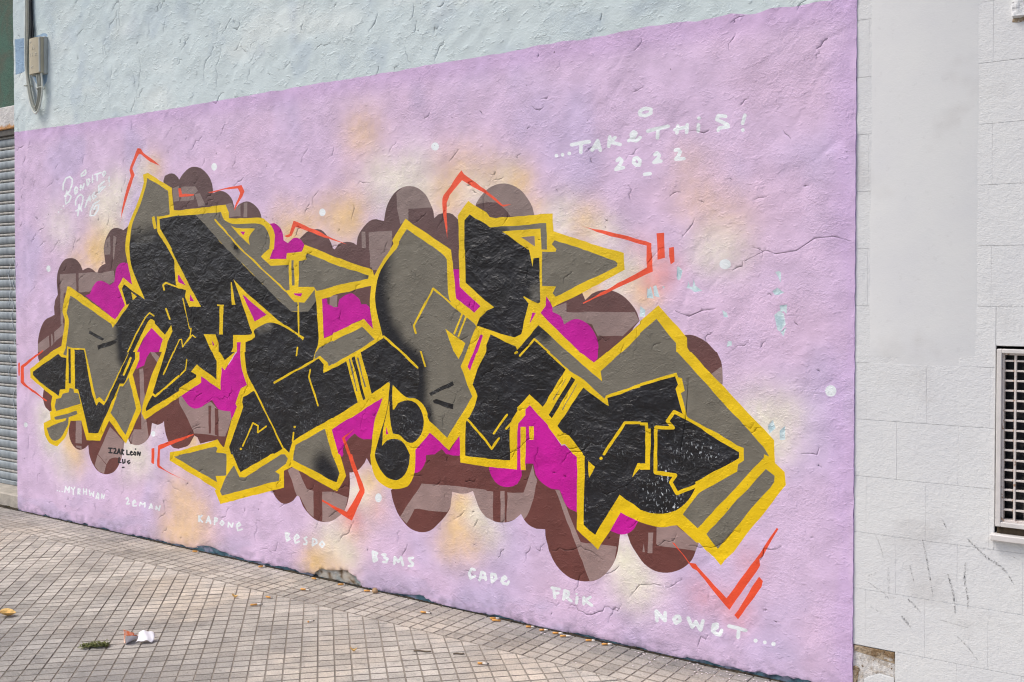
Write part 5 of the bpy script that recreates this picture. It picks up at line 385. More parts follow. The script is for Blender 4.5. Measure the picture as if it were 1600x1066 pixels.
K3;text|black IZAR LEON LUG;-4575,519 -4575,492 -4561,493 -4560,520|-4560,520 -4563,517 -4568,515 -4573,516 -4575,519 -4572,522 -4567,524 -4563,523|-4561,493 -4563,490 -4568,488 -4573,489 -4575,492 -4573,495 -4568,497 -4563,496|-4586,515 -4548,517 -4547,526 -4585,524|-4579,521 -4581,517 -4586,516 -4591,516 -4593,519 -4591,522 -4586,524 -4581,523|-4541,522 -4543,519 -4548,517 -4553,518 -4555,521 -4552,524 -4547,526 -4543,525|-4583,487 -4548,489 -4547,498 -4582,496|-4576,492 -4578,489 -4583,487 -4588,488 -4590,491 -4588,494 -4583,495 -4578,495|-4541,494 -4543,491 -4548,489 -4553,490 -4555,493 -4553,496 -4548,497 -4543,497|-4531,516 -4511,520 -4514,529 -4534,524|-4520,523 -4515,511 -4501,515 -4506,526|-4506,525 -4508,522 -4513,520 -4518,521 -4520,524 -4518,527 -4513,529 -4508,528|-4514,515 -4536,495 -4524,491 -4502,511|-4501,514 -4503,510 -4508,509 -4513,509 -4515,512 -4513,516 -4508,517 -4503,516|-4531,489 -4504,489 -4502,498 -4529,497|-4523,494 -4525,490 -4530,489 -4535,489 -4537,492 -4535,496 -4530,497 -4525,496|-4526,520 -4528,517 -4533,516 -4538,516 -4540,519 -4538,522 -4533,524 -4528,523|-4496,494 -4498,491 -4503,489 -4508,490 -4510,493 -4508,496 -4503,498 -4498,497|-4486,493 -4469,524 -4483,526 -4500,494|-4483,523 -4471,491 -4457,495 -4469,526|-4469,525 -4471,522 -4476,520 -4481,521 -4483,524 -4481,527 -4476,529 -4471,528|-4486,494 -4488,491 -4493,489 -4498,490 -4500,493 -4498,496 -4493,498 -4488,497|-4457,494 -4459,490 -4464,489 -4469,490 -4471,492 -4469,496 -4464,497 -4459,496|-4493,498 -4464,501 -4464,509 -4493,507|-4486,503 -4488,500 -4493,498 -4498,499 -4500,502 -4498,505 -4493,507 -4488,506|-4457,506 -4459,502 -4464,501 -4469,502 -4471,504 -4468,508 -4464,509 -4459,508|-4442,495 -4439,525 -4453,524 -4456,494|-4449,520 -4431,516 -4424,524 -4442,529|-4439,525 -4441,522 -4446,520 -4451,521 -4453,524 -4451,527 -4446,529 -4441,528|-4432,523 -4450,513 -4442,507 -4423,517|-4420,521 -4422,518 -4427,516 -4432,517 -4434,520 -4432,523 -4427,524 -4422,524|-4452,507 -4436,490 -4423,496 -4440,512|-4439,510 -4441,507 -4446,505 -4451,506 -4453,509 -4451,512 -4446,514 -4441,513|-4442,495 -4444,492 -4449,490 -4454,491 -4456,494 -4454,497 -4449,499 -4444,498|-4423,494 -4425,491 -4430,489 -4434,490 -4436,493 -4434,496 -4429,497 -4425,497|-4402,522 -4403,496 -4388,497 -4388,524|-4395,492 -4371,494 -4371,503 -4395,501|-4388,497 -4391,494 -4395,492 -4400,493 -4402,496 -4400,499 -4395,501 -4390,500|-4388,524 -4390,521 -4395,519 -4400,520 -4402,522 -4400,526 -4395,527 -4390,526|-4364,499 -4366,496 -4371,494 -4376,495 -4378,498 -4376,501 -4371,503 -4366,502|-4360,507 -4339,512 -4342,520 -4363,515|-4336,520 -4347,525 -4356,517 -4345,512|-4333,517 -4335,514 -4340,512 -4345,513 -4347,516 -4345,519 -4340,520 -4335,520|-4358,522 -4368,510 -4355,507 -4345,520|-4345,522 -4347,518 -4352,517 -4357,518 -4359,520 -4356,524 -4352,525 -4347,524|-4368,506 -4358,495 -4346,500 -4355,511|-4354,509 -4357,506 -4361,504 -4366,505 -4368,508 -4366,511 -4361,513 -4356,512|-4350,493 -4335,498 -4340,506 -4354,501|-4345,498 -4347,495 -4352,493 -4357,494 -4359,497 -4357,500 -4352,502 -4347,501|-4355,512 -4357,509 -4361,507 -4366,508 -4368,511 -4366,514 -4361,515 -4357,515|-4331,502 -4333,499 -4337,497 -4342,498 -4344,501 -4342,504 -4337,506 -4333,505|-4325,522 -4334,506 -4321,504 -4312,520|-4331,501 -4312,497 -4306,505 -4325,510|-4321,506 -4323,503 -4328,501 -4333,502 -4335,505 -4333,508 -4328,510 -4323,509|-4302,501 -4297,516 -4311,517 -4316,502|-4302,502 -4304,499 -4309,497 -4314,498 -4316,501 -4314,504 -4309,506 -4304,505|-4300,520 -4314,525 -4322,517 -4308,513|-4297,517 -4299,514 -4304,512 -4309,513 -4311,516 -4309,519 -4304,521 -4299,520|-4311,522 -4313,519 -4318,517 -4323,518 -4325,520 -4323,524 -4318,525 -4313,524|-4311,522 -4313,519 -4318,517 -4323,518 -4325,520 -4323,524 -4318,525 -4313,524|-4283,503 -4278,524 -4292,524 -4297,503|-4291,522 -4272,500 -4260,505 -4278,527|-4278,525 -4280,522 -4285,520 -4290,521 -4291,523 -4289,527 -4285,528 -4280,528|-4259,502 -4254,523 -4268,523 -4273,502|-4259,503 -4261,500 -4266,498 -4271,499 -4273,502 -4271,505 -4266,507 -4261,506|-4283,504 -4285,501 -4290,499 -4294,500 -4296,502 -4294,506 -4290,507 -4285,506|-4254,524 -4256,521 -4261,519 -4266,520 -4268,523 -4266,526 -4261,527 -4256,527|-4481,471 -4486,441 -4472,441 -4467,471|-4480,436 -4455,438 -4454,446 -4479,445|-4472,441 -4474,438 -4479,436 -4484,437 -4486,440 -4484,443 -4479,445 -4474,444|-4467,472 -4469,469 -4474,467 -4479,468 -4481,471 -4479,474 -4474,475 -4469,475|-4448,443 -4450,439 -4455,438 -4460,438 -4462,441 -4459,444 -4455,446 -4450,445|-4447,461 -4442,438 -4428,440 -4433,464|-4432,435 -4412,443 -4419,450 -4438,443|-4428,440 -4430,437 -4435,435 -4440,436 -4442,438 -4440,442 -4435,443 -4430,443|-4408,448 -4408,465 -4422,464 -4423,446|-4408,448 -4411,444 -4415,443 -4420,443 -4422,446 -4420,449 -4415,451 -4410,450|-4433,463 -4435,460 -4440,458 -4445,459 -4447,462 -4444,465 -4440,467 -4435,466|-4408,465 -4410,462 -4415,461 -4420,461 -4422,464 -4420,467 -4415,469 -4410,468|-4376,466 -4395,455 -4387,449 -4367,460|-4397,449 -4382,439 -4371,445 -4385,455|-4384,453 -4386,450 -4391,448 -4396,449 -4398,452 -4396,455 -4391,456 -4386,456|-4372,439 -4360,448 -4370,453 -4382,444|-4370,442 -4372,439 -4377,437 -4382,438 -4384,441 -4382,444 -4377,446 -4372,445|-4365,464 -4367,460 -4372,459 -4376,460 -4378,462 -4376,465 -4372,467 -4367,466|-4358,451 -4360,448 -4365,446 -4370,447 -4372,450 -4370,453 -4365,455 -4360,454|-4440,409 -4425,411 -4425,419 -4440,418|-4433,414 -4435,411 -4440,409 -4445,410 -4447,413 -4445,416 -4440,418 -4435,417|-4418,416 -4420,413 -4425,411 -4430,412 -4431,414 -4429,418 -4425,419 -4420,419|-4299,539 -4300,536 -4304,534 -4309,534 -4313,535 -4314,538 -4313,541 -4309,543 -4304,543 -4300,542
P;chip;-710,1597 -704,1599 -695,1581 -697,1558 -706,1554 -711,1562
P;chip;-670,1535 -659,1538 -655,1521 -644,1519 -642,1542 -638,1523 -611,1507 -638,1502 -655,1513 -667,1515
P;chip;-297,1570 -287,1575 -282,1569 -283,1544 -297,1551
P;chip;-308,1500 -293,1509 -274,1496 -289,1485 -304,1489
P;chip;-279,1441 -259,1445 -260,1419 -268,1426 -277,1422
P;chip;-300,1404 -285,1408 -273,1404 -268,1378 -281,1349 -292,1356
P;chip;-279,1345 -262,1358 -269,1336
P;chip;-846,1516 -840,1510 -833,1517 -826,1484 -846,1482
P;chip;-815,1515 -807,1519 -796,1484 -813,1486
P;chip;-875,1432 -859,1420 -859,1400 -875,1404
P;chip;-494,1304 -478,1303 -476,1288 -492,1287
P;chip;-511,1420 -497,1416 -495,1401 -509,1401
P;chip;-328,985 -309,1005 -303,976 -320,960 -326,970
P;chip;-279,963 -264,975 -265,942 -278,937
P;chip;-778,1523 -765,1521 -772,1513
P2;teal;-3740,24 -3689,34 -3638,39 -3571,32 -3489,22 -3456,16 -3344,11 -3312,5 -3195,18 -3172,-5 -3392,-18 -3555,-10 -3723,4
C;concrete;-2801,-11 -2778,22 -2731,50 -2673,49 -2593,64 -2548,67 -2493,43 -2449,9 -2421,-15 -2493,-19 -2605,-13 -2754,-17
O;old blue patch;-5612,3212 -5486,3207 -5482,2988 -5537,2977 -5608,2973
O;old blue round box;-5401,3199 -5250,3203 -5220,3190 -5216,2997 -5233,2881 -5286,2837 -5361,2888 -5405,2978"""
HALO = [(-4.7, 1.746, 0.182, 'o', 0.9), (-4.578, 1.835, 0.16, 'o', 0.8), (-4.923, 1.681, 0.123, 'o', 0.5), (-5.136, 1.952, 0.184, 'c', 0.4), (-5.013, 1.877, 0.141, 'c', 0.3), (-4.629, 2.044, 0.18, 'c', 0.7), (-4.462, 2.115, 0.158, 'c', 0.7), (-4.53, 1.921, 0.139, 'c', 0.5), (-4.114, 2.24, 0.122, 'o', 0.55), (-4.225, 2.225, 0.115, 'c', 0.5), (-2.44, 2.297, 0.167, 'o', 0.5), (-2.516, 1.893, 0.162, 'o', 0.7), (-2.574, 1.846, 0.131, 'o', 0.5), (-2.188, 2.013, 0.188, 'c', 0.75), (-2.027, 1.97, 0.153, 'c', 0.6), (-2.333, 2.075, 0.143, 'c', 0.45), (-1.815, 2.063, 0.179, 'o', 0.5), (-1.883, 1.935, 0.145, 'o', 0.6), (-1.722, 1.962, 0.133, 'c', 0.5), (-1.56, 2.002, 0.11, 'c', 0.7), (-1.631, 2.044, 0.117, 'o', 0.4), (-1.483, 1.992, 0.098, 'o', 0.7), (-1.394, 1.872, 0.085, 'o', 0.5), (-2.086, 2.136, 0.123, 'c', 0.3), (-1.254, 1.81, 0.14, 'c', 0.7), (-1.132, 1.797, 0.11, 'o', 0.6), (-1.047, 1.756, 0.098, 'c', 0.5), (-0.665, 2.032, 0.103, 'o', 0.2), (-0.628, 1.875, 0.141, 'o', 0.3), (-0.487, 1.78, 0.151, 'o', 0.28), (-0.519, 1.667, 0.127, 'c', 0.6), (-0.595, 1.643, 0.092, 'c', 0.35), (-0.924, 1.583, 0.134, 'c', 0.75), (-1.0, 1.521, 0.098, 'c', 0.6), (-1.131, 1.511, 0.083, 'o', 0.9), (-0.879, 1.502, 0.107, 'o', 0.45), (-0.85, 1.463, 0.069, 'o', 0.4), (-0.353, 1.006, 0.149, 'c', 0.75), (-0.314, 0.922, 0.111, 'c', 0.75), (-0.252, 1.05, 0.098, 'c', 0.4), (-0.952, 0.374, 0.109, 'c', 0.95), (-0.906, 0.292, 0.13, 'c', 0.8), (-0.876, 0.229, 0.097, 'c', 0.4), (-1.809, 0.494, 0.097, 'o', 1), (-1.847, 0.383, 0.11, 'o', 0.75), (-1.723, 0.45, 0.096, 'c', 0.8), (-1.893, 0.269, 0.11, 'o', 0.4), (-1.65, 0.379, 0.107, 'c', 0.5), (-1.761, 0.319, 0.121, 'o', 0.4), (-2.403, 0.535, 0.11, 'o', 0.8), (-2.491, 0.46, 0.111, 'c', 0.85), (-2.36, 0.427, 0.116, 'c', 0.4), (-2.536, 0.274, 0.148, 'o', 0.45), (-2.627, 0.162, 0.14, 'c', 0.6), (-2.766, 0.075, 0.135, 'o', 0.9), (-2.672, 0.223, 0.134, 'c', 0.5), (-2.604, 0.066, 0.12, 'o', 0.5), (-2.537, 0.143, 0.099, 'c', 0.5), (-3.894, 0.299, 0.189, 'o', 0.55), (-3.749, 0.222, 0.168, 'o', 0.5), (-3.837, 0.091, 0.151, 'o', 0.6), (-3.985, 0.079, 0.153, 'o', 0.5), (-3.665, 0.085, 0.148, 'o', 0.3), (-5.012, 0.525, 0.109, 'o', 0.9), (-4.941, 0.44, 0.15, 'o', 0.6), (-5.252, 0.676, 0.171, 'c', 0.8), (-5.203, 0.509, 0.145, 'c', 0.7), (-5.072, 0.352, 0.152, 'c', 0.4), (-4.352, 0.542, 0.134, 'c', 0.8), (-4.245, 0.481, 0.133, 'c', 0.6), (-4.13, 0.715, 0.131, 'c', 0.4), (-4.386, 0.381, 0.119, 'c', 0.3), (-2.827, 1.849, 0.134, 'o', 0.55), (-3.02, 1.88, 0.144, 'o', 0.4), (-2.687, 1.9, 0.132, 'o', 0.4), (-2.947, 1.799, 0.088, 'o', 0.9), (-3.774, 0.63, 0.075, 'o', 0.8), (-2.505, 0.351, 0.085, 'p', 0.55), (-2.339, 0.414, 0.097, 'p', 0.25), (-0.454, 0.251, 0.086, 'p', 0.4), (-0.589, 0.279, 0.104, 'p', 0.3), (-0.777, 1.581, 0.095, 'p', 0.45), (-0.835, 1.542, 0.074, 'p', 0.35), (-0.402, 0.437, 0.076, 'p', 0.25), (-5.478, 0.92, 0.087, 'p', 0.3), (-0.88, 1.689, 0.08, 'p', 0.2), (-5.064, 0.94, 0.084, 'p', 0.2)]
FADE = [('G', -4.453, 1.266, -4.429, 1.089, 0.095, 'k', 1), ('G', -4.35, 1.765, -4.082, 1.789, 0.164, 'k', 1), ('G', -2.326, 1.662, -2.344, 1.423, 0.127, 'k', 1), ('G', -2.336, 1.423, -2.244, 1.266, 0.109, 'k', 1), ('G', -2.244, 1.266, -2.096, 1.17, 0.082, 'k', 1), ('G', -2.068, 1.131, -2.069, 0.976, 0.081, 'k', 1), ('G', -2.017, 0.933, -2.005, 0.866, 0.049, 'k', 0.9), ('G', -2.648, 0.532, -2.716, 0.592, 0.12, 'k', 1), ('G', -1.38, 1.352, -1.346, 1.313, 0.063, 'k', 0.9), ('G', -3.405, 1.764, -3.368, 1.727, 0.029, 'k', 0.7), ('G', -0.727, 1.228, -0.724, 1.189, 0.008, 'k', 0.1), ('G', -1.631, 1.781, -1.56, 1.773, 0.035, 'k', 0.8), ('K', -3.199, 1.3, -3.133, 1.319, 0.049, 'g', 0.9), ('K', -1.394, 1.503, -1.394, 1.46, 0.051, 'g', 0.9), ('K', -4.273, 1.826, -4.149, 1.837, 0.062, 'g', 0.4), ('K', -2.715, 0.836, -2.738, 0.818, 0.017, 'g', 0.2), ('K', -2.068, 1.162, -2.049, 1.054, 0.037, 'g', 0.25)]
K_LIT = 0.90
def alb(r, g, b): return tuple(min(.90, c / K_LIT) for c in lin(r, g, b))
CL = dict(L=alb(213, 189, 218), U=alb(201, 214, 216), B=alb(104, 68, 66), B2=alb(120, 96, 94), T=alb(148, 129, 126), M=alb(194, 14, 150), Y=alb(229, 192, 14),
          G=alb(113, 109, 98), K=alb(22, 23, 29), K2=alb(18, 18, 21), R=alb(255, 82, 50), W=(.89, .945, .97), K3=alb(38, 38, 42),
          P=alb(204, 222, 226), P2=alb(76, 108, 122), C=alb(176, 168, 156), O=alb(146, 172, 196))
SPR = dict(o=alb(250, 198, 146), c=alb(242, 228, 208), p=alb(248, 150, 150), k=CL['K'], g=alb(104, 102, 96))
items = []
def rounder(P):
    """put extra points on the gently turning stretches so that painted arcs stay round"""
    n = len(P); d = np.roll(P, -1, 0) - P; L = np.hypot(d[:, 0], d[:, 1]); a = np.arctan2(d[:, 1], d[:, 0])
    turn = np.abs((a - np.roll(a, 1) + np.pi) % (2 * np.pi) - np.pi); out = []
    for i in range(n):
        j = (i + 1) % n; out.append(P[i])
        if L[i] > .02 and turn[i] < .75 and turn[j] < .75 and turn[i] + turn[j] > .12:
            p0, p1, p2, p3 = P[i - 1], P[i], P[j], P[(j + 1) % n]
            for t in ((.33, .67) if L[i] > .05 else (.5,)):
                out.append(.5 * (2 * p1 + (p2 - p0) * t + (2 * p0 - 5 * p1 + 4 * p2 - p3) * t * t + (3 * p1 - p0 - 3 * p2 + p3) * t ** 3))
    P = np.array(out); out = []
    for i in range(len(P)):
        a, b = P[i], P[(i + 1) % len(P)]; L_ = math.hypot(*(b - a)); out.append(a)
        if L_ > .045:
            m_ = int(L_ / .028); nrm = np.array([-(b - a)[1], (b - a)[0]]) / L_; ph = rng.uniform(0, 6.28)
            for q in range(1, m_): out.append(a + (b - a) * (q / m_) + nrm * (.0009 * rng.standard_normal() + .0012 * math.sin(ph + q * .9)))
    return np.array(out)
for ln_ in RAW.strip().split('\n'):
    k, nm, ps = ln_.split(';')
    SCALE = 1.3 if k == 'P' else 1.0
    if k == 'L':
        q = [[int(t) / 1000 for t in w_.split(',')] for w_ in ps.split()]; q = np.array(q); tx = np.arange(-5.66, .05, .013); tz = np.interp(tx, q[2:-2, 0], q[2:-2, 1]) + .006 * fbm(tx / .09, tx * 0 + 5, 3, 300) + .004 * fbm(tx / .35, tx * 0 + 1, 2, 301)
        items.append((k, nm, [np.concatenate([[[-5.7, -.06], [-5.7, tz[0]]], np.stack([tx, tz], 1), [[.06, tz[-1]], [.06, -.06]]])])); continue
    items.append((k, nm, [rounder(np.array([[int(t) for t in q.split(',')] for q in P.split()], float) / 1000) for P in ps.split('|')]))
    if k == 'P': items[-1] = (k, nm, [(P - P.mean(0)) * SCALE * (1 + .25 * rng.standard_normal((len(P), 1))) + P.mean(0) for P in items[-1][2]])
XL, XR, ZB, ZT = -5.629, 0.0, -0.03, 3.95
# old paint showing along the foot of the wall
xs_ = np.arange(XL - .05, .08, .011)
hh = .003 + .060 * np.clip(fbm(xs_ * 2.2, xs_ * 0 + 3.3, 3, 5) - .10, 0, 1) * (.6 + .8 * np.abs(fbm(xs_ * 21, xs_ * 0 + 7.7, 2, 19))) + .022 * np.clip(fbm(xs_ * 11, xs_ * 0 + .5, 3, 9) - .05, 0, 1)
foot = np.concatenate([np.stack([xs_, hh], 1), np.array([[.08, -.06], [XL - .05, -.06]])])
items.append(('P2', 'foot', [foot]))

# cracks and gouges: V-grooves cut into the render, each a jagged line with its own width
CR = []
crng = np.random.default_rng(23)
def add_crack(x, z, ang, L, w):
    n = max(3, int(L / .022)); P = [(x, z)]; a = ang
    for i in range(n):
        a = ang + crng.normal(0, .42) + (crng.choice([-.9, .9]) if crng.random() < .14 else 0)
        P.append((P[-1][0] + L / n * math.cos(a), P[-1][1] + L / n * math.sin(a)))
    ws = [w * (.35 + .65 * crng.random()) * math.sin(math.pi * min(1, max(.06, (i + .4) / (n + .8)))) ** .6 for i in range(n + 1)]
    CR.append((np.array(P), np.array(ws)))
for _ in range(240): add_crack(crng.uniform(XL, -.02), crng.uniform(.05, 2.55), math.radians(crng.normal(42, 20)), crng.uniform(.025, .09), crng.uniform(.0025, .006))
for _ in range(30): add_crack(crng.uniform(XL, -.02), crng.uniform(.05, 2.4), math.radians(crng.normal(68, 14)), crng.uniform(.10, .32), crng.uniform(.0016, .0030))
for _ in range(26): add_crack(crng.uniform(-4.2, -.1), crng.uniform(.05, 1.0), math.radians(crng.normal(20, 25)), crng.uniform(.08, .30), crng.uniform(.003, .006))
for _ in range(95): add_crack(crng.uniform(XL, -.05), crng.uniform(2.55, 3.6), math.radians(crng.normal(52, 20)), crng.uniform(.03, .13), crng.uniform(.003, .0065))
for _ in range(22): add_crack(crng.uniform(XL, -.05), crng.uniform(2.5, 3.3), math.radians(crng.normal(84, 12)), crng.uniform(.12, .35), crng.uniform(.002, .0036))
for _ in range(120):                                   # small knocks
    x, z = crng.uniform(XL, -.02), crng.uniform(.05, 3.4); add_crack(x, z, crng.uniform(0, 6.28), crng.uniform(.008, .018), crng.uniform(.005, .009))
for P, w in [([(-.42, 1.62), (-.34, 1.66), (-.30, 1.645), (-.22, 1.655), (-.15, 1.70), (-.08, 1.705), (-.03, 1.69)], .003), ([(-.72, 1.42), (-.66, 1.40), (-.60, 1.425), (-.55, 1.43)], .005), ([(-.66, 1.15), (-.67, 1.0), (-.69, .88), (-.70, .80)], .004)]:
    P = np.array(P); CR.append((P, np.full(len(P), w) * np.sin(np.linspace(.3, 2.84, len(P)))))
pv = []; pe = []
for P, w in CR:
    d = np.gradient(P, axis=0); d /= np.linalg.norm(d, axis=1, keepdims=True) + 1e-9; nn = np.stack([-d[:, 1], d[:, 0]], 1) * (w / 2)[:, None]
    n0 = len(pv); n = len(P)
    for q in (P, P + nn, P - nn): pv += [(float(np.clip(a, XL + .003, XR - .003)), float(b)) for a, b in q]
    for k in range(3): pe += [(n0 + k * n + i, n0 + k * n + i + 1) for i in range(n - 1)]
for k, nm, ps in items:
    for P in ps:
        n0 = len(pv)
        for q in P: pv.append((float(q[0]), float(q[1])))
        n = len(P); pe += [(n0 + i, n0 + (i + 1) % n) for i in range(n)]
xc = [XL]
while xc[-1] < XR - .005:
    t = (xc[-1] - XL) / (XR - XL); xc.append(xc[-1] + .020 + (.0092 - .020) * t)
xc[-1] = XR
zc = list(np.linspace(ZB, 2.62, 225)) + list(np.linspace(2.636, ZT, 85))
gx, gz = np.meshgrid(xc, zc)
jx = rng.uniform(-.0025, .0025, gx.shape); jx[:, 0] = 0; jx[:, -1] = 0
jz = rng.uniform(-.0022, .0022, gz.shape); jz[0] = 0; jz[-1] = 0
gp = np.stack([(gx + jx).ravel(), (gz + jz).ravel()], 1)
def inside(a): return (a[:, 0] >= XL) & (a[:, 0] <= XR) & (a[:, 1] >= ZB) & (a[:, 1] <= ZT)
coords = [Vector(c) for c in pv] + [Vector((float(a), float(b))) for a, b in gp]
res = geometry.delaunay_2d_cdt(coords, pe, [], 0, 1e-5, False)
V = np.array([(v.x, v.y) for v in res[0]]); F = np.array([tuple(f) for f in res[2]], int)
cen = V[F].mean(1)
ok = inside(cen) & np.all((V[F][:, :, 0] <= XR + 1e-4) & (V[F][:, :, 0] >= XL - 1e-4), axis=1) | inside(cen)
F = F[ok]; cen = cen[ok]
def wind(P, x, y):
    w = np.zeros(x.shape, int); n = len(P)
    for i in range(n):
        x1, y1 = P[i]; x2, y2 = P[(i + 1) % n]
        cr = (x2 - x1) * (y - y1) - (x - x1) * (y2 - y1)
        w += ((y1 <= y) & (y2 > y) & (cr > 0)).astype(int) - ((y1 > y) & (y2 <= y) & (cr < 0)).astype(int)
    return w != 0
def in_item(ps, C):
    r = np.zeros(len(C), bool)
    for P in ps:
        lo = P.min(0); hi = P.max(0)
        m = np.where((C[:, 0] >= lo[0]) & (C[:, 0] <= hi[0]) & (C[:, 1] >= lo[1]) & (C[:, 1] <= hi[1]) & ~r)[0]
        if len(m): r[m[wind(P, C[m, 0], C[m, 1])]] = True
    return r
owner = np.full(len(F), -1)
for i, (k, nm, ps) in enumerate(items): owner[in_item(ps, cen)] = i

# relief of the render, the same for every coat of paint
def relief(X, Z):
    c, s = math.cos(math.radians(38)), math.sin(math.radians(38))
    u = X * c + Z * s; v = -X * s + Z * c
    h = .0034 * fbm(X / .55, Z / .55, 3, 1) + (.0011 + .0018 * sstep(2.55, 2.7, Z)) * fbm(u / .20, v / .075, 3, 3) + .0010 * perlin(X / .05, Z / .05, 8)
    n2 = fbm(u / .34, v / .13, 2, 12)
    h -= .0020 * np.exp(-(n2 / .045) ** 2) * sstep(.0, .25, fbm(X / .4, Z / .4, 2, 15))
    h -= .004 * np.exp(-((X + 5.50) / .012) ** 2)
    h += .0022 * sstep(-.05, 0, X) * fbm(Z / .10, X * 3, 2, 21)
    return h
inC = np.zeros(len(V), bool); inP = np.zeros(len(V), bool); inF = np.zeros(len(V), bool)
for k, nm, ps in items:
    if k == 'C': inC |= in_item(ps, V)
    if k == 'P': inP |= in_item(ps, V)
    if k == 'P2': inF |= in_item(ps, V)
H = relief(V[:, 0], V[:, 1])
H -= inC * (.009 + .006 * np.abs(fbm(V[:, 0] / .03, V[:, 1] / .03, 2, 30))) + inP * .0018 + inF * (.004 + .003 * np.abs(fbm(V[:, 0] / .02, V[:, 1] / .02, 2, 31)))
GR = np.zeros(len(V))
for P, w in CR:
    lo = P.min(0) - .01; hi = P.max(0) + .01
    m_ = np.where((V[:, 0] >= lo[0]) & (V[:, 0] <= hi[0]) & (V[:, 1] >= lo[1]) & (V[:, 1] <= hi[1]))[0]
    if not len(m_): continue
    best = np.zeros(len(m_))
    for i in range(len(P) - 1):
        ax, az_ = P[i]; dx, dz = P[i + 1] - P[i]; px, pz = V[m_, 0] - ax, V[m_, 1] - az_
        t = np.clip((px * dx + pz * dz) / (dx * dx + dz * dz + 1e-12), 0, 1); dd = np.hypot(px - t * dx, pz - t * dz); ww = (w[i] + (w[i + 1] - w[i]) * t) / 2
        best = np.maximum(best, np.clip(1.08 - dd / (ww + 1e-6), 0, 1) * np.clip(ww / .0012, .25, 1))
    GR[m_] = np.maximum(GR[m_], best)
H -= .0045 * GR
W3 = np.stack([V[:, 0], -H, V[:, 1]], 1)
edge = np.abs(V[:, 0] - XR) < 2e-3
W3[edge, 0] += .0028 * fbm(V[edge, 1] / .05, V[edge, 1] * 0, 3, 40) - .001
fn = np.cross(W3[F[:, 1]] - W3[F[:, 0]], W3[F[:, 2]] - W3[F[:, 0]])
flip = fn[:, 1] > 0; F[flip] = F[flip][:, ::-1]; fn[flip] *= -1
VN = np.zeros_like(W3)
for j in range(3): np.add.at(VN, F[:, j], fn)
VN /= np.linalg.norm(VN, axis=1, keepdims=True) + 1e-12

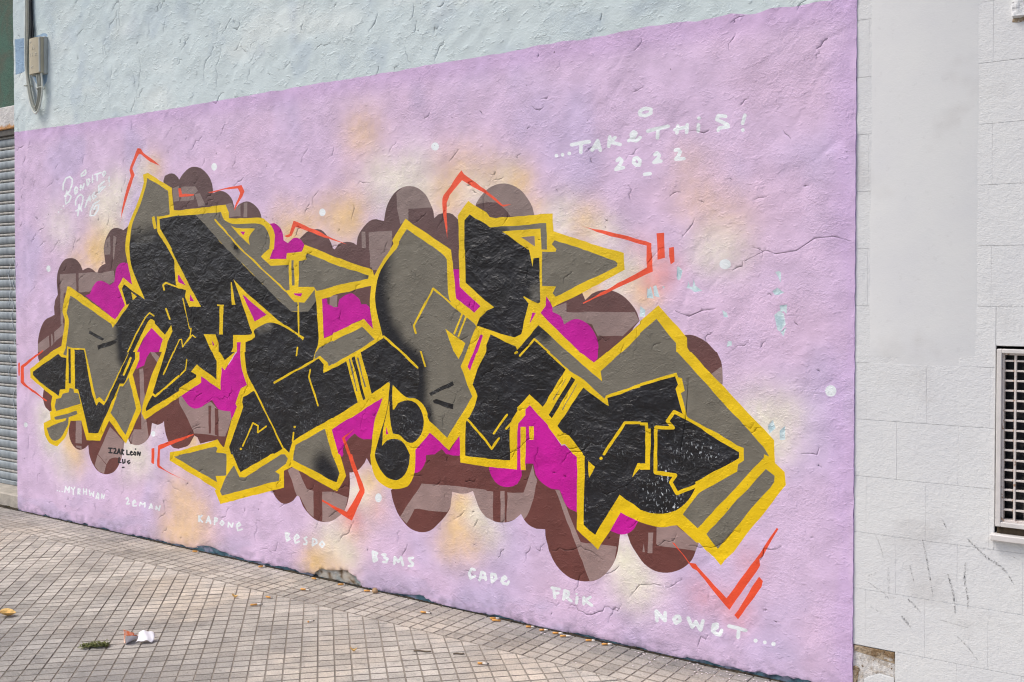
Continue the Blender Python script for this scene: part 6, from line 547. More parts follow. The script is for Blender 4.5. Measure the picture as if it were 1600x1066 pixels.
X_, Z_ = V[:, 0], V[:, 1]
def colour_for(kind, idx):
    x, z = X_[idx], Z_[idx]; c = np.tile(np.array(CL[kind]), (len(idx), 1))
    if kind == 'L':
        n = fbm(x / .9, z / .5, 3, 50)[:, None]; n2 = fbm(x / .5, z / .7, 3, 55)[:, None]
        c = c + sstep(.05, .5, n) * (np.array(alb(217, 190, 217)) - c) * .8
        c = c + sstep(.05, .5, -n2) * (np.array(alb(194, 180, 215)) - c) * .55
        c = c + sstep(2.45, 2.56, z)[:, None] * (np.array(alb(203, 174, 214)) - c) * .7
        c = c + (sstep(-.16, -.02, x) * (.5 + .5 * sstep(-.2, .2, fbm(x / .1, z / .4, 2, 57))))[:, None] * (np.array(alb(203, 176, 217)) - c) * .7
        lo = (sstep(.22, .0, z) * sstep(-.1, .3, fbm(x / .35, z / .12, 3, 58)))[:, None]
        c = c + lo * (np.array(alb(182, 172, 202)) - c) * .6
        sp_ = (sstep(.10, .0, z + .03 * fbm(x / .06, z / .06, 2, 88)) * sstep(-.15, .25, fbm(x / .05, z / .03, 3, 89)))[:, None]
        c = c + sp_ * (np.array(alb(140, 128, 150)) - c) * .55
        for hx, hz, r, t, a in HALO:
            d = np.hypot(x - hx, z - hz) / r; d = d * (1 + .18 * perlin(x / .12, z / .12, 61))
            w_ = min(1, a * (1.15 if t != 'c' else .95)) * np.clip(1 + .35 * perlin(x / .022, z / .022, 63) + .12 * perlin(x / .06, z / .06, 65), .3, 1.5) * np.exp(-(d / .84) ** 2)
            w = np.clip(w_, 0, 1)[:, None]
            c = c + w * (np.array(SPR[t]) - c)
    elif kind == 'U':
        n = fbm(x / .7, z / .35, 3, 70)[:, None]; n2 = fbm(x / .25, z / .25, 3, 71)[:, None]
        c = c + sstep(.0, .5, n) * (np.array(alb(216, 225, 224)) - c) * .8 + sstep(.1, .5, n2) * (np.array(alb(184, 198, 206)) - c) * .7
        c = c + sstep(2.9, 3.5, z)[:, None] * (np.array(alb(186, 202, 206)) - c) * .5
    elif kind in 'BT' or kind == 'B2':
        f = sstep(.5, 2.1, z)[:, None]; top = np.array(alb(97, 76, 76) if kind != 'T' else alb(136, 120, 116)); bot = np.array(alb(104, 59, 54) if kind != 'T' else alb(152, 128, 124))
        c = bot + (top - bot) * f
    elif kind == 'M':
        f = sstep(.6, 1.9, z)[:, None]; c = c + f * (np.array(alb(178, 28, 144)) - c) * .6
    elif kind == 'Y':
        f = sstep(.6, 2.0, z)[:, None]; c = c + f * (np.array(alb(224, 192, 50)) - c) * .6
    elif kind == 'R':
        f = sstep(.8, 2.0, z)[:, None]; c = c + f * (np.array(alb(248, 104, 84)) - c) * .4
    elif kind in ('P2', 'P'):
        n = fbm(x / .05, z / .03, 3, 80)[:, None]; dark = np.array(alb(58, 66, 82)) if kind == 'P2' else np.array(alb(172, 198, 206))
        c = c + sstep(-.1, .3, n) * (dark - c) * .9
        if kind == 'P2': c = c + sstep(.05, .35, fbm(x / .09, z / .04, 3, 83))[:, None] * (np.array(alb(150, 150, 175)) - c) * .7
    elif kind == 'C':
        n = fbm(x / .03, z / .03, 3, 85)[:, None]
        c = c + sstep(.0, .4, n) * (np.array(alb(112, 92, 68)) - c) + sstep(.0, .4, -n) * (np.array(alb(176, 180, 178)) - c) * .8
        c = c + sstep(.0, .5, fbm(x / .08, z / .08, 2, 86))[:, None] * (np.array(alb(110, 142, 154)) - c) * .6
    for kk, ax, azz, bx, bz, r, t, a in FADE:
        if kk != kind: continue
        px, pz = x - ax, z - azz; dx, dz = bx - ax, bz - azz; L2 = dx * dx + dz * dz + 1e-9
        s = np.clip((px * dx + pz * dz) / L2, 0, 1); d = np.hypot(px - s * dx, pz - s * dz) / r
        d = d * (1 + .15 * perlin(x / .05, z / .05, 90))
        c = c + (a * sstep(1.0, .15, d))[:, None] * (np.array(SPR[t]) - c)
    return c

wall = tag(link('painted_wall', box_me(XL, -.004, .055, .42, -.05, 3.95), M['render']), 'rendered street wall, pale blue above and lilac below, carrying a large graffiti mural', 'wall')
def piece(name, kind, faces, mt, parent):
    idx, inv = np.unique(faces, return_inverse=True); inv = inv.reshape(faces.shape)
    me = bpy.data.meshes.new(name); me.from_pydata(W3[idx].tolist(), [], inv.tolist())
    ca = me.color_attributes.new('paint', 'FLOAT_COLOR', 'POINT')
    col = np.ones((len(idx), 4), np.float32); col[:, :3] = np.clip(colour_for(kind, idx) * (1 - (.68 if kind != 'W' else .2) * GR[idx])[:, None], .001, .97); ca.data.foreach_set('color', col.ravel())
    me.shade_smooth(); me.normals_split_custom_set_from_vertices(VN[idx].tolist())
    return link(name, me, mt, parent)
MATK = dict(U='render', L='flat', B='brown', B2='brown', T='brown', M='flat', Y='flat', G='grey', K='black', K2='black', K3='flat', R='flat', W='flat', P='render', P2='render', C='render', O='render')
piece('upper_render', 'U', F[owner < 0], M['render'], wall)
groups = {}
for i, (k, nm, ps) in enumerate(items):
    key = ('Y',) if k == 'Y' else (('F',) if nm == 'foot' else (i,))
    groups.setdefault(key, []).append(i)
mural = None
NAMES = dict(B='brown_bubble', B2='brown_bubble', T='taupe_facet', M='magenta_patch', Y='yellow_outline', G='grey_letter_fill', K='black_letter_fill', K2='black_dash', K3='black_lettering', R='red_stroke', W='white_dot', P='flaked_spot', P2='old_paint_patch', C='bare_concrete_patch', O='old_blue_patch', L='mural')
for key, ids in groups.items():
    k, nm, ps = items[ids[0]]
    fsel = F[np.isin(owner, ids)]
    if len(fsel) == 0: continue
    name = NAMES[k]
    if nm.startswith('text|') and k == 'W': name = 'white_lettering'
    if nm == 'foot': name = 'old_paint_foot'
    par = mural if (mural and k not in ('P2', 'C', 'O')) else wall
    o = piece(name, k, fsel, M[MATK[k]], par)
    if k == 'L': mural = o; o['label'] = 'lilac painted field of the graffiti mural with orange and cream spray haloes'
    if nm.startswith('text|'): o['label'] = ('black marker signature reading IZAR LEON LUG' if k == 'K3' else 'white hand painted lettering reading ' + nm[5:].replace('...', '').strip())
# the broken right-hand edge of the render, seen from the side
ev = np.where(edge)[0]; ev = ev[np.argsort(V[ev, 1])]
bm = bmesh.new(); a_ = [bm.verts.new(W3[i]) for i in ev]; b_ = [bm.verts.new((W3[i][0] + .003, .06, W3[i][2])) for i in ev]
for i in range(len(ev) - 1): bm.faces.new((a_[i], b_[i], b_[i + 1], a_[i + 1]))
bmesh.ops.recalc_face_normals(bm, faces=bm.faces)
link('render_edge', me_from_bm(bm), simple('edge_paint', alb(176, 145, 196), .8, .25, 60, .2, .004, 90), wall)

# ------------------------------------------------------------------ white block wall on the right
def white_mat(name, col=(215, 217, 217), bump=.0016):
    m = NT(name)
    big = m.ramp(m.noise(2.2, 4, .6), .3, .75, 0, 1); sp = m.ramp(m.noise(42, 3, .65), .60, .74)
    grime = m.math('MULTIPLY', m.ramp(m.noise(3.6, 3, .6, 0, m.mapping(loc=(4, 1, 9))), .55, .75), .35)
    c = m.mix(big, alb(*col), alb(col[0] - 8, col[1] - 8, col[2] - 5))
    c = m.mix(grime, c, alb(176, 174, 172)); c = m.mix(m.math('MULTIPLY', sp, .10), c, alb(150, 150, 150))
    b = m.bump(m.noise(55, 4, .6), bump * 1.3); b = m.bump(m.noise(190, 3, .6, 0, m.mapping(scale=(.6, 1, 1.2))), bump * .8, 1.0, b)
    return m.done(c, .75, b, .3)
M['white'] = white_mat('white_masonry_paint'); M['smooth_white'] = white_mat('smooth_white_plaster', (213, 215, 215), .0004)
M['joint'] = simple('joint_white', alb(203, 203, 203), .9, .12, 40)
wx0, wx1, wz0, wz1 = .472, 1.10, .662, 1.315       # window opening
bm = bmesh.new()
YB = .0140
bm_box(bm, -.003, .150, .030, .42, -.05, .196)
for x0, x1, z0, z1 in ((-.003, .150, .196, 3.95), (.150, wx0, -.05, 3.95), (wx1, 3.2, -.05, 3.95), (wx0, wx1, wz1, 3.95), (wx0, wx1, -.05, wz0)):
    bm_box(bm, x0, x1, YB, .42, z0, z1)
white = tag(link('white_block_wall', me_from_bm(bm), M['joint']), 'off white painted block wall with fine joints, right of the lilac mural', 'wall')
RH, RW = .2085, .206; zj0 = .198
def add_block(x0, x1, z0, z1, mt=None):
    if x1 - x0 < .006 or z1 - z0 < .006: return
    bm = bmesh.new(); d = random.uniform(-.0003, .0003)
    bm_box(bm, x0, x1, .0115 + d, .020, z0, z1, .0004)
    o = link('block', me_from_bm(bm), mt or M['white'], white); return o
for r in range(-1, 15):
    z0 = zj0 + (r - 1) * RH; z1 = z0 + RH - .0013
    off = .043 if r % 2 else .149
    if z1 < 0: continue
    z0c = max(z0, -.02)
    xs = [-.001]; x = off
    while x < 2.3: xs.append(x); x += RW
    for x0, x1 in zip(xs, xs[1:]):
        x1c = x1 - .0003
        if r == 0 and x0 < .1: continue              # the broken corner block
        if x1c > wx0 and x0 < wx1 and z1 > wz0 and z0c < wz1:      # trim round the window
            if x0 < wx0: add_block(x0, wx0 - .0015, z0c, z1)
            if x1c > wx1: add_block(wx1 + .0015, x1c, z0c, z1)
            xa, xb = max(x0, wx0), min(x1c, wx1)
            if z1 > wz1: add_block(xa, xb, max(z0c, wz1 + .0015), z1)
            if z0c < wz0: add_block(xa, xb, z0c, wz0 - .0015)
        else: add_block(x0, x1c, z0c, z1)
# smooth plaster skim over the blocks
n = 26; bm = bmesh.new(); prev = None
zs = np.linspace(1.228, 3.9, 80)
lx = .050 + .004 * fbm(zs / .2, zs * 0, 3, 101); rx = .414 + .006 * fbm(zs / .25, zs * 0 + 4, 3, 102)
for i, z in enumerate(zs):
    YK = .0105 if i > 1 else .0118
    row = [bm.verts.new((lx[i], .0122, z)), bm.verts.new((lx[i] + .008, YK, z)), bm.verts.new(((lx[i] + rx[i]) / 2, YK - .0003, z)), bm.verts.new((rx[i] - .010, YK, z)), bm.verts.new((rx[i], .0122, z))]
    if prev:
        for k in range(4): bm.faces.new((prev[k], prev[k + 1], row[k + 1], row[k]))
    prev = row
bmesh.ops.recalc_face_normals(bm, faces=bm.faces)
o = link('plaster_skim', me_from_bm(bm, smooth=True), M['smooth_white'], white); o['label'] = 'smooth grey white plaster strip trowelled over the blocks'
for nrm_fix in (o,):
    me = nrm_fix.data
    if me.polygons[0].normal.y > 0: me.flip_normals()
# broken corner: rough core with a snapped remnant of the block
def rough_patch(name, poly, ydepth, amp, mt, parent, step=.006, seed=0, edge_y=None):
    P = np.array(poly); lo = P.min(0); hi = P.max(0)
    gx, gz = np.meshgrid(np.arange(lo[0], hi[0], step), np.arange(lo[1], hi[1], step)); pts = np.stack([gx.ravel(), gz.ravel()], 1)
    pts = pts[wind(P, pts[:, 0], pts[:, 1])]
    cs = [Vector(map(float, q)) for q in P] + [Vector(map(float, q)) for q in pts]; n = len(P)
    rr = geometry.delaunay_2d_cdt(cs, [(i, (i + 1) % n) for i in range(n)], [], 1, 1e-5, False)
    v = np.array([(q.x, q.y) for q in rr[0]]); y = ydepth + amp * fbm(v[:, 0] / .03, v[:, 1] / .03, 3, seed)
    if edge_y is not None: y[:n] = edge_y
    f = [tuple(q) for q in rr[2]]; me = bpy.data.meshes.new(name)
    me.from_pydata([(a, c, b) for (a, b), c in zip(v.tolist(), y.tolist())], [], f); me.update()
    if len(me.polygons) and me.polygons[0].normal.y > 0: me.flip_normals()
    return link(name, me, mt, parent)
m = NT('broken_core'); nz = m.noise(28, 4, .65)
sep = m.new('ShaderNodeSeparateXYZ'); m.ln(m.co, sep.inputs[0])
c = m.mix(m.ramp(nz, .4, .6), alb(172, 156, 134), alb(126, 104, 78)); c = m.mix(m.ramp(m.noise(22, 3, .6), .55, .66), c, alb(190, 186, 180))
M['core'] = m.done(c, .95, m.bump(m.noise(90, 4, .7), .006), .2)
m = NT('broken_plaster'); c = m.mix(m.ramp(m.noise(34, 4, .65), .45, .62), alb(208, 206, 203), alb(178, 170, 160)); c = m.mix(m.ramp(m.noise(70, 3, .65), .62, .70), c, alb(110, 88, 62)); M['broken'] = m.done(c, .95, m.bump(m.noise(70, 4, .7), .006), .2)
rough_patch('broken_core_hole', [(-.001, .19), (.147, .19), (.147, -.02), (-.001, -.02)], .0152, .0032, M['broken'], white, seed=120, edge_y=.0164)
rough_patch('dirty_cavity', [(.0, .194), (.147, .194), (.147, .152), (.136, .166), (.122, .176), (.110, .182), (.102, .178), (.085, .169), (.070, .165), (.055, .172), (.043, .180), (.030, .176), (.018, .183), (.004, .172)], .0118, .0022, M['core'], white, seed=125, edge_y=.0140)
rough_patch('dirty_cavity', [(-.001, .112), (.010, .118), (.022, .112), (.017, .094), (.009, .075), (.014, .052), (.010, .036), (-.001, .034)], .0118, .0020, M['core'], white, seed=126, edge_y=.0140)
rough_patch('broken_block_remnant', [(.040, -.02), (.040, .074), (.058, .090), (.070, .094), (.098, .108), (.104, .101), (.120, .104), (.146, .102), (.147, -.02)], .0116, .0005, M['white'], white, seed=121, edge_y=.0124)
rough_patch('broken_block_remnant', [(.000, -.02), (.000, .026), (.016, .031), (.0375, .029), (.038, -.02)], .0117, .0004, M['white'], white, seed=122, edge_y=.0124)
rough_patch('chipped_plaster', [(.512, 2.55), (.514, 2.47), (.508, 2.445), (.515, 2.42), (.535, 2.418), (.556, 2.422), (.60, 2.43), (.63, 2.46), (.62, 2.56)], -.004, .006, M['white'], white, seed=123, edge_y=.012)
rough_patch('chipped_plaster', [(.514, 2.419), (.512, 2.408), (.53, 2.404), (.56, 2.407), (.60, 2.415), (.60, 2.428), (.556, 2.421), (.535, 2.417)], .0095, .002, M['core'], white, seed=124, edge_y=.011)
# scuffs
m = NT('black_scuff'); alpha = m.new('ShaderNodeAttribute', attribute_name='dens').outputs['Fac']
k = m.math('MULTIPLY', m.ramp(m.noise(210, 4, .75), .46, .62), alpha)
tr = m.new('ShaderNodeBsdfTransparent'); mx = m.new('ShaderNodeMixShader'); m.done((.03, .03, .033), .8, None, .2)
m.ln(k, mx.inputs[0]); m.ln(tr.outputs[0], mx.inputs[1]); m.ln(m.b.outputs[0], mx.inputs[2]); m.ln(mx.outputs[0], m.out.inputs[0])
M['scuff'] = m.m
SC = [([(.075, .617), (.091, .582), (.111, .518)], .0032, .5), ([(.124, .5), (.125, .406)], .0080, .35), ([(.24, .617), (.256, .54), (.266, .482), (.276, .419)], .0046, .9), ([(.324, .508), (.342, .443), (.35, .373)], .0060, .95),
      ([(.382, .559), (.379, .501), (.39, .438), (.39, .396)], .0052, .95), ([(.385, .643), (.447, .588), (.482, .568), (.508, .547), (.534, .507)], .0064, .8), ([(.192, .397), (.214, .378), (.236, .356)], .0060, .9), ([(.17, .334), (.202, .296)], .0080, .7),
      ([(.355, .296), (.391, .264), (.424, .223)], .0042, .6), ([(.197, .521), (.215, .448)], .0032, .7), ([(.053, .435), (.119, .398)], .0030, .6), ([(.047, .457), (.086, .477)], .0030, .6), ([(.057, .35), (.106, .325)], .0024, .5),
      ([(.282, .344), (.394, .331)], .0024, .5), ([(.304, .697), (.319, .67)], .0050, .8), ([(.452, .376), (.466, .385)], .003, .5), ([(.112, .39), (.151, .394)], .007, .45), ([(.527, .603), (.55, .591)], .003, .5)]
for P, w, a in SC:
    Q = spline([(x, 0, z) for x, z in P], 6); bm = bmesh.new(); prev = None; cols = []
    for i, q in enumerate(Q):
        t = (Q[min(i + 1, len(Q) - 1)] - Q[max(i - 1, 0)]).normalized(); nn = Vector((-t.z, 0, t.x)); s = i / (len(Q) - 1)
        ww = w * 1.5 * (.25 + .75 * math.sin(math.pi * min(1, .15 + s * .8)))
        row = [bm.verts.new((q.x + nn.x * ww * f, .0104, q.z + nn.z * ww * f)) for f in (-.5, 0, .5)]; cols += [a * .35, a, a * .35]
        if prev: bm.faces.new((prev[0], prev[1], row[1], row[0])); bm.faces.new((prev[1], prev[2], row[2], row[1]))
        prev = row
    me = me_from_bm(bm); at = me.attributes.new('dens', 'FLOAT', 'POINT'); at.data.foreach_set('value', np.array(cols, np.float32))
    link('scuff_mark', me, M['scuff'], white)

white.location.y = -.006
# ------------------------------------------------------------------ barred window
M['frame'] = simple('window_white_paint', alb(205, 202, 200), .5, .08, 20, .4, .0006, 80)
m = NT('grille_paint'); c = m.mix(m.ramp(m.noise(60, 4, .65), .56, .70), alb(204, 197, 193), alb(150, 118, 92)); M['grille'] = m.done(c, .6, m.bump(m.noise(150, 3, .6), .0006), .35)
M['dark'] = simple('dark_interior', (.012, .012, .014), .9, .5, 12)
m = NT('dusty_glass'); c = m.mix(m.ramp(m.noise(30, 3, .6), .5, .7), (.014, .016, .024), (.09, .085, .08)); M['glass'] = m.done(c, .22, None, .5)
win = tag(empty('barred_window', ((wx0 + wx1) / 2, .014, wz0)), 'white framed window behind a white square lattice grille', 'window')
def wchild(name, me, mt, par=win):
    o = link(name, me, mt, par)
    if par is win: o.location = (-(wx0 + wx1) / 2, -.02, -wz0)
    return o
fz0, fz1, fx0, fx1 = .700, 1.305, .4765, 1.095
bm = bmesh.new()
for x0, x1, z0, z1 in ((fx0, fx0 + .016, fz0, fz1), (fx1 - .016, fx1, fz0, fz1), (fx0 + .016, fx1 - .016, fz1 - .014, fz1), (fx0 + .016, fx1 - .016, fz0, fz0 + .016)): bm_box(bm, x0, x1, -.004, .05, z0, z1, .0018)
wchild('frame', me_from_bm(bm), M['frame'])
bm = bmesh.new()
for x0, x1, z0, z1 in ((fx0 + .016, fx0 + .023, fz0 + .016, fz1 - .014), (fx1 - .023, fx1 - .016, fz0 + .016, fz1 - .014), (fx0 + .023, fx1 - .023, fz0 + .016, fz0 + .024), (fx0 + .023, fx1 - .023, fz1 - .020, fz1 - .014)): bm_box(bm, x0, x1, .006, .04, z0, z1, .001)
wchild('inner_frame', me_from_bm(bm), M['grille'])
gx0, gx1, gz0, gz1 = fx0 + .0225, fx1 - .0225, fz0 + .0235, fz1 - .0195
ncol = 17; nrow = 16
meh = box_me(gx0, gx1, .010, .026, -.0030, .0030, .0008); mev = box_me(-.0034, .0034, .0085, .0275, gz0, gz1, .0006)
for i in range(1, nrow + 1):
    o = wchild('horizontal_bar', meh, M['grille']); o.location.z += gz0 + (gz1 - gz0) * i / (nrow + .6)
for i in range(1, ncol):
    o = wchild('vertical_bar', mev, M['grille']); o.location.x += gx0 + (gx1 - gx0) * i / ncol
o = wchild('pane', box_me(fx0 + .01, fx1 - .01, .070, .076, fz0, fz1), M['glass'])
bm = bmesh.new()
for b_ in ((wx0, wx1, .25, .26, wz0, wz1), (wx0 - .012, wx0 + .002, .021, .26, wz0, wz1), (wx1 - .002, wx1 + .012, .021, .26, wz0, wz1), (wx0, wx1, .021, .26, wz1 - .002, wz1 + .01)): bm_box(bm, *b_)
wchild('reveal', me_from_bm(bm), M['dark'])
bm = bmesh.new(); bm_box(bm, .462, 1.112, -.018, .060, .652, .674, .003); wchild('sill', me_from_bm(bm), M['frame'])
bm = bmesh.new(); bm_box(bm, .480, 1.09, .012, .07, .6745, .699); wchild('sill_gap', me_from_bm(bm), simple('grimy_gap', alb(70, 60, 48), .9, .4, 40))

# ------------------------------------------------------------------ shutter bay on the left
YS = .225; BX0, BX1 = -8.3, -5.640
M['slat'] = None
m = NT('galvanised_blue_grey'); v = m.mapping(scale=(1, 1, .25)); c = m.mix(m.ramp(m.noise(22, 4, .65, 0, v), .3, .7), alb(154, 162, 167), alb(122, 131, 138)); c = m.mix(m.ramp(m.noise(9, 3, .6), .55, .75), c, alb(170, 174, 176))
M['slat'] = m.done(c, .55, m.bump(m.noise(120, 3, .6), .0008), .4, .15)
m = NT('slat_rib_paint'); c = m.mix(m.ramp(m.noise(30, 3, .6), .35, .7), alb(176, 174, 168), alb(140, 140, 138)); M['rib'] = m.done(c, .6, None, .35)
M['concrete'] = simple('bay_concrete', alb(170, 164, 154), .9, .2, 14, .2, .004, 60)
shut = tag(empty('roller_shutter', ((BX0 + BX1) / 2, YS, .09)), 'blue grey metal roller shutter left of the lilac wall', 'shutter')
pitch = .0785; ns = 32
def prof(bm, P, x0, x1):
    a = [bm.verts.new((x0, y, z)) for y, z in P]; b = [bm.verts.new((x1, y, z)) for y, z in P]
    for i in range(len(P) - 1): bm.faces.new((a[i], b[i], b[i + 1], a[i + 1]))
bm = bmesh.new(); prof(bm, [(.012, 0), (.002, .002), (-.004, .010), (-.006, .028), (-.004, .046), (.002, .054), (.012, .056)], BX0 - (BX0 + BX1) / 2, BX1 - (BX0 + BX1) / 2 + .06); slat_me = me_from_bm(bm, smooth=True)
bm = bmesh.new(); prof(bm, [(.012, .0575), (.001, .0590), (-.002, .067), (.001, .0750), (.012, .0770)], BX0 - (BX0 + BX1) / 2, BX1 - (BX0 + BX1) / 2 + .06); rib_me = me_from_bm(bm, smooth=True)
slat_me.materials.append(M['slat']); rib_me.materials.append(M['rib'])
for i in range(ns):
    s_ = link('slat', slat_me, None, shut, (0, 0, .03 + i * pitch)); r_ = link('rib', rib_me, None, s_, (0, 0, 0))
link('bottom_bar', box_me(BX0 - (BX0 + BX1) / 2, BX1 - (BX0 + BX1) / 2 + .06, -.012, .02, .0, .029, .003), M['slat'], shut)
link('backing', box_me(BX0 - (BX0 + BX1) / 2, BX1 - (BX0 + BX1) / 2 + .06, .013, .02, .0, 2.56), M['dark'], shut)
# pale scribble on the shutter
bm = bmesh.new()
for k_, (zx, za, zb) in enumerate([(-6.02, 1.05, 1.22), (-6.06, 1.22, 1.45), (-6.03, 1.50, 1.75), (-6.10, .85, 1.1), (-6.09, 1.4, 1.7), (-6.05, .55, .8)]):
    P = spline([(zx + .02 * math.sin(j * 2.3 + k_), -.0085, za + (zb - za) * j / 4 - .09) for j in range(5)], 5)
    tube_bm(bm, [(q.x - (BX0 + BX1) / 2, q.y, q.z) for q in P], .0022, 5)
link('white_scribble', me_from_bm(bm), simple('scribble_white', alb(196, 204, 210), .7, .05), shut)
m = NT('lintel_render'); sep = m.new('ShaderNodeSeparateXYZ'); m.ln(m.co, sep.inputs[0])
c = m.mix(m.ramp(m.noise(10, 4, .6), .35, .7), alb(214, 212, 210), alb(188, 186, 184)); low = m.ramp(m.math('ADD', sep.outputs[2], m.math('MULTIPLY', m.noise(22, 4, .7), .09)), 2.735, 2.755, 1.0, 0.0)
c = m.mix(low, c, alb(196, 150, 104)); M['lintel'] = m.done(c, .9, m.bump(m.noise(45, 4, .65), .010), .2)
bay = tag(link('shop_front_bay', box_me(BX0 - .25, BX0, .0, .5, -.02, 3.95), M['lintel']), 'recessed shop front surround holding the shutter and green panel', 'shop front')
link('lintel', box_me(BX0, BX1 + .05, .190, .5, 2.672, 2.835, .006), M['lintel'], bay)
link('shutter_hood', box_me(BX0, BX1 + .05, .200, .30, 2.628, 2.671, .003), simple('hood_dark', alb(92, 90, 86), .7, .2), bay)
m = NT('green_netting'); v = m.mapping(scale=(1, 1, 3)); c = m.mix(m.ramp(m.noise(3.5, 4, .65, .5), .38, .62), alb(78, 112, 98), alb(92, 96, 84)); c = m.mix(m.ramp(m.noise(60, 3, .7, 0, v), .4, .65), c, alb(64, 88, 78))
M['green'] = m.done(c, .8, m.bump(m.noise(70, 3, .6, 0, v), .004), .25)
n = 40; bm = bmesh.new()
gxx = np.linspace(BX0, BX1 + .05, 40); gzz = np.linspace(2.836, 3.95, 24)
Gv = [[bm.verts.new((x, .232 + .010 * float(fbm(np.array([x / .3]), np.array([z / .5]), 2, 140)[0]), z)) for x in gxx] for z in gzz]
for i in range(23):
    for j in range(39): bm.faces.new((Gv[i][j], Gv[i][j + 1], Gv[i + 1][j + 1], Gv[i + 1][j]))
o = link('green_panel', me_from_bm(bm, smooth=True), M['green'], bay); o['label'] = 'dark green mesh panel above the lintel'
link('back_wall', box_me(BX0, BX1 + .05, .30, .5, -.02, 3.95), M['dark'], bay)
link('threshold', box_me(BX0, BX1 + .02, .035, .30, -.02, .088, .008), M['concrete'], bay)

# ------------------------------------------------------------------ ground and pavement
m = NT('distant_asphalt'); c = m.mix(m.ramp(m.noise(8, 5, .65), .3, .7), (.055, .055, .056), (.085, .083, .08)); M['asphalt'] = m.done(c, .9, m.bump(m.noise(120, 3, .7), .004), .25)
bm = bmesh.new(); bmesh.ops.create_grid(bm, x_segments=8, y_segments=8, size=300); o = link('ground', me_from_bm(bm), M['asphalt'], None, (0, 0, -.17)); tag(o, kind='structure')
def pave_mat(name, base, dark, warm, groove=False):
    m = NT(name); oi = m.new('ShaderNodeObjectInfo'); w = m.new('ShaderNodeNewGeometry').outputs['Position']
    big = m.noise(1.7, 4, .6, 0, w); mid = m.noise(11, 3, .6, 0, w); fin = m.noise(130, 3, .7, 0, w)
    c = m.mix(m.ramp(big, .35, .68), base, dark); c = m.mix(m.math('MULTIPLY', m.ramp(m.noise(1.1, 3, .6, 0, m.mapping(loc=(5, 2, 0), src=w)), .45, .65), .8), c, warm)
    c = m.mix(m.ramp(mid, .4, .7, 0, .6), c, dark)
    sx = m.new('ShaderNodeSeparateXYZ'); m.ln(w, sx.inputs[0])       # trodden, dirtier tiles away from the wall
    tread = m.math('MULTIPLY', m.ramp(m.math('MULTIPLY_ADD', big, -.7, sx.outputs[1]), -.95, -1.85), .55)
    c = m.mix(tread, c, (.20, .196, .196))
    gut = m.math('MULTIPLY', m.ramp(m.math('MULTIPLY_ADD', mid, -.35, sx.outputs[1]), -.42, -.18), m.ramp(sx.outputs[0], -2.2, -.9, .15, .75))   # grime towards the right-hand end of the wall
    c = m.mix(gut, c, (.23, .225, .22))
    f = m.math('ADD', m.ramp(fin, .3, .7, .80, 1.14), m.math('MULTIPLY', m.math('SUBTRACT', oi.outputs['Random'], .5), .20))
    cell = m.new('ShaderNodeAttribute', attribute_name='cell').outputs['Fac']
    f = m.math('ADD', f, m.math('MULTIPLY', m.math('SUBTRACT', m.math('FRACT', m.math('ADD', m.math('MULTIPLY', cell, 7.31), m.math('MULTIPLY', oi.outputs['Random'], 13.7))), .5), .24))
    cmb = m.new('ShaderNodeCombineXYZ')
    for i in range(3): m.ln(f, cmb.inputs[i])
    c = m.mix(1.0, c, cmb.outputs[0], 'MULTIPLY')
    c = m.mix(m.math('MULTIPLY', m.ramp(m.noise(46, 3, .65, 0, w), .60, .70), .5), c, (.09, .085, .08))
    c = m.mix(m.math('MULTIPLY', m.ramp(m.noise(6.5, 4, .7, .4, m.mapping(loc=(2, 8, 0), src=w)), .56, .66), .35), c, (.16, .155, .15))
    c = m.mix(m.math('MULTIPLY', m.ramp(m.noise(75, 2, .6, 0, m.mapping(loc=(9, 4, 0), src=w)), .70, .75), .45), c, (.55, .54, .52))
    return m.done(c, .88, m.bump(fin, .0022), .2)
PB, PD, PW = lin(202, 196, 187), lin(168, 163, 157), lin(206, 194, 179)
M['tile'] = pave_mat('paving_tile_cement', PB, PD, PW)
M['tile_strip'] = pave_mat('paving_tile_cement_strip', lin(188, 182, 173), lin(159, 154, 148), lin(196, 184, 169))
m = NT('groove_dirt'); c = m.mix(m.ramp(m.noise(3, 4, .6), .35, .7), lin(160, 152, 143), lin(132, 125, 117)); c = m.mix(m.math('MULTIPLY', m.ramp(m.noise(9, 4, .65), .60, .72), .5), c, lin(96, 98, 70)); M['groove'] = m.done(c, .95, m.bump(m.noise(160, 3, .7), .003), .1)
pav = tag(link('pavement', box_me(-14, 6, -6.0, .30, -.16, -.0030), M['groove']), kind='structure')
link('kerb', box_me(-14, 6, -6.16, -6.0, -.165, .002, .012), simple('kerb_stone', lin(160, 158, 154), .85, .15, 20, .2, .003, 80), pav)
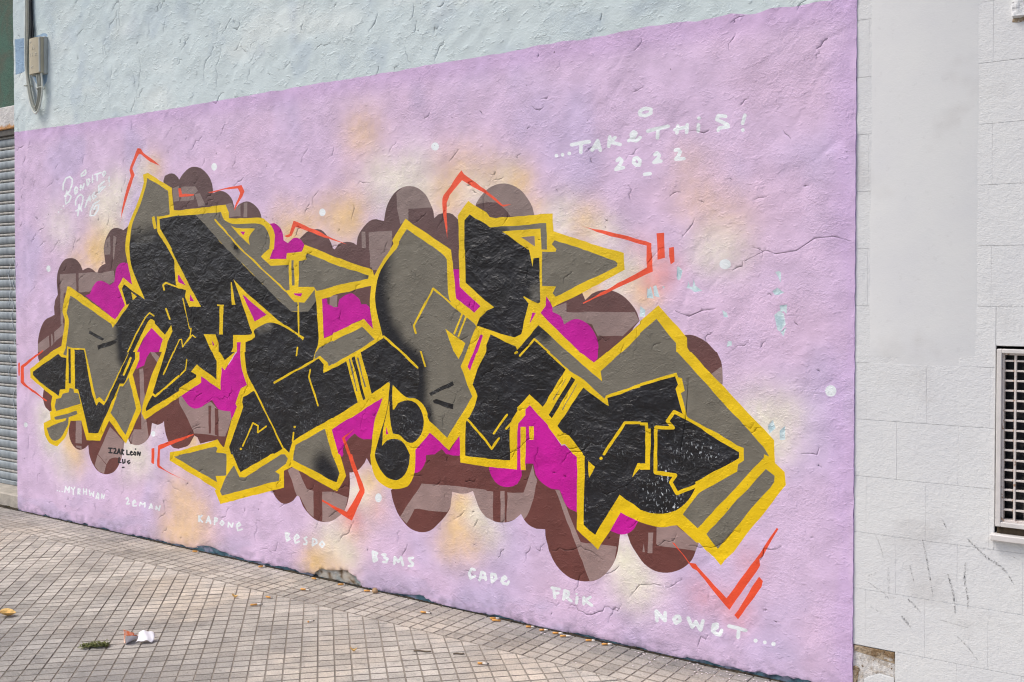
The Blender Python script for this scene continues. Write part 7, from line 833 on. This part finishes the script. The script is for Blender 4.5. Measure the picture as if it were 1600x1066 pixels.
def tile_mesh(cu, cv, g, gv, nu=3, nv=3):
    """a cement tile with nu x nv raised pads, its own corner at the origin, top at z = 0"""
    verts = []; faces = []; cell = []
    ch = .0012
    for i in range(nu):
        for j in range(nv):
            x0, x1, y0, y1 = i * cu + g / 2, (i + 1) * cu - g / 2, j * cv + gv / 2, (j + 1) * cv - gv / 2; b = len(verts)
            verts += [(x0, y0, -.0032), (x1, y0, -.0032), (x1, y1, -.0032), (x0, y1, -.0032), (x0 + ch, y0 + ch, 0), (x1 - ch, y0 + ch, 0), (x1 - ch, y1 - ch, 0), (x0 + ch, y1 - ch, 0)]
            faces += [(b + 4, b + 5, b + 6, b + 7)] + [(b + k, b + (k + 1) % 4, b + 4 + (k + 1) % 4, b + 4 + k) for k in range(4)]
            cell += [(i * nv + j + 1) / 10.0] * 8
    me = bpy.data.meshes.new('tile'); me.from_pydata(verts, [], faces); at = me.attributes.new('cell', 'FLOAT', 'POINT'); at.data.foreach_set('value', np.array(cell, np.float32)); me.polygons.foreach_set('material_index', [0 if len(set(verts[i][2] for i in f)) == 1 else 1 for f in faces]); me.update()
    return me
YBD = -.333
CU, CV = .0672, .0596
field_me = tile_mesh(CU, CV, .0046, .0062); field_me.materials.append(M['tile']); field_me.materials.append(M['groove'])
strip_me = tile_mesh(.0673, .0612, .0054, .0088); strip_me.materials.append(M['tile_strip']); strip_me.materials.append(M['groove'])
# field axes: b = (1,1)/sqrt2, a = (-1,1)/sqrt2
s2 = math.sqrt(.5); bvec = Vector((s2, s2, 0)); avec = Vector((-s2, s2, 0)); rot45 = math.pi / 4
TU, TV = 3 * CU, 3 * CV
def view_poly_contains(x, y, mrg):
    # the stretch of pavement in front of the mural (world metres)
    P = [(-2.75, -1.72), (-7.6, .5), (.3, .5), (-.32, -.05), (-1.53, -.88)]
    P = np.array(P); return bool(wind(P, np.array([x]), np.array([y]))[0]) or min(abs(x - px) + abs(y - py) for px, py in P) < mrg
near = []; rest = []
b0, a0 = -1.005, 1.3905
for i in range(-40, 24):
    for j in range(-26, 30):
        o3 = bvec * (b0 + i * TU) + avec * (a0 + j * TV)
        cs = [o3 + bvec * (TU * u) + avec * (TV * v) for u in (0, 1) for v in (0, 1)]
        ymin = min(c.y for c in cs); ymax = max(c.y for c in cs); c = o3 + bvec * TU / 2 + avec * TV / 2
        if ymin > YBD - .004 or c.x < -8.5 or c.x > 2.2 or ymin < -3.2: continue
        inv = any(view_poly_contains(q.x, q.y, 0) for q in cs + [c])
        (near if inv else rest).append((o3, ymax > YBD - .002))
def place_tile(me, o3, rz, cut, parent=pav, y_lim=None):
    tilt = (random.gauss(0, .002), random.gauss(0, .002)); dz = random.gauss(0, .0004)
    mw = Matrix.Translation((o3.x, o3.y, dz)) @ Matrix.Rotation(rz, 4, 'Z') @ Matrix.Rotation(tilt[0], 4, 'X') @ Matrix.Rotation(tilt[1], 4, 'Y')
    if cut:
        bm = bmesh.new(); bm.from_mesh(me); bm.transform(mw)
        bmesh.ops.bisect_plane(bm, geom=bm.verts[:] + bm.edges[:] + bm.faces[:], plane_co=(0, y_lim, 0), plane_no=(0, 1, 0), clear_outer=True)
        if not bm.faces: bm.free(); return
        bm.transform(mw.inverted()); me2 = me_from_bm(bm); me2.materials.clear(); [me2.materials.append(q) for q in me.materials]; me = me2
    o = bpy.data.objects.new('paving_tile', me); COL.objects.link(o); o.parent = parent; o.matrix_world = mw; return o
for o3, cut in near: place_tile(field_me, o3, rot45, cut, y_lim=YBD - .003)
def joined(name, lst, me, rz, mt, y_lim):
    base = np.array([v.co[:] for v in me.vertices]); fc = [tuple(p.vertices) for p in me.polygons]; mi = [p.material_index for p in me.polygons]; vs_ = []; fs = []; ce = []
    bc = np.zeros(len(base), np.float32); me.attributes['cell'].data.foreach_get('value', bc)
    c, s = math.cos(rz), math.sin(rz); R = np.array([[c, -s, 0], [s, c, 0], [0, 0, 1]])
    for o3, cut in lst:
        k = len(vs_); q = base @ R.T + np.array([o3.x, o3.y, random.gauss(0, .0006)])
        vs_ += q.tolist(); fs += [tuple(k + t for t in f) for f in fc]; ce += [float((t + random.random()) % 1) for t in bc]
    if not vs_: return
    m2 = bpy.data.meshes.new(name); m2.from_pydata(vs_, [], fs); m2.materials.append(mt); m2.materials.append(M['groove']); m2.polygons.foreach_set('material_index', mi * len(lst)); at = m2.attributes.new('cell', 'FLOAT', 'POINT'); at.data.foreach_set('value', np.array(ce, np.float32)); m2.update()
    if y_lim is not None:
        bm = bmesh.new(); bm.from_mesh(m2); bmesh.ops.bisect_plane(bm, geom=bm.verts[:] + bm.edges[:] + bm.faces[:], plane_co=(0, y_lim, 0), plane_no=(0, 1, 0), clear_outer=True); bm.to_mesh(m2); bm.free()
    o = link(name, m2, mt, pav); tag(o, kind='stuff')
joined('outlying_paving_tiles', rest, field_me, rot45, M['tile'], YBD - .003)
# strip along the wall
SU, SV = 3 * .0673, 3 * .0612
nst = 0; srest = []
for i in range(-42, 14):
    for j in range(-1, 2):
        o3 = Vector((-1.047 + i * SU, YBD + .001 + j * SV, 0)) if j >= 0 else None
        if o3 is None: continue
        cut = o3.y + SV > -.016
        inv = view_poly_contains(o3.x + SU / 2, o3.y + SV / 2, 0) or view_poly_contains(o3.x, o3.y, 0)
        if o3.x > 2.2 or o3.x < -9: continue
        if inv and -7.4 < o3.x < .2: place_tile(strip_me, o3, 0, cut, y_lim=-.014); nst += 1
        else: srest.append((o3, cut))
joined('outlying_strip_tiles', srest, strip_me, 0, M['tile_strip'], -.014)
print('tiles', len(near), nst, 'rest', len(rest), len(srest))

# dirt packed into the angle of wall and pavement
bm = bmesh.new(); xs_ = np.arange(-8.2, .6, .007); prev = None
w1 = .004 + .014 * np.abs(fbm(xs_ / .11, xs_ * 0 + 1, 3, 200)); h1 = .0005 + .011 * np.clip(fbm(xs_ / .16, xs_ * 0 + 9, 4, 203) - .02, 0, 1); j1 = fbm(xs_ / .018, xs_ * 0 + 2, 2, 206)
for i, x in enumerate(xs_):
    row = [bm.verts.new((x, .03, h1[i] + .0025 * j1[i])), bm.verts.new((x, -.008 - .3 * w1[i], h1[i] * .8 + .003 * j1[i])), bm.verts.new((x, -.010 - w1[i], -.0035)), bm.verts.new((x, -.014 - w1[i], -.007))]
    if prev:
        for k in range(3): bm.faces.new((prev[k], prev[k + 1], row[k + 1], row[k]))
    prev = row
bmesh.ops.recalc_face_normals(bm, faces=bm.faces)
m = NT('gutter_dirt'); c = m.mix(m.ramp(m.noise(40, 4, .65), .35, .65), (.020, .018, .016), (.085, .07, .05)); c = m.mix(m.math('MULTIPLY', m.ramp(m.noise(13, 3, .6), .58, .7), .7), c, (.07, .065, .02)); M['dirt'] = m.done(c, .95, m.bump(m.noise(150, 4, .7), .006), .1)
o = link('dirt', me_from_bm(bm), M['dirt']); tag(o, 'dark dirt packed along the foot of the wall', 'dirt', kind='stuff')
if o.data.polygons[0].normal.z < 0: o.data.flip_normals()
# paint flecks and crumbs scattered near the wall
vs_ = []; fs = []
def fleck(x, y, r):
    k = len(vs_); n = random.randint(4, 6); a0_ = random.random() * 6
    for t in range(n):
        a = a0_ + 2 * math.pi * t / n; rr = r * random.uniform(.5, 1.1); vs_.append((x + rr * math.cos(a), y + rr * math.sin(a) * .8, .0022 + random.uniform(0, .0015)))
    vs_.append((x, y, .0036)); fs.extend([(k + t, k + (t + 1) % n, k + n) for t in range(n)])
for _ in range(150):
    x = random.choice([random.uniform(-6, .1), random.gauss(-.62, .22)]); fleck(x, -.02 - abs(random.gauss(0, .07)), random.uniform(.0015, .006))
for _ in range(120): fleck(random.uniform(-4.5, -.4), random.uniform(-1.7, -.1), random.uniform(.001, .003))
me = bpy.data.meshes.new('paint_flecks'); me.from_pydata(vs_, [], fs); me.update()
o = link('paint_flecks', me, simple('fleck_paint', alb(226, 216, 222), .8, .2, 50)); tag(o, 'tiny pale paint flecks scattered on the pavement by the wall', 'flecks', kind='stuff')

# ------------------------------------------------------------------ junction box and cables
M['box'] = simple('beige_plastic', alb(176, 168, 146), .55, .08, 16, .35, .0006, 90)
M['boxside'] = simple('grey_plastic', alb(168, 172, 168), .55, .08, 16, .35)
jb = tag(empty('junction_box', (-5.295, -.002, 2.930)), 'beige plastic cable junction box on the pale blue wall', 'junction box')
link('back_plate', box_me(-.079, .079, -.022, .006, .0, .245, .004), M['boxside'], jb)
bm = bmesh.new()
fy = lambda x: -.040 - .010 * (1 - (x / .070) ** 2)
P = [(-.070 + .014 * k, fy(-.070 + .014 * k)) for k in range(11)]
rows = [[bm.verts.new((.070, -.021, z))] + [bm.verts.new((x, y, z)) for x, y in P[::-1]] + [bm.verts.new((-.070, -.021, z))] for z in (.006, .239)]
for k in range(len(rows[0]) - 1): bm.faces.new((rows[0][k], rows[0][k + 1], rows[1][k + 1], rows[1][k]))
bm.faces.new(rows[0]); bm.faces.new(rows[1][::-1]); bmesh.ops.recalc_face_normals(bm, faces=bm.faces)
cover = link('cover', me_from_bm(bm), M['box'], jb)
link('side_rib', box_me(.050, .066, -.0475, -.02, .008, .237, .003), M['boxside'], jb)
M['emboss'] = simple('emboss', alb(206, 202, 188), .5, .05)
def mark(name, segs):
    bm = bmesh.new()
    for a, b in segs: tube_bm(bm, [(a[0], fy(a[0]) - .0005, a[1]), (b[0], fy(b[0]) - .0005, b[1])], .0015, 5)
    o = link(name, me_from_bm(bm), M['emboss'], cover); return o
mark('triangle_mark', [((-.018, .165), (.010, .165)), ((.010, .165), (-.004, .190)), ((-.004, .190), (-.018, .165))])
mark('letter_mark', [((-.050, .222), (-.050, .205)), ((-.050, .222), (-.042, .212)), ((-.042, .212), (-.034, .222)), ((-.034, .222), (-.034, .205))])
mark('digit_mark', [((-.045, .140), (-.045, .118))])
mark('digit_mark', [((-.022, .140), (-.010, .140)), ((-.010, .140), (-.010, .130)), ((-.010, .130), (-.022, .118)), ((-.022, .118), (-.010, .118))])
mark('letter_mark', [((.018, .140), (.018, .118)), ((.018, .140), (.030, .134)), ((.030, .134), (.020, .128)), ((.020, .128), (.032, .120))])
mark('letter_mark', [((-.040, .060), (-.034, .040)), ((-.034, .040), (-.026, .056)), ((-.026, .056), (-.018, .040)), ((-.018, .040), (-.010, .062)), ((-.010, .062), (-.002, .042))])
M['cable'] = simple('grey_cable', alb(146, 148, 138), .6, .1, 30, .3); M['cableb'] = simple('black_cable', (.014, .015, .02), .55, .2, 30, .3); M['cablew'] = simple('white_cable', alb(202, 206, 198), .6, .08, 30, .3)
cb = tag(empty('cable_bundle', (-5.40, -.01, 2.68)), 'bundle of grey and black cables looping below the junction box', 'cables')
def cable(P, r, mt):
    return link('cable', tube_me(spline([(x + 5.40, y + .01, z - 2.68) for x, y, z in P], 7), r, 8), mt, cb)
cable([(-5.452, -.014, 3.95), (-5.450, -.014, 3.45), (-5.458, -.014, 3.19), (-5.456, -.016, 3.02), (-5.432, -.022, 2.92), (-5.410, -.026, 2.835), (-5.365, -.030, 2.730), (-5.305, -.034, 2.676), (-5.250, -.034, 2.740), (-5.226, -.034, 2.845), (-5.240, -.034, 2.945)], .0060, M['cablew'])
for k_, (dx, dy, dz, mt) in enumerate([(.012, 0, .005, 'cable'), (.022, -.004, .010, 'cable'), (.033, -.002, .016, 'cable'), (.044, -.008, .024, 'cable')]):
    cable([(-5.448 + dx, -.012 + dy, 3.95), (-5.446 + dx, -.012 + dy, 3.5), (-5.446 + dx, -.014 + dy, 3.25), (-5.448 + dx * .7, -.014 + dy, 3.10), (-5.442 + dx * .5, -.016 + dy, 2.97), (-5.405 + dx * .5, -.022 + dy, 2.84 + dz), (-5.360 + dx * .4, -.028 + dy, 2.745 + dz), (-5.303, -.030 + dy, 2.690 + dz), (-5.258 - dx * .3, -.030 + dy, 2.755 + dz), (-5.240 - dx * .5, -.034 + dy, 2.85), (-5.256 - dx * .7, -.030 + dy, 2.945)], .0066, M[mt])
cable([(-5.386, -.012, 3.95), (-5.384, -.014, 3.6), (-5.388, -.014, 3.42), (-5.378, -.014, 3.30), (-5.384, -.016, 3.20), (-5.37, -.018, 3.15)], .0080, M['cableb'])
cable([(-5.374, -.012, 3.95), (-5.378, -.014, 3.55), (-5.384, -.016, 3.38), (-5.370, -.014, 3.26), (-5.36, -.018, 3.15)], .0055, M['cableb'])
bm = bmesh.new(); tube_bm(bm, [(.155 + .030 * math.cos(t), -.024 + .024 * math.sin(t), .155 + .006 * math.cos(t)) for t in np.linspace(0, 6.28, 14)], .003, 6)
link('cable_tie', me_from_bm(bm), M['cablew'], cb)
bm = bmesh.new(); tube_bm(bm, [(-.062, .008, .195), (-.050, -.02, .197), (-.02, -.022, .194), (.01, .006, .19)], .0028, 6)
link('cable_clip', me_from_bm(bm), M['cable'], cb)

# ------------------------------------------------------------------ litter
M['filter'] = simple('cigarette_filter', (.72, .36, .10), .8, .25, 300, .2); M['paper'] = simple('cigarette_paper', alb(222, 216, 208), .85, .1, 200, .2); M['ash'] = simple('ash', (.03, .028, .026), .95, .4, 300, .1)
def butt(x, y, rz, L, frac, label, z=.006, ash=False, bend=0.0):
    e = tag(empty('cigarette_butt', (x, y, z), rz), label, 'cigarette butt', 'cigarette butts on the pavement')
    r = .0040; a = L * frac
    link('filter', tube_me([(-L / 2, 0, 0), (-L / 2 + a, 0, 0)], [r, r], 10), M['filter'], e)
    if frac < .98: link('paper_end', tube_me([(-L / 2 + a, 0, 0), ((a) / 2, bend * .3, 0), (L / 2, bend, 0)], [r * .99, r * .95, r * .8], 10), M['paper'], e)
    if ash: link('burnt_tip', tube_me([(L / 2, bend, 0), (L / 2 + .006, bend, 0)], [r * .85, r * .5], 8), M['ash'], e)
BT = [(-1.600, -.030, .05, .042, .62, 'left butt of the close pair at the wall foot below CADE', 0), (-1.578, -.048, -.2, .040, .98, 'all orange butt of the close pair at the wall foot below CADE', 0), (-1.404, -.034, -.05, .036, .65, 'butt at the wall foot left of FRIK, first of the spaced row', 0), (-1.331, -.036, .1, .036, .55, 'butt at the wall foot below FRIK, second of the spaced row', 0),
      (-1.258, -.036, -.12, .044, .60, 'butt at the wall foot, third of the spaced row below FRIK', 0), (-1.211, -.048, .05, .046, .55, 'butt at the wall foot, fourth of the spaced row below FRIK', 0), (-1.094, -.036, -.05, .040, .65, 'butt at the wall foot between FRIK and NOWET', 0), (-1.014, -.036, .1, .042, .60, 'rightmost butt at the wall foot, left of NOWET', 0),
      (-2.643, -.202, -.3, .050, .60, 'butt with burnt tip on the strip tiles before the bare concrete patch', 1), (-2.660, -.506, .25, .052, .62, 'long butt across a groove where the diagonal tiles begin', 1), (-2.698, -.392, -.5, .034, .95, 'short brownish butt at the edge of the strip tiles', 0), (-1.915, -.142, -.35, .050, .58, 'butt with burnt tip on the strip tiles below BSMS', 1),
      (-2.365, -.040, -.1, .046, .70, 'butt beside the brown pebble at the wall foot', 0), (-2.555, -.036, .1, .034, .85, 'butt at the wall foot under the bare concrete patch', 0), (-2.744, -.038, -.3, .030, .9, 'butt left of the bare concrete patch', 0), (-1.319, -.511, -.15, .040, .50, 'butt with burnt tip on the diagonal tiles, nearest the camera', 1), (-3.148, -.036, .2, .034, .7, 'butt at the wall foot by the teal paint strip', 0), (-3.706, -.034, -.1, .034, .9, 'leftmost butt at the wall foot, below KAPONE', 0), (-2.266, -.534, .6, .026, .2, 'pale butt on the diagonal tiles below the bare concrete patch', 1)]
for x, y, rz, L, fr, lab, ash in BT: butt(x, y, rz + .55, L, fr, 'cigarette ' + lab, ash=bool(ash), bend=random.uniform(-.002, .002))
# pebble
bm = bmesh.new(); bmesh.ops.create_icosphere(bm, subdivisions=2, radius=.016)
for v in bm.verts: v.co = Vector((v.co.x * 1.05, v.co.y * .8, v.co.z * .9)) * (1 + .14 * math.sin(v.co.x * 190 + v.co.z * 230) * math.cos(v.co.y * 170))
o = link('pebble', me_from_bm(bm, smooth=True), simple('pebble_brown', alb(168, 140, 108), .9, .2, 60, .2, .002, 200), None, (-2.325, -.036, .012)); tag(o, 'small brown pebble at the wall foot right of the bare concrete', 'pebble')
# twigs
for k_, (x, y, rz, L, lab) in enumerate([(-1.610, -.537, -.05, .075, 'dark twig on the diagonal tiles, the longer of two'), (-1.467, -.475, .1, .045, 'short dark twig on the diagonal tiles right of the longer one')]):
    o = link('twig', tube_me(spline([(-L / 2, 0, .004), (-L / 6, .003, .005), (L / 5, -.002, .004), (L / 2, .002, .004)], 4), [.003] * 12 + [.0022], 6), simple('twig_bark', alb(112, 100, 86), .9, .2, 80), None, (x, y, 0), (0, 0, rz + .55)); tag(o, lab, 'twig', 'twigs on the pavement')
# leaves
def leaf_me(L, W, curl):
    bm = bmesh.new(); rows = []
    for i in range(9):
        s = i / 8; w = W * math.sin(math.pi * s ** .8) ** .8 * .5 + .0004; z = curl * (s - .5) ** 2 * 4
        rows.append([bm.verts.new((L * (s - .5), w * f, z + abs(f) * w * .9 + .0015 * math.sin(7 * s + 3 * f))) for f in (-1, -.5, 0, .5, 1)])
    for a, b in zip(rows, rows[1:]):
        for k in range(4): bm.faces.new((a[k], a[k + 1], b[k + 1], b[k]))
    return me_from_bm(bm, smooth=True)
M['leafy'] = simple('yellow_dry_leaf', alb(222, 184, 116), .7, .35, 60, .25, .002, 120)
for x, y, rz, L, W, lab in [(-3.487, -1.262, .8, .075, .052, 'curled yellow leaf at the left edge of the picture'), (-1.848, -.699, .6, .030, .014, 'tiny yellow leaf on the diagonal tiles below BSMS'), (-2.835, -.486, .3, .034, .018, 'small orange leaf on the diagonal tiles left of the butts')]:
    o = link('dry_leaf', leaf_me(L, W, .016), M['leafy'], None, (x, y, .004), (random.uniform(-.2, .2), .1, rz)); o.data.materials.clear(); o.data.materials.append(M['leafy'])
    sm = o.modifiers.new('t', 'SOLIDIFY'); sm.thickness = .0006; tag(o, lab, 'leaf', 'dry leaves on the pavement')
# crumpled paper cup piece
m = NT('orange_white_paper'); sep = m.new('ShaderNodeSeparateXYZ'); m.ln(m.co, sep.inputs[0])
M['wpaper'] = simple('white_paper', alb(226, 224, 230), .75, .05, 40, .3, .001, 60)
c = m.mix(m.ramp(m.noise(45, 3, .6), .4, .62), alb(236, 142, 92), alb(240, 200, 180)); M['opaper'] = m.done(c, .7, None, .3)
pap = tag(empty('torn_paper_cup', (-2.690, -1.140, .001), .62), 'crumpled white and orange scrap of torn paper cup on the tiles', 'litter')
def sheet(name, fn, nu, nv, mt, th=.0008):
    bm = bmesh.new(); g = [[bm.verts.new(fn(i / (nu - 1), j / (nv - 1))) for i in range(nu)] for j in range(nv)]
    for j in range(nv - 1):
        for i in range(nu - 1): bm.faces.new((g[j][i], g[j][i + 1], g[j + 1][i + 1], g[j + 1][i]))
    o = link(name, me_from_bm(bm, smooth=True), mt, pap); s = o.modifiers.new('t', 'SOLIDIFY'); s.thickness = th; return o
def cone(u, v):
    a = math.radians(165 + 215 * u); r = .026 * (.62 + .38 * v) * (1 + .08 * math.sin(5 * a)); x = -.052 + .016 * v + .012 * math.cos(a) * v
    return Vector((x - .012 * v, r * math.cos(a) * .9, .024 + r * math.sin(a) * .95 + .004 * math.sin(9 * u)))
Rz = Matrix.Rotation(.95, 3, 'Z') @ Matrix.Scale(1.3, 3); piv = Vector((-.040, 0, 0))
tw = lambda q: Rz @ (q - piv) + piv
def shell(u, v): q = cone(u, v); return Vector((q.x + .052 * (1 - v), q.y * (1 - .3 * (1 - v)), q.z * (.45 + .55 * v) + .001))
sheet('outer_paper', lambda u, v: tw(shell(u, v)), 18, 8, M['wpaper'])
sheet('orange_lining', lambda u, v: tw(Vector((shell(u, .12 + .88 * v).x - .001, shell(u, .12 + .88 * v).y * .90, shell(u, .12 + .88 * v).z + .0032))), 18, 8, M['opaper'])
sheet('paper_flap', lambda u, v: Vector((.004 + .066 * u + .004 * math.sin(4 * v), -.026 + .056 * v * (1 - .25 * (u - .5) ** 2) + .01 * u, .006 + .034 * max(0, v - .15) ** 1.2 * (1 - .35 * u) + .010 * math.sin(2.6 * u + .3) + .003 * math.sin(11 * u + 5 * v))), 12, 9, M['wpaper'])
# green sprig
M['leafg'] = simple('sprig_green', (.15, .165, .055), .75, .45, 90, .25); M['stem'] = simple('sprig_stem', (.10, .09, .04), .8, .2, 80)
sp = tag(empty('green_sprig', (-2.790, -1.272, .002), .775), 'wilted green leafy sprig lying on the tiles beside the torn paper', 'sprig')
link('stem', tube_me(spline([(-.066, -.006, .003), (-.03, .002, .005), (.01, -.003, .005), (.062, .004, .004)], 5), .0013, 5), M['stem'], sp)
bm = bmesh.new()
for k_ in range(330):
    s = random.betavariate(1.4, 1.2); x = -.058 + .118 * s; a = random.uniform(0, 6.283); L = random.uniform(.009, .020); w = L * random.uniform(.35, .55); y = max(-.024, min(.024, random.gauss(0, .012))); z = .003 + min(.016, abs(random.gauss(0, .007)))
    d = Vector((math.cos(a), math.sin(a), random.uniform(-.3, .6))).normalized(); n_ = d.cross(Vector((random.uniform(-.5, .5), random.uniform(-.5, .5), 1))).normalized(); c = Vector((x, y, z))
    q = [bm.verts.new(c - d * L * .5), bm.verts.new(c + n_ * w * .5 + Vector((0, 0, .001))), bm.verts.new(c + d * L * .5), bm.verts.new(c - n_ * w * .5 + Vector((0, 0, .001)))]
    for v in q: v.co.z = max(v.co.z, .0008)
    bm.faces.new((q[0], q[1], q[2])); bm.faces.new((q[0], q[2], q[3]))
link('leaves', me_from_bm(bm), M['leafg'], sp)
